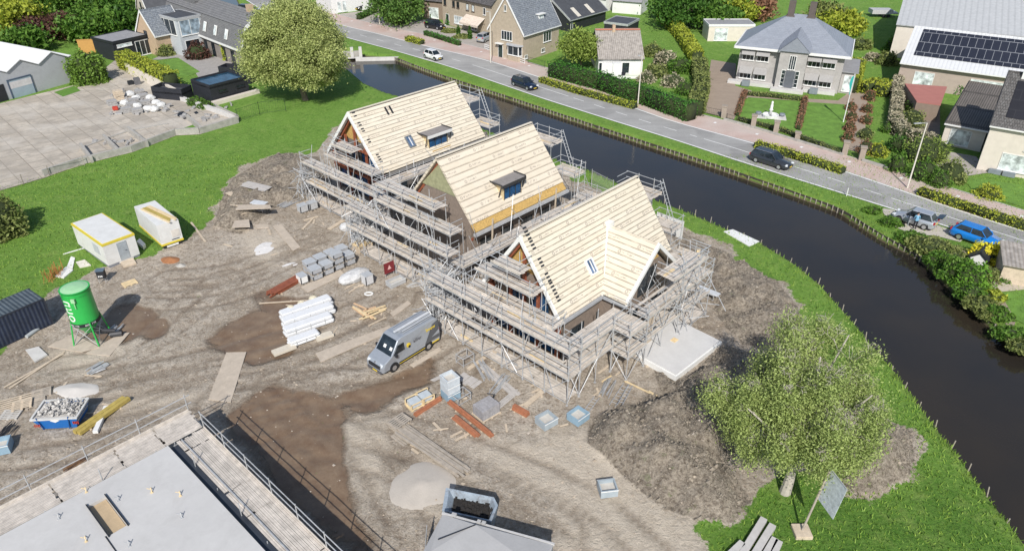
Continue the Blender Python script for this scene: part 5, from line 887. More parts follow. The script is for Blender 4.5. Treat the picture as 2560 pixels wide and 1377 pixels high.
h = 2.3; c = [G(*q, h) for q in ((2262, 209), (2368, 217), (2352, 262), (2292, 254))]; rs_ = thing('red_roof_shed', 'low shed with a flat brick-red felt roof', 'shed', (c[3].x, c[3].y, 0), 0); poly = [(q.x-c[3].x, q.y-c[3].y) for q in c]; mb = MB(); mb.prism([(x*.97, y*.97) for x, y in poly], 0, h-.15); mb.build('wall', M('brown_brick', (.26, .20, .155)), rs_); mb = MB(); mb.prism(poly, h-.14, h); mb.build('roof', REDF, rs_)
# ---------------- left: villa with thatch-like gambrel, glass block, pool house, workshop ----------------
ze = 2.9; loc, rz, L, Wd = place((495, 86), (603, 128), ze, 8); Wd = 8.4; r = thing('gambrel_house', 'long house with dark gambrel roof and thick white trim beside the big tree', 'house', None or loc+Vector((-math.sin(rz), math.cos(rz), 0))*(Wd/2-4), rz)
L0 = -14; prof = [(-Wd/2, ze), (-Wd/2+1.3, ze+3.2), (0, ze+5.0), (Wd/2-1.3, ze+3.2), (Wd/2, ze)]; mb = MB(); mb.ext([(-Wd/2+.25, -.2), (Wd/2-.25, -.2), (Wd/2-.25, ze), (Wd/2-1.45, ze+3.1), (0, ze+4.85), (-Wd/2+1.45, ze+3.1), (-Wd/2+.25, ze)], L0, L-.3); mb.build('wall', stripes('grey_boards', (.17, .15, .13), (.29, .26, .23), 'Y', .22, .15, .85), r)
mb = MB()
for a, b_ in zip(prof[:-1], prof[1:]):
    if a[0] < 0: slope_slab(mb, L0-.2, L, a[0], a[1], b_[0], b_[1], .18)
    else: slope_slab(mb, L0-.2, L, b_[0], b_[1], a[0], a[1], .18)
ro = mb.build('roof', GT, r); mb = MB()
for a, b_ in zip(prof[:-1], prof[1:]): mb.obox((L-.02, a[0], a[1]-.25), (.16, 0, 0), (0, b_[0]-a[0], b_[1]-a[1]), (0, 0, .55))
mb.build('white_trim', WHITE, ro); mb = MB(); mb.b(L0, -Wd/2-.2, ze-.22, L+.1, -Wd/2-.02, ze+.12); mb.build('gutter', WHITE, ro); mb = MB(); mb.b(L-3.6, -.5, ze+4.6, L-2.6, .4, ze+6.0); mb.build('chimney', SAND, ro)
for q in (.18, .43, .68):
    x = L*q; y0_, z0_ = -Wd/2+.35, ze+.9; mb = MB(); mb.obox((x-.45, y0_-.28, z0_), (.9, 0, 0), (0, .55, 1.5), (0, -.12, .05)); w_ = mb.build('roof_window', WHITE, ro); mb = MB(); mb.obox((x-.33, y0_-.38, z0_+.12), (.66, 0, 0), (0, .46, 1.26), (0, -.04, .02)); mb.build('pane', LITEGL, w_)
for q in (.12, .3, .55, .75): win(r, (0, -Wd/2+.25, 0), (1, 0, 0), (0, -1, 0), L*q, .1, 1.2, 2.1, 2, 1, fr=BLACK)
mb = MB(); mb.b(-9, -2, ze+2, -4, 2, ze+5.9); mb.build('cross_roof', GT, r)
# glass block
c0 = G(440, 49, 6.0); c1 = G(500, 38, 6.0); c2 = G(407, 38, 6.0); rz = dirz(c0, c1); L = (c1-c0).length; Wd = 6.5; nn = Vector((-math.sin(rz), math.cos(rz), 0)); loc = c0+nn*Wd/2; loc.z = 0
flat_house('glass_block', 'tall glass and white box between the brick gable and the gambrel house', loc, rz, L, Wd, 6.0, M('pale_grey_cladding', (.5, .53, .56), .5, .15), ROOFD, rim=STEEL, wins=[('y0', L*.5, 3.2, L*.85, 2.5, dict(nx_=2, gl=glass('sky_glass2', (.25, .32, .38), .1))), ('y0', L*.45, .2, L*.6, 2.2, {}), ('x0', 0, 3.2, Wd*.75, 2.5, dict(nx_=3))])
# brick gable house
ze = HG(392, 142, 89); loc, rz, L, Wd = place((386, 88), (446, 76), ze, 6, None); Wd = 5.6; loc = G(386, 88, ze); nn = Vector((-math.sin(rz), math.cos(rz), 0)); loc = loc+nn*Wd/2; loc.z = 0
gable_house('brick_gable_house', 'sand-coloured brick gable with thick white trim and grey slate roof', loc, rz, L+1, Wd, ze, ze+3.4, [SAND], BT, verge=WHITE, gut=WHITE, wins=[('x0', 0, ze*.75, 1.0, 1.2, dict(fr=BLACK))])
loc, rz, L, Wd = place((372, 30), (470, 18), 5.0, 9); gable_house('white_gable_house', 'pale-walled house with black solar roof behind the brick gable', loc, rz, L, 8, 4.4, 9.0, [M('cream_wall', (.58, .53, .44), .85, .12)], ROOFD, verge=WHITE, wins=[('x0', .5, 4.6, 1.0, 1.3, dict(fr=BLACK)), ('x0', -1, 4.2, .9, 1.0, dict(fr=BLACK))])
# black extension
h = 3.1; loc, rz, L, Wd = place((281, 107), (368, 88), h, 5, (252, 90)); flat_house('black_extension', 'black flat-roofed extension with long white strip window', loc, rz, L, max(Wd, 4), h, BLACKR, ROOFG, rim=BLACK, wins=[('y0', L*.3, 2.1, L*.42, .5, dict(gl=LITEGL)), ('y0', L*.8, .1, 2.6, 2.4, dict(nx_=3))])
h = 2.2; loc, rz, L, Wd = place((222, 98), (262, 108), h, 4.5); flat_house('grey_carport', 'grey carport with weathered wall beside the orange panel', loc, rz, L, 3.5, h, CONCD, ROOFD, rim=STEEL, cat='carport')
mb = MB(); mb.b(0, -.06, 0, 3.3, .06, 2.3); mb.b(-.1, -.1, 2.3, 3.4, .1, 2.4); tag(mb.build('orange_wall', M('orange_panel', (.55, .30, .09), .8, .15), loc=G(202, 136), rz=.2), 'orange screen wall behind the grey workshop', 'wall')
# pool house group
def corner_box(name, label, A, B, C, h, wall, roof, base=None, par=.3, **k):
    a, b_, c = G(*A, h), G(*B, h), G(*C, h); rz = dirz(a, b_); L = (b_-a).length; nn = Vector((-math.sin(rz), math.cos(rz), 0)); Wd = abs((c-a).dot(nn)); loc = a+nn*Wd/2; loc.z = 0; return flat_house(name, label, loc, rz, L, Wd, h-par, wall, roof, par=par, oh=0, **k), L, Wd
ph, L, Wd = corner_box('pool_house', 'black rectangular pool house with open dark reflective roof', (523, 214), (617, 190), (476, 198), 2.6, BLACKR, glass('pool_roof', (.02, .06, .10), .05), rim=BLACKR, wins=[('y0', 1.8, 1.3, 1.3, .35, dict(fr=BLACK)), ('y0', 4.6, 1.3, 1.3, .35, dict(fr=BLACK))])
mb = MB(); mb.b(-.4, -Wd/2-1.0, -.1, L+1, -Wd/2-.3, .55); mb.build('white_plinth', LBEIGE, ph)
corner_box('black_planter_box', 'small open black box next to the pool house door', (452, 224), (478, 212), (416, 200), 1.7, BLACKR, ROOFD, rim=BLACKR, par=.6); corner_box('black_terrace_wall', 'black walled terrace behind the pool house', (620, 174), (640, 165), (570, 156), 2.2, BLACKR, ROOFD, rim=BLACKR, par=.7)
# white garden wall, yard walls
def wall_(label, line, h, t, mat_, name='garden_wall', cat='wall', group=None, cap=False):
    l = [G(x, y) for x, y in line]; o0 = l[0]; mb = MB()
    for a, b_ in zip(l[:-1], l[1:]):
        d = (b_-a); n2 = Vector((-d.y, d.x, 0)).normalized()*t; mb.obox(a-o0-n2/2+Vector((0, 0, -.1)), d, n2, (0, 0, h+.1))
    return tag(mb.build(name, mat_, loc=o0), label, cat, group)
wall_('long pale wall under the bright hedge', [(320, 182), (444, 248)], 1.5, .3, LBEIGE); wall_('pale low wall continuing to the corner of the yard', [(444, 248), (592, 300)], .6, .5, CONC)
wall_('weathered concrete wall of the yard facing the meadow', [(110, 442), (200, 412), (330, 380), (440, 338), (500, 335), (596, 306)], .8, .35, CONCD)
for i, ((x, y), (x2, y2), lb) in enumerate([((205, 372), (232, 408), 'leftmost divider between the empty yard bins'), ((262, 350), (300, 388), 'second divider between the empty yard bins'), ((322, 330), (370, 368), 'third divider, left of the small grass bin'), ((470, 300), (505, 330), 'divider beside the black tarpaulin bin'), ((545, 278), (596, 302), 'thick end wall of the yard at its right corner')]): wall_(lb, [(x, y), (x2, y2)], .75, .3, CONCD, name='bin_divider', group='concrete dividers of the yard bins')
wall_('low kerb wall across the yard side of the bins', [(205, 372), (262, 350), (322, 330), (420, 312)], .18, .25, CONCD, name='kerb_wall')
# yard slab with joints
m, n, b = newmat('yard_slabs'); geo = N(n, 'ShaderNodeNewGeometry').outputs['Position']; mp = N(n, 'ShaderNodeMapping'); mp.inputs['Rotation'].default_value = (0, 0, math.radians(-44)); n.links.new(geo, mp.inputs[0]); br = N(n, 'ShaderNodeTexBrick'); br.offset = 0; n.links.new(mp.outputs[0], br.inputs['Vector']); br.inputs['Scale'].default_value = 1; br.inputs['Brick Width'].default_value = 2.; br.inputs['Row Height'].default_value = 2.; br.inputs['Mortar Size'].default_value = .045
br.inputs['Color1'].default_value = (.42, .37, .305, 1); br.inputs['Color2'].default_value = (.55, .49, .41, 1); br.inputs['Mortar'].default_value = (.24, .205, .16, 1); c = mix(n, ramp(n, nz(n, geo, .5, 6, .75), [(.42, 0.), (.6, .8)]), br.outputs['Color'], (.33, .295, .25)); c = mix(n, ramp(n, nz(n, geo, .16, 3, .6), [(.5, 0.), (.62, .5)]), c, (.58, .54, .48)); c = mix(n, ramp(n, nz(n, geo, 1.8, 6, .8), [(.56, 0.), (.66, .5)]), c, (.25, .22, .18)); n.links.new(c, b.inputs['Base Color']); b.inputs['Roughness'].default_value = .9
sheet('yard_paving', pts([(-100, 500), (0, 478), (110, 446), (200, 414), (330, 382), (440, 340), (500, 337), (594, 304), (560, 285), (444, 250), (320, 184), (290, 150), (240, 190), (182, 215), (40, 250), (-100, 285)]), .05, m)
GR2 = M('small_lawn', (.11, .24, .03), .95, .35, 3)
for nm, q in (('grass_patch', [(135, 232), (185, 216), (202, 228), (158, 243)]), ('grass_patch', [(432, 332), (485, 312), (492, 326), (445, 338)]), ): sheet(nm, pts(q), .062, GR2)
GR3 = M('mown_lawn', (.14, .275, .04), .95, .5, .9)
sheet('garden_lawn', pts([(410, 155), (445, 145), (500, 180), (470, 192), (435, 188)]), .03, GR3)
PAVG = M('grey_garden_paving', (.36, .34, .32), .9, .2, 1.5, grime=.3); sheet('garden_paving', pts([(380, 150), (410, 135), (500, 140), (600, 145), (560, 175), (500, 200), (480, 170), (440, 145), (400, 150)]), .026, PAVG)
DRIVE = M('brown_driveway', (.34, .27, .21), .95, .15, .6, grime=.15); sheet('driveway', pts([(1752, 280), (1770, 200), (1778, 150), (1840, 160), (1838, 215), (1880, 228), (1855, 250), (1835, 300)]), .026, DRIVE); sheet('garden_path', pts([(1855, 238), (2095, 252), (2125, 230), (2170, 235), (2158, 385), (2112, 372), (2120, 265), (1860, 246)]), .024, DRIVE)
sheet('villa_lawn', pts([(1848, 292), (1870, 244), (2008, 254), (1995, 330), (1985, 340)]), .03, GR3); sheet('villa_lawn', pts([(1998, 338), (2018, 256), (2112, 262), (2106, 378)]), .03, GR3)
sheet('forecourt', pts([(831, 62), (831, 38), (940, 24), (1000, 62), (1060, 50), (1110, 62), (1235, 96), (1312, 160), (1300, 152), (1215, 124), (1060, 86)]), .018, M('forecourt_paving', (.42, .38, .34), .9, .2, .8, grime=.3)); sheet('side_paving', pts([(2345, 375), (2440, 392), (2475, 432), (2420, 440), (2340, 415)]), .03, M('forecourt_paving', (.4, .4, .4))); sheet('back_yard', pts([(2250, 330), (2268, 260), (2350, 262), (2350, 372), (2300, 372)]), .024, M('dark_yard', (.22, .19, .16), .9, .3, 1.))
sheet('house_lawn', pts([(2400, 440), (2600, 470), (2600, 530), (2440, 485)]), .03, GR3)
# quay edging along the far bank: boards and posts
fb = smooth_line(pts(FAR_BANK), .62, 6); mb = MB(); k0 = min(range(len(fb)), key=lambda i: (fb[i]-G(986, 141).xy).length); ED = M('old_edging', (.34, .31, .25), .9, .5, 2)
ribv = MB()
for a, b_ in zip(fb[k0:-1], fb[k0+1:]): ribv.obox((a.x, a.y, -.8), (b_.x-a.x, b_.y-a.y, 0), (.06, -.06, 0), (0, 0, .72))
tag(ribv.build('canal_edging', M('wet_edging', (.07, .06, .05), .8, .4, 2)), kind='structure'); rr = random.Random(3)
pile = None; kk = 0
for i in range(k0, len(fb)-1, 1):
    p = fb[i]; 
    if pile is None:
        mb = MB(); mb.tube((0, 0, -.9), (0, 0, .0), .06, 6); mb.build('edge_post', ED, loc=(p.x-.05, p.y-.1, 0)); pile = D.objects[-1] if False else [o for o in D.objects if o.name.startswith('edge_post')][0]; tag(pile, 'short weathered timber post in the long row edging the far canal bank', 'post', 'timber posts edging the far canal bank'); continue
    if rr.random() < .12: continue
    q = pile.copy(); COL.objects.link(q); q.location = (p.x-.05+rr.uniform(-.04, .04), p.y-.1, rr.uniform(-.1, .03)); kk += 1
# thin stakes on the near bank
nb = smooth_line(pts(NEAR_BANK), 1.9, 3); st = None; k1 = min(range(len(nb)), key=lambda i: (nb[i]-G(1600, 483).xy).length)
for i in range(k1, len(nb)-1):
    p = nb[i]; h = rr.uniform(.25, .5)
    if st is None: mb = MB(); mb.tube((0, 0, -.7), (0, 0, .35), .035, 5); st = mb.build('bank_stake', GREYW, loc=(p.x, p.y, 0)); tag(st, 'thin grey stake at the water edge of the near canal bank', 'stake', 'thin stakes along the near canal bank'); continue
    q = st.copy(); COL.objects.link(q); q.location = (p.x+rr.uniform(-.1, .1), p.y+rr.uniform(-.1, .1), rr.uniform(-.15, .12)); q.rotation_euler = (rr.uniform(-.1, .1), rr.uniform(-.1, .1), 0)
# bridge at the canal end
br_ = thing('bridge', 'small concrete road bridge over the canal beside the huge tree', 'bridge', G(880, 138), .2); mb = MB(); mb.b(-9, -1.0, -.35, 1.5, 1.6, .05); mb.build('deck', CONC, br_); mb = MB(); mb.b(-9, -1.1, .05, 1.6, -.8, .9); mb.build('parapet', CONCD, br_)
for xx in (-.2, 1.2): mb = MB(); mb.b(xx, -1.2, -.3, xx+.5, -.7, 1.5); mb.build('pillar', CONC, br_)
mb = MB(); mb.b(-1, -.9, -1.3, 6.5, -.5, -.05); tag(mb.build('quay_slab', CONC, loc=G(905, 141), rz=.08), 'pale concrete slab closing the canal beside the bridge', 'slab')
# garden gates, pillars, fence, fountain, flag, lamps
PIL = M('gate_pillar_stone', (.33, .28, .23), .9, .2, 3)
for i, ((x, y), lb) in enumerate([((1737, 278), 'left brick gate pillar of the villa driveway'), ((1808, 294), 'right brick gate pillar of the villa driveway'), ((1882, 318), 'brick fence pillar nearest the fountain'), ((1938, 334), 'brick fence pillar between fountain and centre hedge'), ((1992, 350), 'dark low fence pillar at the foot of the centre hedge'), ((2110, 386), 'left brick pillar of the garden path gate'), ((2152, 400), 'right brick pillar of the garden path gate')]):
    t = thing('gate_pillar', lb, 'pillar', G(x, y), rz+.3, 'brick pillars of the villa fence'); hh2 = 1.5 if i != 4 else .9; mb = MB(); mb.b(-.3, -.3, -.1, .3, .3, hh2); mb.build('shaft', PIL, t); mb = MB(); mb.b(-.37, -.37, hh2, .37, .37, hh2+.14); mb.build('cap', PIL, t)
def fence(label, line, h, step, mat_, name='fence', cat='fence', bars=.25, group=None, rail=.02, rails=(1.,)):
    t = thing(name, label, cat, G(*line[0]), 0, group); l = [G(*q)-G(*line[0]) for q in line]
    for a, b_ in zip(l[:-1], l[1:]):
        d = b_-a; k = max(1, int(d.length/step)); mb = MB()
        for f in rails: mb.tube(a+Vector((0, 0, h*f)), b_+Vector((0, 0, h*f)), rail, 5)
        mb.tube(a+Vector((0, 0, h*.12)), b_+Vector((0, 0, h*.12)), rail, 5)
        if bars:
            for j in range(int(d.length/bars)): q = a+d*((j+.5)*bars/d.length); mb.tube(q+Vector((0, 0, h*.1)), q+Vector((0, 0, h)), .009, 4)
        mb.build('fence_panel', mat_, t)
        for j in range(k+1): q = a+d*(j/k); p_ = MB(); p_.tube(q, q+Vector((0, 0, h*1.08)), .035, 6); p_.build('post', mat_, t)
    return t
fence('black iron double gate across the villa driveway', [(1745, 280), (1800, 292)], .9, 2.6, BLACK, name='gate', cat='gate'); fence('low black iron fence in front of the villa lawns', [(1816, 298), (1876, 316), (1932, 332), (1988, 350), (2104, 385)], .7, 3, BLACK); fence('small black gate of the garden path', [(2116, 388), (2146, 398)], .9, 2, BLACK, name='gate', cat='gate')
wall_('low stone kerb wall under the villa fence', [(1810, 300), (1885, 321), (1990, 353), (2108, 389)], .25, .3, CONCD, name='low_wall'); wall_('low stone wall right of the path gate', [(2155, 403), (2225, 425)], .3, .3, CONCD, name='low_wall')
fence('white wooden fence in front of the brick bay-window house', [(1212, 122), (1250, 137), (1312, 160)], .75, 1.6, WHITE, bars=0, rail=.06, rails=(1., .55)); fence('dark sliding gate right of the white fence', [(1320, 158), (1362, 170)], 1.0, 2.4, BLACK, name='gate', cat='gate', bars=.15)
fence('dark chain-link fence between the yard corner and the big tree', [(596, 306), (650, 288), (715, 278)], 1.7, 2.4, M('dark_green_wire', (.02, .05, .025), .6), bars=.3); fence('thin wire fence on the meadow edge of the yard', [(0, 478), (60, 462), (125, 440), (212, 414)], 1.1, 2.2, GREYW, bars=0)
fence('dark board fence beside the willow', [(1003, 68), (1040, 58), (1070, 48)], 1.1, 1.5, BLACK, bars=.14)
fence('grey mesh site fence panel behind the middle house', [(1478, 470), (1530, 498)], 2.0, 3.4, STEEL, bars=.12); fence('metal-framed glass fence beside the brick house', [(1396, 112), (1422, 98)], 1.6, 1.6, DSTEEL, bars=.2)
ft = thing('fountain', 'white statue fountain on a grey stone plinth in the villa lawn', 'fountain', G(1925, 293), -.25); mb = MB(); mb.b(-2.0, -1.0, 0, 2.0, .8, .12); mb.build('plinth', CONC, ft); mb = MB(); mb.lathe([(1.0, .12), (1.05, .45), (.9, .45), (.88, .3), (.2, .3)], (0, -.2, 0), 16, cap=False); mb.build('basin', WHITE, ft); mb = MB(); mb.lathe([(.22, .3), (.14, .8), (.3, .95), (.16, 1.1), (.2, 1.5), (.13, 1.75), (.15, 1.95), (.05, 2.1)], (0, .2, 0), 10); mb.build('statue', WHITE, ft, smooth=True)
for xx in (-1.5, 1.5): mb = MB(); mb.lathe([(.2, .12), (.4, .35), (.36, .5), (.1, .5)], (xx, .3, 0), 10); mb.build('urn', M('blue_grey_box', (.2, .2, .2)), ft)
fp = thing('flagpole', 'white flagpole with a hanging teal pennant on the villa lawn', 'flagpole', G(2108, 306), 0); hf = HG(2108, 306, 190)*1.02; mb = MB(); mb.tube((0, 0, 0), (0, 0, hf), .07, 8, .035); mb.tube((0, 0, hf), (0, 0, hf+.1), .07, 8); mb.build('pole', WHITE, fp)
mb = MB(); 
for i in range(8): z = hf-.15-i*.3; w0 = .15+.42*math.sin(min(1, (i+1)/7)*3.0); w1 = .15+.42*math.sin(min(1, (i+2)/7)*3.0); mb.add([(.05, 0, z), (-w0*.6, .25*w0, z-.05), (-w1*.6, .25*w1, z-.35), (.05, 0, z-.3)], [(0, 1, 2, 3)])
mb.build('pennant', M('teal_cloth', (.03, .38, .36), .7, .2), fp)
def lamp(label, px, py, top, arm, ry):
    h = HG(px, py, top); t = thing('street_lamp', label, 'street lamp', G(px, py), ry, 'street lamps'); mb = MB(); mb.tube((0, 0, 0), (0, 0, h), .085, 8, .055); mb.build('pole', M('cream_pole', (.70, .66, .58), .6, .1), t)
    mb = MB(); mb.tube((0, 0, h-.02), (arm*.5, 0, h+.05), .035, 6); mb.build('arm', STEEL, t); mb = MB(); mb.obox((arm*.45, -.11, h), (arm*.55, 0, 0), (0, .22, 0), (0, 0, .09)); mb.build('lamp_head', STEEL, t, bevel=.02); return t
lamp('tall pale street lamp at the right, by the cycle path and shrubs', 2268, 470, 308, -1.5, .2); lamp('pale street lamp in front of the tall clipped hedge', 1594, 266, 140, -.6, .2); lamp('pale street lamp in front of the brick bay-window house', 1227, 158, 30, -.6, .2); lamp('pale street lamp left of the willow', 949, 61, -30, -1.2, .2)
mb = MB(); mb.tube((0, 0, 0), (0, 0, .9), .05, 6); tag(mb.build('verge_marker', WHITE, loc=G(2116, 490)), 'small white marker post on the grass verge by the road', 'post')
# ---------------- vehicles ----------------
ALLOY = M('alloy', (.55, .56, .58), .3, .1, 3, metal=.7, bmp=0); LAMPW = M('headlamp_glass', (.75, .78, .8), .15, .1, 3, bmp=0); LAMPR = M('tail_lamp', (.45, .02, .02), .25, .1, 3, bmp=0); PLATE = M('yellow_plate', (.75, .55, .05), .5, .05, 3, bmp=0)
def lerpt(tb, x):
    for (a, b_), (c, d) in zip(tb[:-1], tb[1:]):
        if x <= c: return b_+(d-b_)*(x-a)/(c-a)
    return tb[-1][1]
def car(label, front, rear, mat_, L=4.4, Wd=1.8, Hh=1.46, kind='hatch', visible='l', group='cars on and beside the road', fwd=None, name='car', cat='car', glassm=None):
    """front and rear: ground points of the two wheels on the side facing the viewer"""
    f, r_ = front, rear; d = (f-r_).normalized(); lf = Vector((-d.y, d.x, 0)); s = 1 if lf.y < 0 else -1
    c = (f+r_)/2-lf*s*(Wd/2-.12); rz = math.atan2(d.y, d.x); wb = L*.60; k = (f-r_).length/wb
    t = thing(name, label, cat, (c.x, c.y, .04), rz, group); hl = L/2; hw = Wd/2
    nose = {'hatch': -.0, 'estate': 0, 'suv': .12, 'city': 0, 'mpv': .1}[kind]; zr = Hh; belt = .86+nose
    xw0 = {'hatch': .23, 'estate': .20, 'suv': .22, 'city': .30, 'mpv': .30}[kind]*L; xr0 = {'hatch': .08, 'estate': .06, 'suv': .09, 'city': .12, 'mpv': .13}[kind]*L
    xr1 = {'hatch': -.34, 'estate': -.40, 'suv': -.38, 'city': -.36, 'mpv': -.40}[kind]*L; xb = {'hatch': -.455, 'estate': -.475, 'suv': -.46, 'city': -.46, 'mpv': -.47}[kind]*L
    top = [(-hl, .55+nose), (-hl+.06, .80+nose), (xb, belt+.08), (xw0-.1, belt+.03), (xw0+.15, belt-.02), (hl-.55, .74+nose), (hl-.18, .64+nose), (hl, .46)]
    wid = [(-hl, hw*.80), (-hl+.2, hw*.94), (-hl+.8, hw), (hl-1.1, hw), (hl-.35, hw*.90), (hl, hw*.66)]
    st = sorted(set([-hl, -hl+.06, -hl+.2, xb, -hl+.55, -hl+.8, -.6, 0, .6, xw0-.1, xw0+.15, hl-1.1, hl-.8, hl-.55, hl-.35, hl-.18, hl]))
    mb = MB(); m_ = 10; vs = []
    for x in st:
        w_ = lerpt(wid, x); zt = lerpt(top, x); zb = .20 if abs(x) < hl-.1 else .28
        hs = [(-w_*.90, zb), (-w_*.99, zb+.14), (-w_, (zb+zt)*.5), (-w_*.97, zt-.12), (-w_*.86, zt), (w_*.86, zt), (w_*.97, zt-.12), (w_, (zb+zt)*.5), (w_*.99, zb+.14), (w_*.90, zb)]; vs += [(x, y, z) for y, z in hs]
    fs = []
    for i in range(len(st)-1):
        for j in range(m_): fs.append((i*m_+j, (i+1)*m_+j, (i+1)*m_+(j+1) % m_, i*m_+(j+1) % m_))
    fs += [tuple(range(m_)), tuple(range((len(st)-1)*m_, len(st)*m_))[::-1]]; mb.add(vs, fs); bo = mb.build('body', mat_, t, smooth=True)
    gb, gr = hw*.90, hw*.70; zb = belt-.0; zg = zr-.05
    mb = MB(); mb.add([(xb+.02, -gb*.94, zb), (xw0, -gb*.96, zb-.02), (xw0, gb*.96, zb-.02), (xb+.02, gb*.94, zb), (xr1, -gr*.95, zg), (xr0, -gr, zg), (xr0, gr, zg), (xr1, gr*.95, zg)], [(3, 2, 1, 0), (4, 5, 6, 7), (0, 1, 5, 4), (1, 2, 6, 5), (2, 3, 7, 6), (3, 0, 4, 7)]); mb.build('cabin_glass', glassm or DARKGL, t)
    rf = MB(); rf.add([(xr1-.12, -gr*.98, zg-.02), (xr0+.05, -gr*1.0, zg-.03), (xr0+.05, gr*1.0, zg-.03), (xr1-.12, gr*.98, zg-.02), (xr1-.02, -gr*.8, zr+.0), (xr0-.15, -gr*.82, zr), (xr0-.15, gr*.82, zr), (xr1-.02, gr*.8, zr)], [(3, 2, 1, 0), (4, 5, 6, 7), (0, 1, 5, 4), (1, 2, 6, 5), (2, 3, 7, 6), (3, 0, 4, 7)]); rf.build('roof', mat_, t, smooth=False, bevel=.02)
    for s_ in (-1, 1):
        p = MB(); p.tube((xw0, s_*gb*.965, zb), (xr0+.04, s_*gr*1.0, zg), .035, 5); p.build('pillar', mat_, t); p = MB(); p.tube((xb+.04, s_*gb*.94, zb), (xr1-.02, s_*gr*.96, zg), .055, 5); p.build('pillar', mat_, t); p = MB()
        xm = (xw0*.2+xr1*.5)*.6-.1; p.tube((xm, s_*gb*.965, zb), (xm-.02, s_*gr*.99, zg), .03, 5); p.build('pillar', mat_, t)
        for x in (-wb*k/2, wb*k/2):
            w_ = MB(); w_.tube((x, s_*(hw-.20), .31), (x, s_*(hw+.005), .31), .31, 16); wo = w_.build('wheel', RUBBER, t); q = MB(); q.tube((x, s_*(hw-.02), .31), (x, s_*(hw+.018), .31), .20, 10); q.build('rim', ALLOY, wo)
            ar = MB(); ar.tube((x, s_*(hw-.17), .33), (x, s_*(hw-.02), .33), .37, 16); ar.build('wheel_arch', BLACK, t)
        m2 = MB(); m2.box((xw0-.2, s_*(hw+.06), belt+.08), (.12, .18, .13)); m2.build('mirror', mat_, t)
        h_ = MB(); h_.box((hl-.20, s_*hw*.66, .62+nose), (.22, .34, .13), -s_*.35); h_.build('headlight', LAMPW, t); h_ = MB(); h_.box((-hl+.07, s_*hw*.72, .80+nose), (.12, .26, .2)); h_.build('tail_light', LAMPR, t)
    g = MB(); g.box((hl-.03, 0, .46), (.07, Wd*.5, .14)); g.build('grille', BLACK, t); g = MB(); g.box((hl+.02, 0, .38), (.02, .5, .11)); g.build('number_plate', PLATE, t); g = MB(); g.box((-hl+.01, 0, .62), (.05, .5, .11)); g.build('number_plate', PLATE, t)
    dk = MB(); dk.box((0, 0, .2), (L*.9, Wd*.86, .12)); dk.build('underside', BLACK, t)
    if kind == 'estate':
        for s_ in (-1, 1): q = MB(); q.tube((xr1+.1, s_*gr*.9, zr+.04), (xr0-.1, s_*gr*.9, zr+.04), .02, 5); q.build('roof_rail', ALLOY, t)
    return t
def FR(a, b_): return G(*a, .03), G(*b_, .03)
P_DG = paint('dark_grey_paint', (.035, .04, .048), .2); P_NAVY = paint('navy_paint', (.01, .018, .04), .18); P_W = paint('white_car_paint', (.78, .78, .78), .3); P_S = paint('silver_paint', (.50, .53, .57), .3, .4); P_BK = paint('black_car_paint', (.012, .012, .015), .15); P_BL = paint('bright_blue_paint', (.012, .20, .62), .2)
car('dark grey estate car driving on the road by the last verge hedge', *FR((1946, 424), (1889, 406)), P_DG, 4.8, 1.86, 1.46, 'estate'); car('dark navy estate car driving past the tall clipped hedge', *FR((1318.6, 226.8), (1285, 215)), P_NAVY, 4.6, 1.82, 1.47, 'estate'); car('small white city car driving near the canal bridge', *FR((1086.5, 153), (1063.7, 146)), P_W, 3.5, 1.66, 1.47, 'city')
sc_car = car('silver hatchback with open door parked on the canal verge', *FR((2246, 554.6), (2308, 574)), P_S, 3.9, 1.7, 1.5, 'hatch')
d_ = MB(); d_.obox((.35, .84, .3), (-.35, .85, 0), (.05, .03, 0), (0, 0, .6)); od = d_.build('open_door', P_S, sc_car); d_ = MB(); d_.obox((.35, .84, .92), (-.3, .8, 0), (.03, .02, 0), (.02, -.02, .4)); d_.build('door_glass', DARKGL, od)
tg = MB(); tg.obox((-1.85, -.6, 1.35), (-.55, 0, .12), (0, 1.2, 0), (0, 0, .05)); tg.build('open_tailgate', DARKGL, sc_car)
car('bright blue hatchback parked beside the yellow shrubs', *FR((2465, 622), (2395, 598)), P_BL, 4.3, 1.8, 1.45, 'hatch')
car('black boxy car parked at the awning house', G(1094, 76), G(1070, 72), P_BK, 4.3, 1.8, 1.65, 'suv', group='cars parked at houses'); car('silver small mpv parked in front of the brick bay-window house', G(1228, 101), G(1212, 108), P_S, 3.7, 1.66, 1.55, 'mpv', group='cars parked at houses')
car('white crossover parked at the white house', G(851, 32), G(878, 29), P_W, 4.3, 1.8, 1.58, 'suv', group='cars parked at houses'); car('black car parked beside the dark hedge of the white house', G(901, 28), G(917, 20), P_BK, 4.1, 1.75, 1.5, 'hatch', group='cars parked at houses'); car('dark estate car on the road behind the gambrel house', G(630, 34), G(604, 32), P_NAVY, 4.6, 1.82, 1.5, 'estate', group='cars on and beside the road'); car('dark car under the willow tree', G(1008, 50), G(985, 54), P_DG, 4.3, 1.8, 1.45, 'hatch', group='cars parked at houses')
# trailer
t = thing('trailer', 'grey flat car trailer beside the white hall', 'trailer', G(2205, 42), -.05); mb = MB(); mb.b(-2.6, -1.2, .7, 2.6, 1.2, 1.0); mb.build('bed', M('light_grey', (.5, .5, .5), .6), t); mb = MB(); mb.b(-2.6, -1.2, 1.0, 1.5, 1.2, 1.5); mb.build('cover', M('grey_cover', (.48, .48, .49), .7), t)
for x in (-.1, .75):
    for y in (-1.2, 1.0): mb = MB(); mb.tube((x, y, .33), (x, y+.2, .33), .33, 12); mb.build('wheel', RUBBER, t)
mb = MB(); mb.tube((2.6, 0, .7), (4, 0, .6), .06); mb.build('drawbar', STEEL, t)
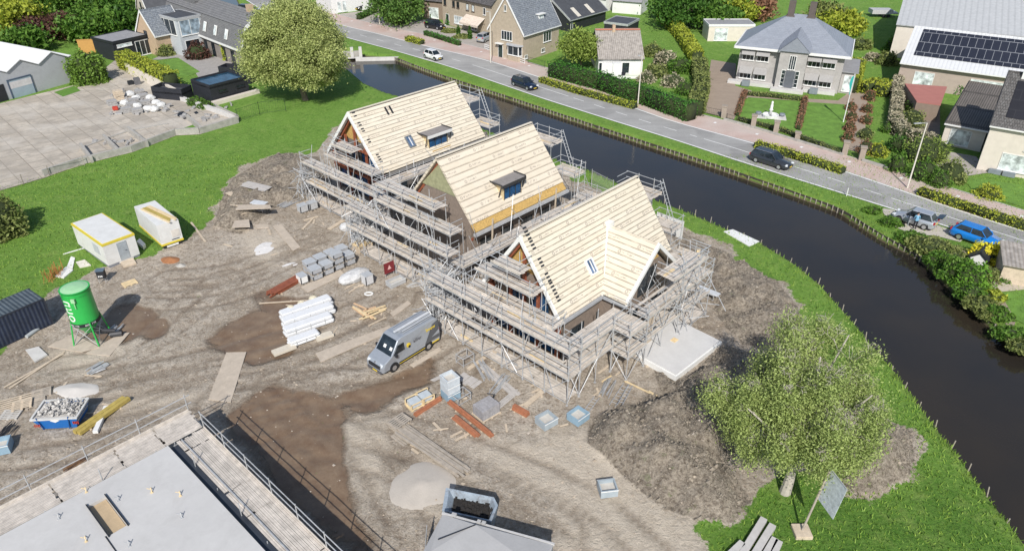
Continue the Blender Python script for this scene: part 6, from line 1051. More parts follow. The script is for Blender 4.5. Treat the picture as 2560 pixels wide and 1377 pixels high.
# white lorry body behind the hedge
t = thing('box_trailer', 'white box trailer between the hedge and the brown bungalow', 'trailer', G(1527, 190), -.25); mb = MB(); mb.b(-1.4, -.9, .5, 1.4, .9, 2.1); mb.build('box', WHITE, t, bevel=.05); mb = MB(); mb.b(-2.2, -1, .35, 2.2, 1, .5); mb.build('frame', BLACK, t)
for x in (-.8, .8): mb = MB(); mb.tube((x, -1.05, .3), (x, -.85, .3), .3, 12); mb.build('wheel', RUBBER, t)
# text helper
def text(name, s, size, mat_, parent, mw, thick=.006):
    cu = D.curves.new('lettering', 'FONT'); cu.body = s; cu.size = size; cu.extrude = thick; cu.align_x = 'CENTER'; cu.align_y = 'CENTER'; cu.space_character = 1.05; o = D.objects.new('lettering', cu); COL.objects.link(o); dg = bpy.context.evaluated_depsgraph_get(); me = D.meshes.new_from_object(o.evaluated_get(dg)); D.objects.remove(o)
    me.transform(mw); me.materials.clear(); me.materials.append(mat_); q = D.objects.new(name, me); COL.objects.link(q); q.parent = parent; return q
def axm(o, x, y):
    x, y = Vector(x).normalized(), Vector(y).normalized(); z = x.cross(y); return Matrix(((x.x, y.x, z.x, o[0]), (x.y, y.y, z.y, o[1]), (x.z, y.z, z.z, o[2]), (0, 0, 0, 1)))
# silver van
A, B = G(1071, 872), G(987.6, 924); d = (B-A).normalized(); lf = Vector((-d.y, d.x, 0)); k = (B-A).length/3.64*1.02
c = (A+B)/2-lf*.86*k*.98; van = thing('van', 'silver panel van with black and yellow stripes parked at the scaffold', 'van', (c.x, c.y, 0), math.atan2(d.y, d.x)); van.scale = (k, k, k)
V_S = paint('silver_van_paint', (.42, .455, .50), .35, .35); prof = [(-2.95, .45), (-2.98, 1.2), (-2.88, 2.45), (-2.7, 2.58), (.95, 2.62), (1.25, 2.52), (2.1, 1.42), (2.85, 1.14), (3.05, .85), (3.06, .42)]
mb = MB(); n_ = len(prof); vs = []
for fy, sc2 in ((-1, 0), (-.93, 1), (.93, 1), (1, 0)):
    for (x, z) in prof:
        ww = (.98 if z < 1.4 else .98-.13*(z-1.4)/1.2); xx = x-(.18 if abs(fy) == 1 and x > 2.5 else 0); zz = z-(.05 if abs(fy) == 1 and z > 2.4 else 0); vs.append((xx, (fy)*ww, zz))
fs = [tuple(range(n_))[::-1], tuple(range(3*n_, 4*n_))]
for j in range(3):
    for i in range(n_): fs.append((j*n_+i, j*n_+(i+1) % n_, (j+1)*n_+(i+1) % n_, (j+1)*n_+i))
mb.add(vs, fs); mb.build('body', V_S, van)
def on_slope(name, x0, z0, x1, z1, w0, w1, mat_, par, off=.012, t0=0., t1=1.):
    dx, dz = x1-x0, z1-z0; nn = Vector((-dz, 0, dx)).normalized(); nn = -nn if nn.x < 0 else nn; a = Vector((x0+dx*t0, 0, z0+dz*t0))+nn*off; b_ = Vector((x0+dx*t1, 0, z0+dz*t1))+nn*off; mb = MB(); up = nn*.01
    q = [a-Vector((0, w0, 0)), a+Vector((0, w0, 0)), b_+Vector((0, w1, 0)), b_-Vector((0, w1, 0))]; mb.add([p-nn*.03 for p in q]+q, [(0, 1, 2, 3), (7, 6, 5, 4), (0, 4, 5, 1), (1, 5, 6, 2), (2, 6, 7, 3), (3, 7, 4, 0)]); return mb.build(name, mat_, par)
ws = on_slope('windscreen', 2.1, 1.42, 1.25, 2.52, .86, .76, DARKGL, van, t0=.02, t1=.97)
for y in (-.25, .45): mb = MB(); nn = Vector((1.1, 0, .85)).normalized(); p = Vector((1.83, y, 1.77))+nn*.03; mb.obox(p, (0, .28, 0), (-.16, 0, .21), nn*.006); mb.build('paper_sheet', WHITE, ws)
for s_ in (-1, 1):
    y = s_*.985
    mb = MB(); mb.add([(1.9, s_*.955, 1.45), (.75, s_*.955, 1.5), (.75, s_*.90, 2.15), (1.38, s_*.90, 2.15)], [(0, 1, 2, 3) if s_ > 0 else (3, 2, 1, 0)]); q = mb.build('side_window', DARKGL, van); q.location = (0, s_*.035, 0)
    for x in (1.92, -1.72):
        w_ = MB(); w_.tube((x, s_*.78, .36), (x, s_*1.0, .36), .36, 20); wo = w_.build('wheel', RUBBER, van); r_ = MB(); r_.tube((x, s_*.97, .36), (x, s_*1.02, .36), .23, 5); r_.tube((x, s_*.97, .36), (x, s_*1.012, .36), .21, 14); r_.build('rim', ALLOY, wo); ar = MB(); ar.tube((x, s_*.80, .40), (x, s_*.99, .40), .45, 18); ar.build('wheel_arch', BLACK, van)
    mb = MB(); mb.box((0.05, s_*.99, .52), (2.7, .03, .16)); mb.build('black_stripe', BLACK, van); mb = MB(); mb.box((0.05, s_*1.0, .47), (2.7, .03, .05)); mb.build('yellow_stripe', PLATE, van); mb = MB(); mb.box((-2.5, s_*.99, .5), (.75, .03, .1)); mb.build('yellow_stripe', PLATE, van)
    mb = MB(); mb.box((1.75, s_*1.14, 1.5), (.14, .22, .3)); mb.build('mirror', BLACK, van)
    mb = MB(); mb.add([(-1.35, s_*.99, .75), (-2.93, s_*.99, .75), (-2.93, s_*.885, 2.35), (-2.3, s_*.90, 2.2)], [(0, 1, 2, 3) if s_ > 0 else (3, 2, 1, 0)]); q = mb.build('dark_graphic', M('dark_graphic', (.10, .105, .115), .4), van); q.location = (0, s_*.012, 0)
    h_ = MB(); h_.box((2.86, s_*.74, .98), (.3, .26, .2), -s_*.4); h_.build('headlight', LAMPW, van); h_ = MB(); h_.box((-2.97, s_*.88, 1.3), (.06, .12, .5)); h_.build('tail_light', LAMPR, van)
    rr_ = MB(); rr_.tube((-2.6, s_*.62, 2.72), (.5, s_*.62, 2.72), .03, 6); rr_.build('roof_bar', STEEL, van)
ym = axm((.35, 1.0, 1.62), (-1, 0, 0), (0, -.08, 1)); dsk = MB(); dsk.tube((.33, .96, 1.66), (.33, 1.0, 1.66), .2, 16); dsk.build('round_emblem', PLATE, van); dsk = MB(); dsk.tube((.27, .985, 1.52), (.27, 1.01, 1.52), .12, 12); dsk.build('round_emblem', BLACK, van)
text('lettering', 'allier', .42, M('grey_lettering', (.12, .12, .13), .5), van, axm((-.62, .975, 1.72), (-1, 0, 0), (0, -.1, 1))); text('lettering', 'bouw', .42, PLATE, van, axm((-2.05, .965, 1.98), (-1, 0, 0), (0, -.1, 1)), .012)
mb = MB(); mb.b(-2.7, -.45, 2.66, .55, .35, 2.70); mb.build('roof_deck', M('ribbed_alu', (.45, .47, .5), .5, .2, 2, metal=.4), van); mb = MB(); mb.b(-2.8, -.05, 2.74, .9, .14, 2.80); mb.tube((-2.8, .45, 2.76), (.4, .45, 2.76), .03); mb.build('long_plank', M('alu_plank', (.62, .64, .66), .5), van)
mb = MB(); mb.tube((-3.06, .55, .5), (-3.0, .5, 2.8), .035); mb.tube((-3.06, .15, .5), (-3.0, .15, 2.8), .035)
for i in range(8): mb.tube((-3.05, .15, .7+i*.27), (-3.05, .52, .7+i*.27), .02, 5)
mb.build('ladder', BLACK, van); mb = MB(); mb.box((3.05, 0, .78), (.08, 1.3, .3)); mb.build('grille', BLACK, van); mb = MB(); mb.box((3.08, 0, .38), (.1, 1.6, .22)); mb.build('bumper', M('grey_bumper', (.10, .10, .11), .6), van); mb = MB(); mb.box((3.13, .1, .42), (.03, .52, .12)); mb.build('number_plate', PLATE, van); mb = MB(); mb.box((2.97, 0, 1.04), (.05, .16, .16)); mb.build('emblem', ALLOY, van)
# person beside the silver car
def person(label, loc, rz, top, legs, hair):
    t = thing('person', label, 'person', loc, rz); J = [((0, 0, .95), .13), ((0, .1, .88), .10), ((.03, .12, .48), .065), ((0, .12, .07), .05), ((.12, .12, .04), .04), ((0, -.1, .88), .10), ((.12, -.12, .50), .065), ((.05, -.12, .07), .05), ((.17, -.12, .04), .04), ((.03, 0, 1.2), .135), ((.08, 0, 1.40), .12), ((.10, 0, 1.50), .05), ((.13, 0, 1.58), .08), ((.14, 0, 1.68), .09), ((.09, .19, 1.39), .06), ((.14, .24, 1.13), .045), ((.32, .20, 1.02), .034), ((.39, .19, 1.0), .03), ((.09, -.19, 1.39), .06), ((.16, -.24, 1.12), .045), ((.34, -.18, 1.0), .034), ((.41, -.17, .99), .03)]
    E = [(0, 1), (1, 2), (2, 3), (3, 4), (0, 5), (5, 6), (6, 7), (7, 8), (0, 9), (9, 10), (10, 11), (11, 12), (12, 13), (10, 14), (14, 15), (15, 16), (16, 17), (10, 18), (18, 19), (19, 20), (20, 21)]
    for s_, h in ((1, 17), (-1, 21)):
        hp = Vector(J[h][0])
        for q in range(5):
            a = len(J); off = Vector((.045+.01*(q in (1, 2)), (q-2)*.019, -.012)) if q < 4 else Vector((.02, -s_*.05, .0)); J.append((tuple(hp+off), .0095)); J.append((tuple(hp+off*1.7+Vector((0, 0, -.015))), .008)); E += [(h, a), (a, a+1)]
    me = D.meshes.new('body'); me.from_pydata([j[0] for j in J], E, []); o = D.objects.new('body', me); COL.objects.link(o); sk = o.modifiers.new('skin', 'SKIN')
    for i, j in enumerate(J): me.skin_vertices[0].data[i].radius = (j[1], j[1])
    me.skin_vertices[0].data[0].use_root = True; sb = o.modifiers.new('sub', 'SUBSURF'); sb.levels = 2; dg = bpy.context.evaluated_depsgraph_get(); m2 = D.meshes.new_from_object(o.evaluated_get(dg)); D.objects.remove(o)
    SKIN = M('skin', (.50, .30, .21), .6, .1, 5); m2.materials.clear()
    for q in (SKIN, top, legs, BLACK): m2.materials.append(q)
    for p in m2.polygons:
        c = p.center; p.material_index = 3 if c.z < .1 else 2 if c.z < .95 and abs(c.y) < .2 and c.x < .25 else 1 if c.z < 1.47 and c.x < .3 else 0; p.use_smooth = True
    b_ = D.objects.new('body', m2); COL.objects.link(b_); b_.parent = t; h = ico((.115, 0, 1.70), (.105, .10, .10), 2, .04, 2); h.build('hair', hair, t)
person('person in light blue top, dark trousers, at the open door of the silver car', G(2283, 572)+Vector((.0, -.15, 0)), 1.3, M('light_blue_cloth', (.20, .42, .60), .9), M('dark_cloth', (.02, .02, .03), .9), M('dark_hair', (.03, .02, .015), .8))
# ---------------- things standing on the site ----------------
def wbox(label, name, cat, A, B, C, h, z0=0.): pass
def frame2(A, B, z=0.):
    a, b_ = G(*A, z), G(*B, z); return a, (b_-a).length, dirz(a, b_)
# white cabin with yellow band on top
h = 2.3; loc, rz, L, Wd = place((254, 612), (334, 583), h, 2.4, (206, 549)); Wd = max(Wd, 5.)
t = thing('site_cabin', 'white site cabin with yellow band round its roof edge and a grey door', 'site cabin', loc, rz, 'site cabins on the meadow edge'); CW = M('cabin_white', (.70, .70, .68), .6, .12, 1.2, grime=.5, gcol=(.5, .48, .44)); YB = M('yellow_band', (.68, .55, .06), .6, .1)
mb = MB(); mb.b(0, -Wd/2, .22, L, Wd/2, h-.2); mb.build('wall', CW, t); mb = MB(); mb.b(-.03, -Wd/2-.03, h-.2, L+.03, Wd/2+.03, h); mb.build('yellow_band', YB, t); mb = MB(); mb.b(.1, -Wd/2+.1, h, L-.1, Wd/2-.1, h+.04); mb.build('roof', CW, t)
mb = MB(); mb.b(0.05, -Wd/2+.02, -.1, L-.05, Wd/2-.02, .22); mb.build('base_frame', M('grey_frame', (.22, .23, .26), .6), t); mb = MB(); mb.b(L*.40, -Wd/2-.04, .3, L*.70, -Wd/2-.005, h-.35); dd = mb.build('door', M('blue_grey_door', (.36, .40, .43), .35, .35, 2), t); mb = MB(); mb.b(L*.33, -Wd/2-.05, .06, L*.78, -Wd/2-.02, .2); mb.build('sign_strip', WHITE, t); mb = MB(); mb.tube((L*.66, -Wd/2-.08, 1.1), (L*.60, -Wd/2-.08, 1.1), .02); mb.build('handle', BLACK, dd)
mb = MB(); mb.b(-.04, -Wd/2+1, .9, 0, -Wd/2+2.2, 1.8); mb.build('shutter', M('grey_shutter', (.5, .52, .54), .5), t)
h = 2.45; loc, rz, L, Wd = place((391, 565), (445, 548), h, 2.4, (333, 517)); t = thing('site_cabin', 'white site cabin with yellow band along its lower edge and planks on its roof', 'site cabin', loc, rz, 'site cabins on the meadow edge')
mb = MB(); mb.b(0, -Wd/2, .55, L, Wd/2, h); mb.build('wall', CW, t); mb = MB(); mb.b(-.03, -Wd/2-.03, .36, L+.03, Wd/2+.03, .55); mb.build('yellow_band', YB, t); mb = MB(); mb.b(.15, -Wd/2+.1, -.1, L-.15, Wd/2-.1, .36); mb.build('base_frame', BLACK, t); mb = MB(); mb.b(L*.2, -Wd/2-.04, .12, L*.75, -Wd/2-.0, .28); mb.build('sign_strip', WHITE, t); mb = MB(); mb.b(L*.5, -Wd/2-.04, .68, L*.85, -Wd/2-.005, .74); mb.build('vent', BLACK, t); mb = MB(); mb.b(L*.55, -Wd/2-.03, .9, L*.92, -Wd/2-.005, 1.6); mb.build('hatch', M('pale_hatch', (.66, .62, .56), .6), t)
for i in range(2): mb = MB(); mb.b(0, i*.18, 0, 3.4-i, i*.18+.14, .05); tag(mb.build('plank', WOOD, loc=W(0, 0, 0)), 'thin plank lying on the roof of the white cabin on legs, '+('longer' if i == 0 else 'shorter'), 'plank', 'planks on the cabin roof'); q = D.objects[[o.name for o in D.objects if o.name.startswith('plank') and not o.parent][-1]]; p = G(345+i*6, 522+i*2, h+.03); q.location = p; q.rotation_euler = (0, 0, rz-math.pi/2+.18)
# silo
sb = G(233, 848); sr = .96; z1, z2 = 1.75, 4.55; GRN = paint('green_silo_paint', (.03, .44, .08), .35, 0, .3); GRT = M('pale_green_lid', (.34, .60, .34), .5, .15, 1.2)
t = thing('silo', 'green mortar silo on four legs with white lettering and black band', 'silo', sb, 0); mb = MB(); mb.lathe([(sr, z1), (sr, z2), (sr+.04, z2), (sr+.04, z2-.08), (sr+.04, z2+.02)], n=40); mb.build('tank', GRN, t); mb = MB(); mb.lathe([(sr+.02, z2), (sr*.6, z2+.1), (.02, z2+.16)], n=40); mb.build('lid', GRT, t); mb = MB(); mb.lathe([(.22, .75), (sr-.01, z1-.01)], n=32); mb.build('cone', GRN, t); mb = MB(); mb.lathe([(sr+.03, z1-.02), (sr+.035, z1+.26)], n=40, cap=False); mb.build('black_band', BLACK, t)
mb = MB(); mb.lathe([(sr+.05, z2-.32), (sr+.05, z2-.26)], n=40, cap=False); mb.build('hoop', GRN, t); mb = MB(); mb.b(.15, -sr-.12, 3.9, .42, -sr, 4.2); mb.tube((.3, -sr-.06, 3.9), (.3, -sr-.06, 3.4), .03); mb.build('filter_box', GRT, t)
for a in (-2.35, -.8, .78, 2.35):
    mb = MB(); mb.tube((sr*math.cos(a), sr*math.sin(a), z1+.3), ((sr+.36)*math.cos(a), (sr+.36)*math.sin(a), 0), .055, 6); mb.box(((sr+.36)*math.cos(a), (sr+.36)*math.sin(a), .02), (.25, .25, .04)); mb.build('leg', GRN, t); b2 = a+1.56; mb = MB(); mb.tube(((sr+.34)*math.cos(a), (sr+.34)*math.sin(a), .1), (sr*math.cos(b2), sr*math.sin(b2), z1-.1), .022, 5); mb.tube(((sr+.34)*math.cos(b2), (sr+.34)*math.sin(b2), .1), (sr*math.cos(a), sr*math.sin(a), z1-.1), .022, 5); mb.build('brace', STEEL, t)
mb = MB(); mb.tube((.2, -.1, .9), (1.5, .5, .45), .16, 10); mb.tube((1.2, .3, .2), (2.0, .5, .2), .22, 10); mb.build('mixer', DSTEEL, t)
def wrap(o, r, a0, z0, vert):      # bend flat lettering round the tank
    for v in o.data.vertices:
        x, y, z = v.co
        if vert: a = a0-y/r*1.; zz = z0+x*-1
        else: a = a0+x/r; zz = z0+y
        v.co = ((r+z)*math.cos(a), (r+z)*math.sin(a), zz)
o = text('lettering', 'uno', 1.15, WHITE, t, Matrix.Identity(4), .01); wrap(o, sr+.012, -2.0, 3.1, True); o = text('lettering', '0501 770', .19, WHITE, t, Matrix.Identity(4), .004); wrap(o, sr+.035, -1.9, z1+.11, False); o = text('lettering', '0501 770', .19, WHITE, t, Matrix.Identity(4), .004); wrap(o, sr+.035, -.75, z1+.11, False)
def plate(label, px, th=.03, mat_=None, name='road_plate', cat='road plate', group=None, z=None):
    p = [G(x, y) for x, y in px]; o = sum(p, Vector())/len(p); zz = max(zat(q.x, q.y) for q in p+[o]) if z is None else z; mb = MB(); mb.prism([(q.x-o.x, q.y-o.y) for q in p], 0, th); return tag(mb.build(name, mat_ or RP, loc=(o.x, o.y, zz)), label, cat, group)
RP = M('muddy_road_plate', (.52, .445, .36), .9, .22, 1.4, grime=.5, gcol=(.33, .27, .21)); RPG = M('grey_mat', (.5, .48, .45), .9, .2, 1.5, grime=.3, gcol=(.35, .3, .25))
gp_ = 'plates and mats laid on the earth'
for lb, q in (('large pale road plate lying alone left of the brown puddle edge', [(566, 881), (616, 880), (577, 1006), (521, 998)]), ('long brown plank road left of the van', [(789, 884), (974, 815), (986, 826), (802, 906)]), ('road plate crossing the earth below the timber mats near the soil heap', [(682, 567), (704, 562), (751, 619), (733, 629)]), ('long mat lying across below the scaffold parts', [(596, 540), (680, 540), (684, 549), (595, 553)]), ('small square mat, left of a pair near the soil heap', [(590, 565), (625, 561), (628, 580), (582, 582)]), ('narrow mat right of the small square mat', [(636, 562), (672, 562), (672, 570), (642, 572)]), ('pale plate between the loose boards and the van roof', [(975, 783), (1020, 752), (1028, 760), (984, 792)]), ('pale mat along the far side of the van', [(1024, 912), (1098, 868), (1104, 876), (1034, 918)]), ('plates under the green silo, left piece', [(120, 868), (185, 836), (250, 870), (205, 882)]), ('plates under the green silo, right piece', [(215, 884), (300, 835), (325, 832), (275, 890)]), ('worn plate under the grey block stacks', [(752, 720), (850, 676), (862, 688), (770, 734)])): plate(lb, q, .05, group=gp_)
plate('white panel lying on the grass by the canal', [(1809, 580), (1832, 575), (1898, 605), (1873, 617)], .08, WHITE, 'panel', 'panel'); plate('pale square slab near the left edge below the dark blue container', [(65, 878), (98, 870), (120, 890), (88, 908)], .12, CONC, 'slab', 'slab'); plate('black tarpaulin sheet lying in the yard', [(437, 288), (458, 280), (478, 292), (462, 300)], .1, BLACK, 'tarpaulin', 'tarpaulin'); plate('small black sheet in the yard near the wall', [(484, 282), (492, 279), (497, 284), (490, 287)], .06, BLACK, 'tarpaulin', 'tarpaulin')
plate('brown board leaning flat in front of the yellow-banded cabin door', [(299, 655), (334, 649), (342, 661), (310, 671)], .15, WOOD, 'step_board', 'board')
def plank(label, A, B, w_=.22, th=.05, mat_=None, name='plank', cat='plank', z=0., group='loose planks on the site', zb=None):
    a, b_ = GZ(*A), GZ(*B); a.z += z; b_.z += z if zb is None else zb; d = b_-a; nn = Vector((-d.y, d.x, 0)).normalized()*w_; mb = MB(); mb.obox(-nn/2, d, nn, (0, 0, th)); return tag(mb.build(name, mat_ or WOOD, loc=a+Vector((0, 0, .02))), label, cat, group)
for lb, a, b_, w_, mt in (('plank lying alone above the grey block stacks, right one of two', (757, 573), (782, 548), .22, WOOD), ('plank lying alone above the grey block stacks, left one of two', (760, 552), (795, 542), .22, WOOD), ('wide plank left of the small stone heap at the scaffold', (823, 574), (858, 552), .42, WOOD), ('long thin board between red-brown beams and white bundles', (648, 759), (776, 752), .12, WOOD), ('plank on the ground beside the grey mixing tub', (1018, 718), (1046, 703), .3, RPG), ('light board in front of the small block pallet, nearer', (873, 733), (902, 713), .12, WOOD), ('light board in front of the small block pallet, farther', (862, 724), (888, 710), .1, WOOD), ('thin lath right of the bundle of boards', (921, 815), (965, 793), .12, WOOD), ('long plank lying under the canal end tree shade, left long one', (12, 970), (160, 885), .14, WOOD), ('long plank next to the leftmost long plank', (25, 972), (163, 880), .14, WOOD), ('short white lath on the meadow left of the first cabin', (158, 636), (217, 620), .12, WHITE), ('thin plank leaning beside the cabin on legs', (478, 557), (514, 605), .18, WOOD), ('plank from the soil heap pointing at the steel grids', (1562, 953), (1632, 992), .12, FRESH), ('short plank right of the pointing plank', (1622, 978), (1642, 992), .08, FRESH), ('pale plank at the corner of the nearest scaffold', (1312, 1016), (1356, 978), .35, WOOD), ('pale plank below the timber supports, left', (1126, 1092), (1155, 1076), .14, WOOD), ('pale plank below the timber supports, right', (1138, 1100), (1172, 1082), .16, WOOD), ('board leaning on the grey trestle frame', (1170, 924), (1212, 893), .3, WOOD), ('small lath beside the blue tub by the ladder', (1400, 1065), (1420, 1060), .1, WOOD), ('lath on the ground under the scaffold corner tower', (1505, 955), (1528, 940), .1, FRESH)): plank(lb, a, b_, w_, mat_=mt)
plank('upright yellowish plank standing at the far right scaffold corner', (1736, 695), (1738, 690), .25, .1, FRESH, z=0, zb=0); o = [o for o in D.objects if o.get('label', '').startswith('upright yellowish')][0]; me = o.data; mb = MB(); mb.b(-.2, -.05, 0, .1, .05, 2.6); mb.b(-.55, -.1, 0, -.35, -.05, 1.8); o.data = mb.mesh('plank', FRESH); o.location = G(1738, 690); 
# stacks
def pallet(par, mat_=None, w_=1.2, d=1., z=0., name='pallet'):
    mb = MB()
    for i in range(6): mb.b(-w_/2, -d/2+i*(d/5.4), z+.10, w_/2, -d/2+i*(d/5.4)+.1, z+.125)
    for x in (-w_/2, -.07, w_/2-.14): mb.b(x, -d/2, z, x+.14, d/2, z+.098)
    return mb.build(name, mat_ or WOOD, par)
WRAP = M('grey_wrap', (.46, .48, .50), .45, .2, 3, bmp=.3, grime=.2, gcol=(.3, .31, .32)); SIDE = M('grey_block_sides', (.42, .43, .45), .7, .25, 6)
def blockstack(label, px, py, rz, tiers, w_=.95, d=.95, mat_=None, th=.55, group='wrapped pallets of grey blocks'):
    p = G(px, py); t = thing('block_pallet', label, 'pallet', (p.x, p.y, zat(p.x, p.y)), rz, group); z = 0
    for i in range(tiers):
        pallet(t, GREYW, w_, d, z); mb = MB(); mb.b(-w_/2+.03, -d/2+.03, z+.127, w_/2-.03, d/2-.03, z+.127+th-.16); bl = mb.build('blocks', mat_ or SIDE, t, bevel=.02); hd = MB(); hd.b(-w_/2, -d/2, z+th-.055, w_/2, d/2, z+th+.0); hd.build('wrap', WRAP, bl, bevel=.02)
        sp = MB(); sp.b(-w_/2+.0, -d/2+.0, z+.13, -w_/2+.06, -d/2+.06, z+th-.06); sp.b(w_/2-.06, -d/2+.0, z+.13, w_/2, -d/2+.06, z+th-.06); sp.b(-w_/2, -d/2+.005, z+.13, w_/2, -d/2+.02, z+.17); sp.build('strap', DSTEEL, bl); z += th+.01
    return t
rz0 = dirz(G(757, 708), G(870, 662))
blockstack('leftmost low wrapped block stack at the end of the red-brown beams', 757, 706, rz0, 1, .7, .9, WHITE, .8); 
for i, (x, y, n_) in enumerate([(790, 700, 2), (818, 688, 2), (844, 676, 3), (872, 664, 2)]): blockstack('wrapped grey block stack in the front row, '+('first from the left', 'second from the left', 'third from the left and tallest', 'rightmost')[i], x, y-4, rz0, n_)
for i, (x, y, n_) in enumerate([(777, 680, 2), (803, 669, 2), (829, 657, 2), (856, 646, 2)]): blockstack('wrapped grey block stack in the back row, '+('first from the left', 'second from the left', 'third from the left', 'rightmost')[i], x, y-2, rz0, n_)
blockstack('small stack of white slotted blocks next to the plastic-wrapped heap', 920, 710, rz0, 1, .8, .8, M('white_slotted', (.62, .62, .63), .6, .3, 8), 1.0); blockstack('slotted block stack beside the empty pallets', 893, 612, rz0, 1, .8, .8, M('white_slotted', (.62, .62, .63), .6, .3, 8), .95)
blockstack('stack of steel frames beside the scaffold below the soil heap, left half', 758, 530, rz0, 1, .9, .8, M('steel_frames', (.5, .51, .52), .5, .4, 9), .85); blockstack('stack of steel frames beside the scaffold below the soil heap, right half', 782, 523, rz0, 1, .9, .8, M('steel_frames', (.5, .51, .52), .5, .4, 9), .85)
def blob(label, px, py, r, mat_, name, cat, rz=0, group=None, jit_=.12, z=0., seed=1):
    p = G(px, py); mb = ico((0, 0, r[2]*.8), r, 3, jit_*.5, seed); return tag(mb.build(name, mat_, loc=(p.x, p.y, zat(p.x, p.y)+z-.05), rz=rz), label, cat, group)
PLAS = M('crumpled_clear_wrap', (.60, .60, .60), .35, .35, 5, bmp=.6); blob('long heap wrapped in crumpled clear plastic', 886, 700, (1.5, .7, .55), PLAS, 'wrapped_heap', 'heap', rz0); blob('small heap of wrapped white stones at the scaffold', 865, 575, (.6, .5, .45), PLAS, 'wrapped_heap', 'heap'); blob('white wrapped round bale at the scaffold corner behind the van', 1117, 765, (.75, .7, .8), PLAS, 'wrapped_bale', 'bale')
t = thing('pallet_stack', 'stack of empty wooden pallets beside the slotted blocks', 'pallets', G(907, 622), rz0)
for i in range(5): pallet(t, FRESH if i == 4 else WOOD, 1.5, 1.1, i*.13)
for i, (x, y, lb) in enumerate([(300, 712, 'single light pallet lying on the earth right of the silo'), (985, 713, 'pallet with grey slats in front of the mixing tub')]): t = thing('pallet', lb, 'pallet', GZ(x+25*(i == 0), y-2), rz0); pallet(t, FRESH if i == 0 else GREYW, 1.1, .8)
# white panel bundles
gz = dirz(G(700, 800), G(835, 752)); WP = M('white_foil', (.76, .77, .78), .4, .1, 3, bmp=.5, grime=.15, gcol=(.5, .5, .5))
for i, (A, B, hh3, lb) in enumerate([((703, 803), (830, 758), .75, 'back bundle, farthest from the camera'), ((708, 822), (836, 778), .8, 'second bundle from the back'), ((712, 842), (832, 800), .7, 'third bundle from the back'), ((722, 866), (800, 838), .5, 'shortest and lowest bundle in front')]):
    a, L, rz = frame2(A, B); t = thing('panel_bundle', 'white foil-wrapped bundle of panels, '+lb, 'panel bundle', a, rz, 'white foil-wrapped panel bundles')
    for k in range(2):
        mb = MB(); mb.b(.03*k, -.42, .06+k*hh3/2, L-.1*k, .42, .05+(k+1)*hh3/2); mb.build('foil_pack', WP, t, bevel=.09)
    sp = MB(); 
    for q in (.2, .5, .8): sp.b(L*q, -.44, .1, L*q+.03, -.425, hh3)
    sp.build('strap', M('pale_strap', (.5, .5, .48)), t)
for i, (x, y) in enumerate([(731, 787), (757, 775), (786, 762)]): blob('pale yellow-topped sack behind the white bundles, '+('left', 'middle', 'right')[i], x, y, (.42, .4, .5), M('cream_sack', (.62, .56, .42), .8, .25, 4), 'sack', 'sack', group='sacks behind the white bundles', seed=i)
for i, (A, B, lb) in enumerate([((683, 887), (738, 866), 'left end'), ((790, 850), (832, 836), 'right end')]):
    a, L, rz = frame2(A, B); t = thing('board_stack', 'stack of pale boards sticking out under the front white bundle, '+lb, 'boards', a, rz, 'boards under the white bundles')
    for k in range(4): mb = MB(); mb.b(0, -.3+k*.16, 0, L-.05*(k % 2), -.16+k*.16, .22); mb.build('board', M('pale_boards', (.64, .58, .48), .8, .15, 5), t)
# loose light boards bundle
t = thing('board_heap', 'untidy heap of light yellowish boards above the plank road', 'boards', GZ(928, 782), 0); rr = random.Random(4)
for i in range(16):
    rzz = (.62 if i < 9 else -.72)+rr.uniform(-.12, .12); mb = MB(); L_ = rr.uniform(1.2, 2.3); mb.box((rr.uniform(-.5, .5)+(0 if i < 9 else -1.2+.16*(i-9)), rr.uniform(-.5, .5)+(-.1 if i < 9 else -.1*(i-9)+.3), .05+.03*(i % 6)), (L_, .14, .05), rzz+math.pi/2*(i >= 9)*0); mb.build('board', FRESH if i % 3 else M('peach_board', (.68, .46, .28), .8, .2), t)
# red-brown beam bundles
def beams(label, A, B, n_, w_=.12, h_=.1, mat_=None, rows=2, seed=1, sprd=.0, group='bundles of red-brown beams', bear=True):
    a, L, rz = frame2(A, B); rr = random.Random(seed); t = thing('beam_bundle', label, 'beams', (a.x, a.y, zat(a.x, a.y)), rz, group)
    for r in range(rows):
        for k in range(n_-r):
            mb = MB(); dx = rr.uniform(-sprd, sprd); mb.b(dx, (k-(n_-1)/2+.5*(r % 2))*w_*1.12-w_/2, .09+r*h_*1.05, L+rr.uniform(-sprd, sprd), (k-(n_-1)/2+.5*(r % 2))*w_*1.12+w_/2, .09+r*h_*1.05+h_); mb.build('beam', mat_ or REDW, t)
    if bear:
        for q in (.2, .8): mb = MB(); mb.b(L*q-.05, -n_*w_*.7, 0, L*q+.05, n_*w_*.7, .088); mb.build('bearer', WOOD, t)
    return t
REDO = M('orange_brown_timber', (.42, .17, .09), .65, .35, 4); beams('bundle of red-brown beams left of the grey block stacks', (678, 738), (752, 696), 7, .13, .1, rows=3, seed=2, sprd=.4); beams('single red-brown beam pack beside the two clear crates', (1037, 1040), (1102, 998), 2, .13, .14, REDO, 2); beams('long pair of red-brown beams in front of the blue-grey tubs', (1124, 1010), (1230, 1094), 2, .13, .16, REDO, 2, 3, .15); beams('shorter red-brown beam bundle nearest the camera', (1137, 1048), (1196, 1096), 3, .12, .12, REDO, 2, 4, .15); beams('small rust-red beam stub right of the paving stack', (1284, 1022), (1320, 1042), 3, .12, .16, REDO, 2, 5)
beams('pair of yellow laminated beams beside the blue skip', (193, 1088), (318, 1000), 2, .28, .24, YWOOD, 1, 6, .1, 'yellow laminated beams'); beams('white beam lying under the yellow beams', (240, 1084), (268, 1020), 1, .3, .2, WHITE, 1, 7, 0, None)
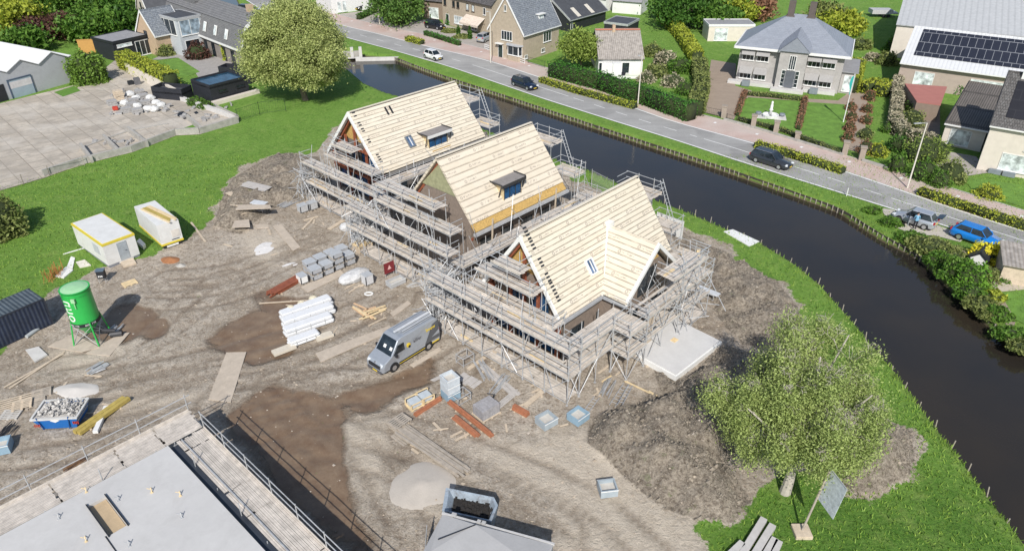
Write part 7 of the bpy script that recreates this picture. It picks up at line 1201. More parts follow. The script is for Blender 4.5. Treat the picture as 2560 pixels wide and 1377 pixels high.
a, L, rz = frame2((1838, 1392), (1912, 1300)); 
for i, (A, B, lb) in enumerate([((1848, 1400), (1908, 1302), 'left one of the longer pair'), ((1876, 1405), (1930, 1318), 'right one of the longer pair'), ((1905, 1405), (1936, 1352), 'short, second from the right'), ((1925, 1405), (1946, 1358), 'short, rightmost'), ((1815, 1400), (1855, 1362), 'leftmost, cut by the picture edge')]): a, L, rz = frame2(A, B); mb = MB(); mb.b(0, -.19, .02, L, .19, .3); tag(mb.build('white_beam', M('grey_white_beam', (.52, .50, .48), .7, .15, 2), loc=a, rz=rz, bevel=.015), 'pale grey beam on the grass at the bottom edge, '+lb, 'beam', 'pale beams at the bottom edge')
# old timber pile
t = thing('timber_pile', 'long pile of old grey timber lying diagonally above the sand heap', 'timber', GZ(990, 1068), dirz(G(990, 1068), G(1172, 1192))); L = (G(1172, 1192)-G(990, 1068)).length; rr = random.Random(9)
for i in range(15): mb = MB(); mb.box((L*.5+rr.uniform(-.3, .3), -.45+.065*i, .1+rr.uniform(0, .15)+.12*(i % 3 == 0)), (L*rr.uniform(.8, 1.), .13, .08), rr.uniform(-.03, .03)); mb.build('beam', GREYW, t)
t = thing('pallet', 'grey pallet lying on the upper end of the old timber pile', 'pallet', GZ(1000, 1062)+Vector((0, 0, .28)), dirz(G(990, 1068), G(1172, 1192))+1.57); pallet(t, GREYW, 1.3, .9)
t = thing('timber_pile', 'old grey planks left of the old timber pile', 'timber', GZ(985, 1085), dirz(G(985, 1085), G(1015, 1108)))
for i in range(3): mb = MB(); mb.box((.6, -.2+i*.16, .05), (1.3, .12, .06), .03*i); mb.build('plank', GREYW, t)
# tubs, crates, sign, trestles
TUBG = M('blue_grey_tub', (.36, .42, .46), .5, .2, 2, grime=.2, gcol=(.5, .5, .48)); TUBB = M('light_blue_tub', (.27, .40, .50), .5, .2, 3)
def tub(label, px, py, rz, w_=1.1, d=1., h=.6, mat_=None, n_=1, group='square tubs', fill=None):
    p = G(px, py); t = thing('tub', label, 'tub', (p.x, p.y, zat(p.x, p.y)), rz, group)
    for i in range(n_):
        z = i*h; e = .07; mb = MB(); mb.b(-w_/2, -d/2, z+.03, w_/2, d/2, z+.08); mb.b(-w_/2, -d/2, z+.08, w_/2, -d/2+e, z+h-.03); mb.b(-w_/2, d/2-e, z+.08, w_/2, d/2, z+h-.03); mb.b(-w_/2, -d/2+e, z+.08, -w_/2+e, d/2-e, z+h-.03); mb.b(w_/2-e, -d/2+e, z+.08, w_/2, d/2-e, z+h-.03); mb.build('shell', (mat_ or TUBG) if not (n_ > 1 and i == 0) else TUBB, t)
        rm = MB(); rm.b(-w_/2-.02, -d/2-.02, z+h-.09, w_/2+.02, -d/2-.001, z+h-.04); rm.b(-w_/2-.02, d/2+.001, z+h-.09, w_/2+.02, d/2+.02, z+h-.04); rm.build('rim', WHITE, t)
    f = MB(); f.b(-w_/2+e, -d/2+e, (n_-1)*h+h*.45, w_/2-e, d/2-e, (n_-1)*h+h*.5); f.build('contents', fill or M('pale_contents', (.56, .53, .48), .9), t); return t
tub('tall stack of three white and blue tubs among the scaffold parts', 1127, 992, rz0-.1, .95, .95, .62, M('white_tub', (.58, .63, .67), .4), 3); tub('single grey-white tub on the earth near the nearest scaffold corner', 1366, 1058, rz0-.1); tub('light blue tub with a ladder leaning beside the soil heap', 1445, 1048, rz0, mat_=TUBB); tub('grey tub standing alone in the lower right of the site', 1518, 1228, .15, 1., .9, .6)
for i, (x, y) in enumerate([(1037, 1012), (1063, 998)]): t = thing('crate', 'light wooden crate with a clear box inside, '+('left of two', 'right of two')[i], 'crate', GZ(x, y), rz0-.1, 'light crates with clear boxes'); pallet(t, FRESH, 1., .9); mb = MB(); mb.b(-.38, -.34, .13, .38, .34, .5); mb.build('clear_box', M('clear_box', (.52, .57, .6), .25, .2, 3), t, bevel=.03); mb = MB(); [mb.b(a, b_, .13, a+.07, b_+.07, .56) for a in (-.5, .43) for b_ in (-.45, .38)]; mb.b(-.5, -.46, .5, .5, -.4, .56); mb.b(-.5, .4, .5, .5, .46, .56); mb.build('crate_frame', FRESH, t)
mb = MB(); p = GZ(1216, 1033)
t = thing('paving_stack', 'big stack of grey paving stones on a pallet in front of the nearest scaffold', 'paving stones', p, rz0-.05); pallet(t, WOOD, 1.5, 1.2); mb = MB(); rr = random.Random(2)
for a in range(7):
    for b_ in range(5):
        for c in range(5): mb.b(-.7+a*.2, -.52+b_*.21, .13+c*.15, -.51+a*.2+rr.uniform(-.01, .01), -.32+b_*.21, .27+c*.15+rr.uniform(-.01, .004))
mb.build('stones', M('grey_paving_stones', (.36, .35, .36), .85, .4, 4), t); mb = MB(); mb.tube((.72, .4, .3), (.82, .2, 1.05), .04); mb.tube((.82, .2, 1.05), (.5, .55, 1.1), .04); mb.build('black_strap', BLACK, t)
sg = thing('warning_sign', 'dark red warning sign with a pale triangle at the scaffold foot', 'sign', GZ(975, 690), rz0); mb = MB(); mb.b(-.5, -.03, .35, .5, .03, 1.35); mb.build('board', M('dark_red_board', (.20, .025, .03), .6), sg); mb = MB(); mb.add([(-.2, -.04, .7), (.2, -.04, .7), (0, -.04, 1.12)], [(0, 1, 2)]); mb.build('triangle', M('pale_pink', (.75, .45, .42), .6), sg)
for xx in (-.42, .42): mb = MB(); mb.tube((xx, 0, 0), (xx, 0, .35), .03); mb.build('leg', STEEL, sg)
t = tub('long grey mixing tub in front of the red sign', 990, 710, rz0, 1.5, .8, .5, M('grey_mixing_tub', (.45, .46, .47), .5, .2), 1, None)
def trestle(label, px, py, rz, w_=1.1, d=.7, h=.8, top=False, group='steel trestle frames'):
    t = thing('trestle', label, 'trestle', GZ(px, py), rz, group); 
    for a in (-w_/2, w_/2):
        for b_ in (-d/2, d/2): mb = MB(); mb.tube((a, b_, 0), (a, b_, h), .03, 5); mb.build('leg', STEEL, t)
    mb = MB(); mb.path([(-w_/2, -d/2, h), (w_/2, -d/2, h), (w_/2, d/2, h), (-w_/2, d/2, h), (-w_/2, -d/2, h)], .03, 5); mb.path([(-w_/2, -d/2, .2), (w_/2, -d/2, .2), (w_/2, d/2, .2), (-w_/2, d/2, .2), (-w_/2, -d/2, .2)], .022, 5); mb.build('frame', STEEL, t)
    if top: mb = MB(); mb.b(-w_/2-.3, -d/2, h+.03, w_/2+.3, d/2, h+.09); mb.build('top', M('alu_plank', (.62, .64, .66)), t)
trestle('open trestle frame near the van and the scaffold', 1163, 905, rz0, 1.0, .8); trestle('open trestle frame right of the tall tub stack', 1152, 1003, rz0, 1.1, .8, .7); trestle('grey-topped trestle standing on the soil right of the scaffold', 1768, 745, -.75, 1.3, .6, .6, True); trestle('trestle holding grey boards below the soil heap', 652, 530, -.3, 1.0, .8, .8, True)
# flat stacks of aluminium scaffold parts
def tubes_flat(label, A, B, n_, sp, seed, r=.03, mat_=None, group='flat bundles of scaffold tubes'):
    a, L, rz = frame2(A, B); rr = random.Random(seed); mb = MB(); t = thing('tube_bundle', label, 'scaffold tubes', (a.x, a.y, zat(a.x, a.y)), rz, group)
    for i in range(n_): mb = MB(); y = rr.uniform(-sp, sp); dy = rr.uniform(-.15, .15); z = .05+rr.uniform(0, .22); mb.tube((rr.uniform(-.2, .3), y, z), (L+rr.uniform(-.3, .2), y+dy, z+rr.uniform(-.03, .03)), r, 5); mb.build('tube', mat_ or STEEL, t)
    return t
tubes_flat('fan of steel tubes between the tub stack and the scaffold, upper', (1196, 905), (1222, 950), 14, .45, 1, .035); tubes_flat('bundle of steel tubes right of the tub stack, lower', (1236, 985), (1268, 945), 14, .4, 2, .035); tubes_flat('bundle of steel tubes under the nearest scaffold corner', (1508, 992), (1528, 955), 12, .4, 3); tubes_flat('bundle of steel tubes beside the soil heap near the first scaffold', (702, 520), (775, 488), 16, .45, 4); tubes_flat('small grey heap of clamps and tubes below the silo', (222, 932), (262, 912), 14, .4, 5, .045); tubes_flat('dark bent tube heap left of the blue skip', (2, 1100), (40, 1060), 12, .6, 6, .03, DSTEEL); tubes_flat('brown steel rods sticking up beside the flat roof scaffold', (170, 1180), (215, 1150), 12, .3, 7, .025, M('rusty_rod', (.22, .12, .06), .8)); tubes_flat('steel tubes in a pile of blue ends near the silo base', (275, 838), (300, 815), 12, .4, 8, .035)
def boards_flat(label, px, n_, seed, mat_=None, group='flat stacks of grey scaffold boards'):
    A, B, C = [G(*q) for q in px]; a, L, rz = A, (B-A).length, dirz(A, B); Wd = abs((C-A).dot(Vector((-math.sin(rz), math.cos(rz), 0)))); rr = random.Random(seed); t = thing('board_stack', label, 'boards', (a.x, a.y, zat(a.x, a.y)), rz, group)
    for i in range(n_): mb = MB(); mb.b(rr.uniform(-.1, .1), Wd*i/n_, .03+rr.uniform(0, .1), L+rr.uniform(-.1, .1), Wd*(i+1)/n_-.03, .12+rr.uniform(0, .06)); mb.build('board', mat_ or M('grey_scaffold_boards', (.50, .47, .44), .85, .25, 4), t)
boards_flat('stack of grey boards right of the tall tub stack', [(1162, 960), (1196, 968), (1168, 925)], 5, 1) if False else None
boards_flat('stack of grey boards between the trestle and the steel tubes', [(1186, 973), (1205, 958), (1155, 935)], 5, 1); boards_flat('grey boards lying behind the tub stack', [(1082, 958), (1130, 935), (1078, 950)], 3, 2); boards_flat('grey boards beside the paving stack', [(1252, 1022), (1300, 982), (1240, 1012)], 4, 3); boards_flat('long stack of pale boards at the foot of the nearest scaffold front', [(1300, 985), (1215, 912), (1318, 975)], 4, 4); boards_flat('pale boards lying on the steel trestle below the soil heap', [(565, 493), (640, 530), (580, 487)], 3, 5, WOOD); boards_flat('grey boards above the steel trestle below the soil heap', [(605, 490), (665, 505), (612, 475)], 3, 6)
# steel grids and ladder
def ladder_(label, A, B, w_, step, group=None, name='ladder', z=.1, zb=None):
    a, b_ = GZ(*A), GZ(*B); a.z += z; b_.z += z if zb is None else zb; d = b_-a; nn = Vector((-d.y, d.x, 0)).normalized()*w_/2; mb = MB(); mb.tube(nn, d+nn, .03, 5); mb.tube(-nn, d-nn, .03, 5); k = int(d.length/step)
    for i in range(1, k): q = d*(i/k); mb.tube(q-nn, q+nn, .02, 5)
    return tag(mb.build(name, STEEL, loc=a), label, 'ladder', group)
ladder_('steel lattice girder lying below the nearest scaffold corner, left', (1530, 1018), (1566, 962), .4, .35, 'lattice girders', 'lattice_girder'); ladder_('steel lattice girder lying below the nearest scaffold corner, right', (1548, 1024), (1576, 965), .3, .35, 'lattice girders', 'lattice_girder'); ladder_('ladder leaning on the light blue tub', (1445, 1058), (1492, 995), .35, .3, None)
# sand and gypsum heaps
def heap(label, px, py, rx, ry, h, mat_, seed=1, name='sand_heap', n_=26, jit_=.06):
    p = G(px, py); rs = random.Random(seed); vs = [(0, 0, h)]; fs = []; rings = [.15, .3, .45, .6, .75, .88, 1.]
    for r in rings:
        for i in range(n_): a = 2*math.pi*i/n_; k = 1+.1*math.sin(a*2+seed)+.06*math.sin(a*3.3+seed*2)+rs.uniform(-.02, .02); vs.append((math.cos(a)*rx*r*k, math.sin(a)*ry*r*k, h*(1-r)**1.15*(1+rs.uniform(-jit_, jit_))-(.04 if r == 1 else 0)))
    fs = [(0, 1+i, 1+(i+1) % n_) for i in range(n_)]
    for j in range(len(rings)-1):
        for i in range(n_): fs.append((1+j*n_+i, 1+(j+1)*n_+i, 1+(j+1)*n_+(i+1) % n_, 1+j*n_+(i+1) % n_))
    mb = MB(); mb.add(vs, fs); return tag(mb.build(name, mat_, loc=(p.x, p.y, zat(p.x, p.y)-.02), smooth=True), label, 'sand heap' if 'sand' in name else 'heap')
SANDM = M('pale_sand', (.50, .455, .40), .95, .12, 1.5, bmp=.4); heap('large pale sand heap above the black-filled tub', 1055, 1212, 1.75, 2.0, .3, SANDM, 1); heap('white sand patch behind the blue skip', 192, 975, 1.5, .9, .2, M('white_sand', (.60, .57, .53), .95, .1, 1.5, bmp=.3), 2); heap('small rust-red heap in front of the cabins', 425, 650, .95, .7, .3, M('rust_red_earth', (.36, .16, .07), .95, .4, 3), 3, 'red_heap'); heap('small grey rubble heap right of the rust-red heap', 452, 664, .5, .3, .2, CONCD, 4, 'rubble_heap'); heap('flat white gypsum spill with ragged edge', 660, 618, 1.1, 1.3, .07, M('gypsum', (.70, .68, .66), .95, .15, 2), 5, 'gypsum_spill', jit_=.5); heap('small pale spill right of the gypsum spill', 722, 660, .8, .45, .06, M('gypsum', (.6, .6, .6)), 6, 'gypsum_spill')
mb = MB(); 
for i in range(16): a, b_ = 2*math.pi*i/16, 2*math.pi*(i+1)/16; mb.tube((.33*math.cos(a), .22*math.sin(a), .08), (.33*math.cos(b_), .22*math.sin(b_), .08), .07, 6)
tag(mb.build('ring', WHITE, loc=GZ(922, 735), smooth=True), 'small white ring lying on the earth above the board heap', 'ring')
# water container, tube and dark container on the left
h = 2.4; a, b_ = G(-60, 817, h), G(110, 745, h); rz = dirz(a, b_); L = 6.1; Wd = 2.4; nn = Vector((-math.sin(rz), math.cos(rz), 0)); loc = b_-Vector((math.cos(rz), math.sin(rz), 0))*L+nn*Wd/2; loc.z = 0
t = thing('shipping_container', 'dark blue ribbed shipping container at the left edge', 'container', loc, rz); RB = stripes('dark_blue_ribs', (.012, .022, .055), (.05, .065, .10), 'X', .28, .5, .5, bmp=.8, var=.25, soft=.15); RBT = stripes('faded_blue_ribs', (.05, .07, .09), (.16, .19, .21), 'X', .28, .5, .55, bmp=.8, var=.25, soft=.15)
mb = MB(); mb.b(.03, -Wd/2+.03, .1, L-.03, Wd/2-.03, h-.04); mb.build('wall', RB, t); mb = MB(); mb.b(.05, -Wd/2+.05, h-.035, L-.05, Wd/2-.05, h); mb.build('roof', RBT, t); mb = MB()
for x in (0, L-.12):
    for y in (-Wd/2, Wd/2-.12): mb.b(x, y, 0, x+.12, y+.12, h)
for y in (-Wd/2+.001, Wd/2-.081): mb.b(.12, y, h-.1, L-.12, y+.08, h-.001); mb.b(.12, y, 0, L-.12, y+.08, .1)
mb.build('corner_frame', M('dark_frame', (.03, .035, .05), .5), t)
for k in (.35, .65): mb = MB(); mb.tube((L+.03, -Wd/2+Wd*k, .2), (L+.03, -Wd/2+Wd*k, h-.2), .025); mb.build('lock_rod', DSTEEL, t)
a, b_ = GZ(68, 846), GZ(124, 806); mb = MB(); mb.tube((0, 0, .14), b_-a+Vector((0, 0, .14)), .14, 12); tag(mb.build('pipe', M('grey_pipe', (.42, .45, .46), .5, .2), loc=a), 'thick grey pipe lying beside the dark blue container', 'pipe'); plank('long white strip along the foot of the dark blue container', (0, 858), (110, 812), .2, .15, WHITE, 'strip', 'strip', group=None); plank('orange-brown strip at the very left edge below the container', (0, 866), (30, 856), .15, .05, REDO, 'strip', 'strip', group=None)
t = thing('control_box', 'black electric control box on legs above the silo shadow', 'box', GZ(260, 706), .15); mb = MB(); mb.b(-.3, -.22, .45, .3, .22, 1.15); mb.build('case', BLACK, t); mb = MB(); mb.b(-.34, -.26, 1.15, .34, .26, 1.22); mb.build('lid', M('slate_blue', (.12, .17, .22), .5), t); mb = MB(); [mb.b(-.2+.13*i, -.24, .6, -.12+.13*i, -.221, .75) for i in range(3)]; mb.build('socket', WHITE, t)
for q in ((-.25, -.18), (.25, -.18), (-.25, .18), (.25, .18)): mb = MB(); mb.tube((*q, 0), (*q, .45), .025); mb.build('leg', STEEL, t)
plate('white sheet in the grass left of the first cabin, large', [(138, 692), (166, 668), (184, 676), (160, 696)], .1, WHITE, 'sheet', 'sheet'); plate('white strip sheet above the large white sheet', [(168, 668), (178, 642), (188, 646), (182, 672)], .08, WHITE, 'sheet', 'sheet'); plate('small white and cream sheet beside the first cabin', [(190, 656), (212, 650), (228, 664), (200, 670)], .08, M('cream_sheet', (.7, .66, .58)), 'sheet', 'sheet')
t = thing('sheet_stack', 'stack of white insulation boards leaning at the left side of the first cabin', 'boards', GZ(246, 636), dirz(G(246, 636), G(232, 612)))
for i in range(3): mb = MB(); mb.b(-.5, -.25+.17*i, 0, 1.6, -.12+.17*i, .5-.1*i); mb.build('board', WHITE, t)
plate('small white box lying between the two cabins', [(344, 612), (352, 605), (366, 618), (360, 625)], .35, WHITE, 'white_box', 'box')
t = thing('brush_heap', 'rust-brown dry twigs at the meadow edge behind the silo', 'twigs', GZ(138, 690)); rr = random.Random(5); mb = MB()
for i in range(50): a = Vector((rr.gauss(0, .25), rr.gauss(0, .5), 0)); mb.tube(a, a+Vector((rr.gauss(0, .2), rr.gauss(0, .2), rr.uniform(.3, 1.2))), .018, 4)
mb.build('twigs', M('rusty_twigs', (.45, .20, .06), .9), t)
# blue skip with debris
t = thing('skip', 'blue skip heaped with broken white rubble and a diamond emblem on its side', 'skip', (0, 0, 0)); a, b_ = G(105, 1078), G(208, 1078); rz = .08; c = G(148, 1072); loc = c; t.location = (loc.x, loc.y, 0); t.rotation_euler = (0, 0, rz); BLU = paint('skip_blue', (.01, .14, .46), .45, 0, .1); L, Wd, h = 2.75, 1.6, .95
mb = MB(); q0 = [(-L/2+.45, 0, .08), (L/2-.25, 0, .08), (L/2-.25, Wd, .08), (-L/2+.45, Wd, .08)]; q1 = [(-L/2, -.1, h), (L/2, -.1, h), (L/2, Wd+.1, h), (-L/2, Wd+.1, h)]; mb.add(q0+q1, [(3, 2, 1, 0), (0, 1, 5, 4), (1, 2, 6, 5), (2, 3, 7, 6), (3, 0, 4, 7)]); mb.build('bin', BLU, t)
mb = MB(); mb.b(-L/2-.05, -.16, h-.06, L/2+.05, -.04, h+.05); mb.b(-L/2-.05, Wd+.04, h-.06, L/2+.05, Wd+.16, h+.05); mb.b(-L/2-.06, -.04, h-.06, -L/2+.06, Wd+.04, h+.05); mb.b(L/2-.06, -.04, h-.06, L/2+.06, Wd+.04, h+.05); mb.build('rim', M('worn_white_rim', (.6, .6, .58), .7, .3), t)
mb = MB(); mb.add([(0, -.085, .62), (.3, -.09, .78), (0, -.10, .94), (-.3, -.09, .78)], [(0, 1, 2, 3)]); mb.build('diamond_emblem', WHITE, t); 
for x, s in ((-.85, 1), (.7, -1)): mb = MB(); mb.obox((x, -.08, .1), (.05, 0, 0), (0, -.05, 0), (-.18 if s > 0 else .18, -.04, 1.0)); mb.build('rib', M('skip_rib', (.01, .08, .26), .5), t)
for x in (-1.15, 1.2):
    st_ = MB(); [st_.b(x-.16+.1*k, -.12, .35 if x < 0 else .45, x-.11+.1*k, -.09, .55 if x < 0 else .65) for k in range(4)]; st_.build('hazard_stripes', M('red_marks', (.5, .05, .03)), t)
rr = random.Random(6); mb = MB()
for i in range(300): x, y = rr.uniform(-L/2+.15, L/2-.15), rr.uniform(.1, Wd-.1); z = h-.1+.45*(1-(2*x/L)**2)*rr.uniform(.4, 1.); s = rr.uniform(.03, .17); d = Vector((rr.gauss(0, 1), rr.gauss(0, 1), rr.gauss(0, .5))).normalized()*s; e = d.orthogonal().normalized()*s*rr.uniform(.4, 1.2); f_ = d.cross(e).normalized()*s*.35; mb.obox((x, y, z), d, e, f_)
mb.b(-L/2+.1, .05, .5, L/2-.1, Wd-.05, h-.05); mb.build('rubble', M('mixed_rubble', (.55, .53, .50), .9, .45, 1.2), t)
for i, (x, y, r_, lb, mt) in enumerate([(52, 1005, .5, 'long slatted pallet deck left of the blue skip', WOOD), (105, 985, .5, 'grey pallet next to the white sand patch', GREYW), (58, 1018, .45, 'pallet leaning on others left of the blue skip', WOOD), (90, 1010, .5, 'dark grey pallet above the skip', GREYW), (28, 1040, .1, 'upright-slatted pale pallet at the left edge', RPG)]):
    t = thing('pallet', lb, 'pallet', GZ(x, y)+Vector((0, 0, .15*(i == 2))), r_, 'pallets lying left of the skip'); pallet(t, mt, 2.6 if i == 0 else 1.15, .9 if i else 1.2)
tub('light blue tub cut by the left edge', 4, 1125, .35, 1.2, 1., .7, TUBB, group=None)
# slab beside the cross gable
A, B, C = G(1690, 934, .55), G(1800, 850, .55), G(1590, 880, .55); rz = dirz(A, B); L = (B-A).length; nn = Vector((-math.sin(rz), math.cos(rz), 0)); Wd = (C-A).dot(nn); t = thing('concrete_slab', 'new white concrete slab beside the cross gable scaffold', 'slab', (A.x, A.y, 0), rz); mb = MB(); mb.b(0, 0, .12, L, Wd+1.2, .5); mb.build('slab', M('new_concrete', (.62, .61, .595), .8, .12, .8, grime=.3, gcol=(.52, .52, .5)), t); mb = MB(); mb.b(-.12, -.12, .02, L+.12, 0, .42); mb.b(-.12, 0, .02, 0, Wd+1.2, .42); mb.b(L, 0, .02, L+.12, Wd+1.2, .42); mb.build('edge_insulation', WHITE, t); mb = MB(); mb.b(.5, .5, -.1, L-.3, Wd+1, .11); mb.build('footing', CONCD, t)
q = G(1686, 850, .5); mb = MB(); mb.b(-.25, -.2, 0, .25, .2, .02); [mb.b(-.25+.14*i, -.2, .02, -.2+.14*i, .2, .06) for i in range(4)]; tag(mb.build('mini_pallet', FRESH, loc=q, rz=rz), 'small yellowish pallet lying on the white concrete slab', 'pallet')
t = thing('board_stack', 'upright stack of brown boards at the corner of the white slab', 'boards', G(1622, 868), rz)
for i in range(3): mb = MB(); mb.b(-.25+i*.17, 0, 0, -.1+i*.17, .25, 3.4-.2*i); mb.build('board', M('tan_boards', (.5, .42, .33), .85, .2, 3), t)
# notice board on leaning post
bp_ = G(2003, 1332); t = thing('notice_board', 'tilted grey notice board on a pole with a square concrete foot', 'sign board', (bp_.x, bp_.y, 0), 0); hb_ = HG(2003, 1332, 1190)*1.05; mb = MB(); mb.b(-.45, -.45, 0, .45, .45, .25); mb.build('foot', WOOD, t, bevel=.02); top = Vector((.62, .25, hb_)); mb = MB(); mb.tube((0, 0, .2), top, .06, 8); mb.build('pole', GREYW, t)
p1 = top*.55+Vector((.04, 0, .05)); d = top*.45; mb = MB(); mb.obox(p1, d, (.28, -1.35, 0), (.03, .01, 0)); mb.build('board', M('blue_grey_print', (.58, .63, .66), .5, .45, 5), t); mb = MB(); mb.tube(p1, p1+d, .03); mb.tube(p1+d, p1+d+Vector((.28, -1.35, 0)), .03); mb.build('board_frame', STEEL, t)
# flat roof building with scaffold at the lower left
fr0 = thing('flat_roof_building', 'pale flat-roofed building with a roof opening in the lower left corner', 'building', W(-14, 12, 0), TH); PR_ = M('pale_roof_sheet', (.55, .54, .525), .7, .10, .35, bmp=.05, grime=.35, gcol=(.40, .385, .365)); LU, LV = 22.6, 22.2
mb = MB(); mb.b(.1, .1, -.2, LU-.1, LV-.1, 2.9); mb.build('wall', BRICK, fr0); ox0, ox1, oy0, oy1 = 17.9, 18.75, 18.35, 21.0
mb = MB(); mb.b(0, 0, 2.9, ox0, LV, 3.12); mb.b(ox0, 0, 2.9, ox1, oy0, 3.12); mb.b(ox0, oy1, 2.9, ox1, LV, 3.12); mb.b(ox1, 0, 2.9, LU, LV, 3.12); mb.build('roof', PR_, fr0); mb = MB(); mb.b(16.2, .05, 3.121, 16.24, 16, 3.132); mb.build('roof_seam', M('seam_grey', (.47, .46, .445), .7), fr0)
mb = MB(); mb.b(ox0+.02, oy0+.02, 2.905, ox1-.02, oy1-.02, 2.95); mb.build('opening_board', M('chipboard', (.50, .38, .24), .85, .15, 2), fr0); mb = MB(); mb.b(ox0-.06, oy0-.1, 3.125, ox0-.01, oy1+.1, 3.22); mb.b(ox1+.01, oy0-.1, 3.125, ox1+.06, oy1+.1, 3.22); mb.build('opening_trim', BLACK, fr0)
mb = MB(); mb.tube((17.75, 18.4, 3.15), (17.7, 8, 3.15), .03, 5); mb.build('cable', BLACK, fr0)
mb = MB(); mb.b(LU+.001, 0, 2.5, LU+.75, LV, 2.82); mb.build('gutter', M('blue_black_gutter', (.045, .052, .065), .35, .4, 1.2), fr0); mb = MB(); mb.b(LU+.76, 0, 2.6, LU+.82, LV+.1, 2.98); mb.build('gutter_edge', STEEL, fr0)
for i, (u, v) in enumerate([(4.2, 34), (2.6, 33.2), (6.5, 31.5), (5.1, 32.2), (3, 30.8), (6.8, 28.8), (7.4, 30.2), (4.3, 29), (2.4, 29.3)]): mb = MB(); x, y = u+14, v-12; mb.tube((x, y, 3.12), (x+.05, y+.1, 3.4), .025, 5); mb.tube((x+.05, y+.1, 3.25), (x-.12, y+.2, 3.38), .02, 5); mb.b(x-.06, y-.06, 3.12, x+.06, y+.06, 3.15); mb.build('roof_anchor', STEEL if i % 2 else FRESH, fr0)
def deckscaf(label, loc, rz, L, Wd, z, bay=2.3, seed=0, out=True):
    rr = random.Random(seed); t = thing('scaffold', label, 'scaffold', loc, rz, 'scaffolds of the flat-roofed building'); nb = int(L/bay)
    for i in range(nb+1):
        x = L*i/nb; u = MB(); u.tube((x, 0, 0), (x, 0, z+1.25), .03, 6); u.build('upright', STEEL, t); u = MB(); u.tube((x, Wd, 0), (x, Wd, z+.1 if i % 2 else z+.9), .03, 6); u.tube((x, -.1, z-.1), (x, Wd+.1, z-.1), .03, 5); u.build('upright', STEEL, t)
        if i < nb: u = MB(); u.tube((x, -.04, .1), (x+L/nb, -.04, z), .028, 5); u.build('brace', STEEL, t)
    for zz in (.12, z/2, z+.5, z+1.05): u = MB(); u.tube((-.3, -.04, zz), (L+.3, -.04, zz), .03, 5); u.build('guard_rail', STEEL, t)
    x = 0
    while x < L:
        x2 = min(L, x+rr.choice((2.2, 3.3, 4.4))); p = MB()
        for k in range(int(Wd/.23)): p.b(x+rr.uniform(-.1, .1), .05+k*.23, z-.02+rr.uniform(0, .03), x2-.02+rr.uniform(-.1, .1), .05+k*.23+.205, z+.035)
        p.build('platform', PLANK, t); x = x2
    p = MB(); p.b(0, -.01, z, L, .03, z+.17); p.build('toe_board', PLANK, t); return t
deckscaf('plank scaffold along the right side of the pale flat roof', W(10.75, 12.4, 0), TH+math.pi/2, 21.95, 1.75, 2.85, seed=1); deckscaf('plank scaffold along the upper left side of the pale flat roof', W(10.8, 36.35, 0), TH+math.pi, 25.5, 1.95, 2.88, 2.6, seed=2)
for i, sgn in enumerate((-1, 1)):
    pass
# black-filled skip and grey covered container at the bottom
def wpoly(l): return [W(u, v) for u, v in l]
pl = wpoly([(18.1, 21.86), (19.42, 19.45), (19.18, 18.91), (18.16, 18.41), (16.89, 20.85)]); o0 = pl[0]; t = thing('open_skip', 'old blue-rimmed skip filled with black soil at the bottom edge', 'skip', (o0.x, o0.y, 0)); PLo = [Vector((p.x-o0.x, p.y-o0.y)) for p in pl]; cc = sum(PLo, Vector((0, 0)))/5
mb = MB(); inner = [cc+(p-cc)*.72 for p in PLo]; low = [cc+(p-cc)*.86 for p in PLo]; n_ = 5; vs = [(p.x, p.y, 0) for p in low]+[(p.x, p.y, 1.4) for p in PLo]+[(p.x, p.y, 1.38) for p in [cc+(q-cc)*.88 for q in PLo]]+[(p.x, p.y, .85) for p in inner]; fs = []
for j in range(3):
    for i in range(n_): fs.append((j*n_+i, j*n_+(i+1) % n_, (j+1)*n_+(i+1) % n_, (j+1)*n_+i))
mb.add(vs, fs); mb.build('bin', M('worn_blue_steel', (.34, .40, .46), .6, .35, 2.5, grime=.9, gcol=(.12, .09, .07)), t); rr = random.Random(8); mb = MB(); mb.add([(p.x, p.y, .95) for p in inner], [tuple(range(5))])
for i in range(160): a = rr.random(); q = inner[rr.randrange(5)].lerp(inner[rr.randrange(5)], rr.random()).lerp(cc, rr.random()*.7); s = rr.uniform(.04, .13); mb.obox((q.x, q.y, .93), (s, rr.uniform(-.04, .04), .02), (0, s, .02), (0, 0, s*.9))
mb.build('black_soil', M('black_soil', (.028, .025, .023), 1., .5, 4), t)
A = W(16.3, 20.1); dv = W(18.75, 14.7)-A; rz = math.atan2(dv.y, dv.x); L = dv.length; t = thing('covered_container', 'grey sheet-covered container with folded top at the bottom edge', 'container', (A.x, A.y, 0), rz); GC = M('grey_tarp', (.43, .425, .42), .7, .1, 1., bmp=.2, grime=.25, gcol=(.3, .3, .29)); Wd = 3.4
mb = MB(); mb.b(0, -Wd, .15, L, 0, 2.2); mb.build('wall', M('grey_steel_wall', (.30, .32, .34), .5, .25), t); mb = MB(); mb.add([(0, 0, 2.2), (L, 0, 2.2), (L, -Wd, 2.2), (0, -Wd, 2.2), (1.9, -.3, 2.5), (L-.3, -Wd/2, 2.45), (.4, -Wd*.7, 2.35)], [(0, 4, 1), (1, 4, 5), (1, 5, 2), (0, 6, 4), (0, 3, 6), (6, 5, 4), (6, 3, 2), (6, 2, 5)]); mb.build('tarpaulin', GC, t)
mb = MB(); mb.b(-.05, -.0, 2.12, L+.05, .1, 2.26); mb.build('top_rail', M('pale_rail', (.55, .54, .53), .6), t); mb = MB(); mb.tube((1.95, -.32, 2.52), (.5, -1.7, 2.46), .03, 5); mb.build('cover_pole', BLACK, t)
for x in (.5, 1.9, 2.1): mb = MB(); mb.b(x, -.02, 2.25, x+.25, .14, 2.4); mb.build('clamp', GC, t)
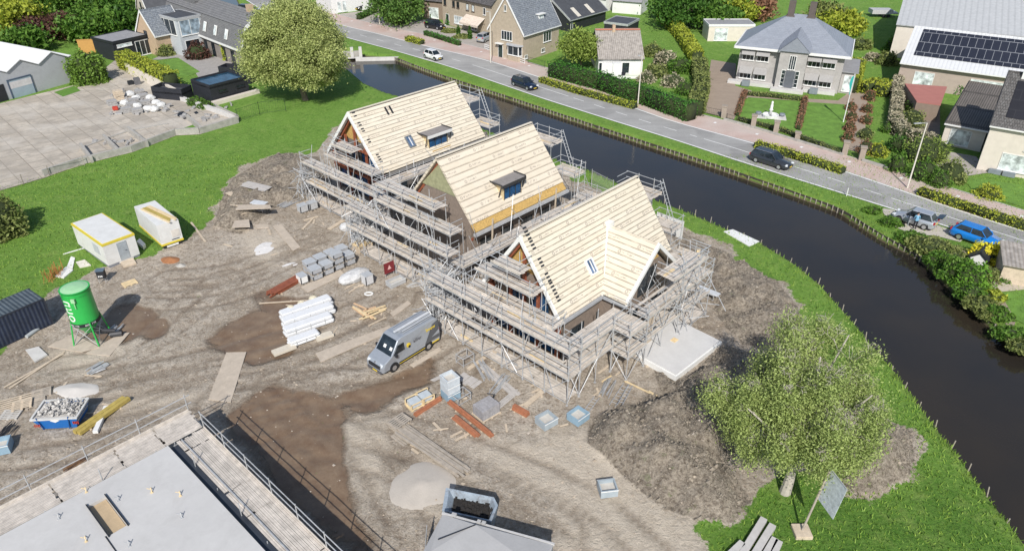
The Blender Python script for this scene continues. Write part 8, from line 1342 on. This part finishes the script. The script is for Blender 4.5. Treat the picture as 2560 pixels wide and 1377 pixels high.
t = thing('rack', 'frame of leaning steel tubes beside the covered container', 'rack', W(15.5, 20.6), rz+.2)
for i in range(7): mb = MB(); mb.tube((.0+.04*i, -.3-.3*i, 0), (.15+.05*i, -.2-.3*i, 1.9), .03); mb.build('tube', STEEL, t)
# workshop hall with wavy white roof
A, B = G(-170, 300), G(181, 206); rz = dirz(A, B); dv = (G(181, 206)-G(38, 246)); u_ = dv.normalized(); rz = math.atan2(u_.y, u_.x); hW = HG(108, 226, 142)
o0 = G(38, 246); bayw = (G(181, 206)-o0).length/1.9; t = thing('workshop', 'grey-walled workshop with a wavy white three-ridged roof and a shutter door', 'workshop', (o0.x, o0.y, 0), rz); ev = hW-1.1; dep = 24; prof = []; x = -bayw*2.0
for i in range(5): prof += [(x, ev-.1), (x+bayw*.5, hW)]; x += bayw
prof = [(q, z) for q, z in prof if q <= bayw*2.05]+[(bayw*2.1, ev)]
mb = MB(); n_ = len(prof); poly = [(prof[0][0], -.2)]+prof+[(prof[-1][0], -.2)]; vs = [(x, .0, z-.06) for x, z in poly]+[(x, dep, z-.06) for x, z in poly]; m_ = len(poly); mb.add(vs, [tuple(range(m_)), tuple(range(m_, 2*m_))[::-1]]+[(i, m_+i, m_+(i+1) % m_, (i+1) % m_) for i in range(m_)]); mb.build('wall', M('grey_render', (.42, .43, .45), .8, .1, .8, grime=.15), t)
for (x0, z0), (x1, z1) in zip(prof[:-1], prof[1:]): mb = MB(); mb.obox((x0, -.2, z0), (x1-x0, 0, z1-z0), (0, dep+.2, 0), (0, 0, .1)); mb.build('roof_sheet', M('white_roof_sheet', (.68, .68, .68), .6, .08, .6, grime=.12, gcol=(.6, .6, .58)), t)
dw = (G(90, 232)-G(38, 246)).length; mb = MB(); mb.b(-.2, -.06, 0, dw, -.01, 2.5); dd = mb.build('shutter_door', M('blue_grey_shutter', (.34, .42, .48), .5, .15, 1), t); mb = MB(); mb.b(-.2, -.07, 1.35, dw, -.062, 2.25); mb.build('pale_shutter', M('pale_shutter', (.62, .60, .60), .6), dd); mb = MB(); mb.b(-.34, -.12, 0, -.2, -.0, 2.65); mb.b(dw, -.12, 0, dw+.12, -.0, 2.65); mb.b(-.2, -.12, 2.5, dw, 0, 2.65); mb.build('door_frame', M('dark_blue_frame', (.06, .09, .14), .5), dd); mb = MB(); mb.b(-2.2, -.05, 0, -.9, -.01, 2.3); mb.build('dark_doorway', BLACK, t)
# rubble and packs in the yard
rr = random.Random(12); YP = [(282, 262, 1), (300, 247, 2), (313, 262, 3), (327, 240, 3), (343, 250, 3), (352, 236, 1), (365, 262, 1), (345, 270, 3), (330, 268, 1), (378, 250, 3), (392, 262, 3), (405, 268, 3), (318, 280, 1), (345, 283, 1), (372, 277, 3), (388, 278, 3), (360, 246, 1), (337, 258, 1)]
WH = ['small dark machine end', 'tall pile of brown slabs', 'white sack beside the slabs', 'white sack at the top', 'white block beside the top sack', 'grey pack at the back', 'grey pack in the middle', 'white pack in the middle', 'grey pack left of the middle', 'white sack right of the middle', 'white sack at the right end', 'rightmost white sack', 'grey pack at the front left', 'ribbed grey pack at the front', 'pale block at the front', 'white sack at the front right', 'dark-edged grey pack behind', 'grey pack at the centre']
for i, ((x, y, k), wh) in enumerate(zip(YP, WH)):
    p = G(x, y+2); p.z = .05; lb = 'building material in the yard heap, '+wh; mt = (M('mixed_grey', (.4, .39, .38), .8, .4, 4), WOOD, M('dirty_white', (.62, .62, .61), .7, .25, 4))[(k-1)]
    if k == 3: mb = ico((0, 0, .35), (.65, .55, .45), 2, .16, i); tag(mb.build('material_sack', mt, loc=p), lb, 'sack', 'building material in the yard')
    else:
        mb = MB(); n2 = 5 if k == 2 else 3; hh4 = 1.3 if k == 2 else .7
        for q in range(n2): mb.box((rr.uniform(-.05, .05), rr.uniform(-.05, .05), (q+.5)*hh4/n2), (1.2, .9, hh4/n2*.9), rr.uniform(-.1, .1)+.7)
        tag(mb.build('material_pack', mt, loc=p), lb, 'pack', 'building material in the yard')
mb = MB(); mb.box((0, 0, .35), (.7, .5, .5), .4); tag(mb.build('red_machine', M('red_paint', (.5, .06, .04), .4), loc=G(290, 277), bevel=.06), 'small red machine at the left end of the yard heap', 'machine'); mb = MB(); mb.b(-.4, -.35, 0, .4, .35, 1.05); tag(mb.build('waste_bin', M('grey_bin', (.14, .14, .15), .6), loc=G(345, 212), rz=.7, bevel=.05), 'dark grey bin at the foot of the pale wall', 'bin'); mb = MB(); mb.b(-.4, -.35, 0, .4, .35, .6); tag(mb.build('waste_bin', BLACK, loc=G(328, 212), rz=.7, bevel=.05), 'black bag left of the grey bin', 'bag')
rr = random.Random(31); oc = None
for (x0, y0, x1, y1, k) in ((560, 540, 900, 640, 9), (700, 700, 1000, 860, 9), (1060, 900, 1400, 1100, 16), (20, 880, 330, 1060, 10), (1480, 900, 1640, 1000, 5), (900, 1050, 1150, 1180, 4)):
    for i in range(k):
        p = GZ(rr.uniform(x0, x1), rr.uniform(y0, y1)); a = rr.uniform(0, 3.14); s_ = rr.uniform(.4, 1.5)
        if oc is None: mb = MB(); mb.b(-.45, -.05, 0, .45, .05, .04); oc = tag(mb.build('timber_offcut', WOOD, loc=p, rz=a), 'short pale timber offcut lying loose on the churned site earth', 'offcut', 'timber offcuts scattered over the site'); continue
        q = oc.copy(); COL.objects.link(q); q.location = p; q.rotation_euler = (0, rr.uniform(-.04, .04), a); q.scale = (s_, rr.uniform(.7, 1.8), 1)
rr = random.Random(33); oc = None
for (x0, y0, x1, y1, k) in ((270, 225, 420, 290, 26), (500, 262, 590, 305, 10), (430, 262, 530, 300, 8), (232, 356, 330, 366, 8)):
    for i in range(k):
        p = G(rr.uniform(x0, x1), rr.uniform(y0, y1)); p.z = .07; a = rr.uniform(0, 3.14); s_ = rr.uniform(.5, 1.6)
        if oc is None: mb = MB(); mb.box((0, 0, .12), (.55, .4, .25)); mb.box((.2, .1, .3), (.3, .3, .1), .5); oc = tag(mb.build('concrete_lump', M('mixed_grey', (.4, .39, .38)), loc=p, rz=a), 'broken grey concrete lump lying about in the paved yard', 'rubble', 'broken lumps in the paved yard'); continue
        q = oc.copy(); COL.objects.link(q); q.location = p; q.rotation_euler = (0, 0, a); q.scale = (s_, s_*rr.uniform(.6, 1.2), rr.uniform(.4, 1.3))
# garden shed corner at the far right
t = thing('garden_shed', 'low shed with pale brown roof at the right edge beside the yellow shrubs', 'shed', G(2530, 690), -.42); mb = MB(); mb.b(-1.2, -1.5, 0, 4, 1.6, 1.7); mb.build('wall', WOOD, t); mb = MB(); mb.obox((-1.4, -1.8, 1.7), (5.6, 0, 0), (0, 3.7, .5), (0, 0, .07)); mb.build('roof', FIBRO, t)
gable_house('hutch', 'small white gabled hutch with dark roof edges in the canal garden', G(2438, 668), -.35+1.2, 1.4, 1.2, .8, 1.3, [WHITE], BLACK, oh=.1, ohx=.05, cat='hutch'); 
sheet('garden_lawn', pts([(2500, 735), (2600, 720), (2600, 830), (2540, 800)]), .03, GR3); sheet('garden_paving', pts([(2440, 650), (2560, 640), (2600, 720), (2500, 730), (2460, 700)]), .027, M('sandy_paving', (.50, .44, .36), .9, .2, 1)); sheet('garden_border', pts([(2450, 720), (2500, 735), (2540, 800), (2530, 830), (2480, 770)]), .026, DRIVE)
t = thing('garden_steps', 'row of pale wooden steps between bank bushes below the blue car', 'steps', G(2362, 655), -.75)
for i in range(6): mb = MB(); mb.b(0, i*.32, .02+.12*i, 1.1, i*.32+.22, .08+.12*i); mb.build('step', WOOD, t)
mb = MB(); 
for i in range(5): mb.b(0, i*.28, .25, 3.6, i*.28+.1, .3)
tag(mb.build('jetty', GREYW, loc=G(2330, 640), rz=-.85), 'grey slatted landing stage among the bank bushes', 'landing stage'); plate('pale gravel lay-by under the silver car', [(2200, 520), (2230, 525), (2420, 590), (2400, 605), (2340, 590), (2280, 585), (2230, 565)], .012, M('gravel', (.5, .46, .4), .95, .2, 3), 'gravel_strip', 'gravel', z=.02)
mb = MB(); mb.lathe([(.5, 0), (.55, .1), (.45, .1)], n=16); tag(mb.build('paddling_pool', M('rainbow_blue', (.05, .35, .6), .5), loc=G(2554, 672)), 'small blue round pool cut by the right edge', 'pool')
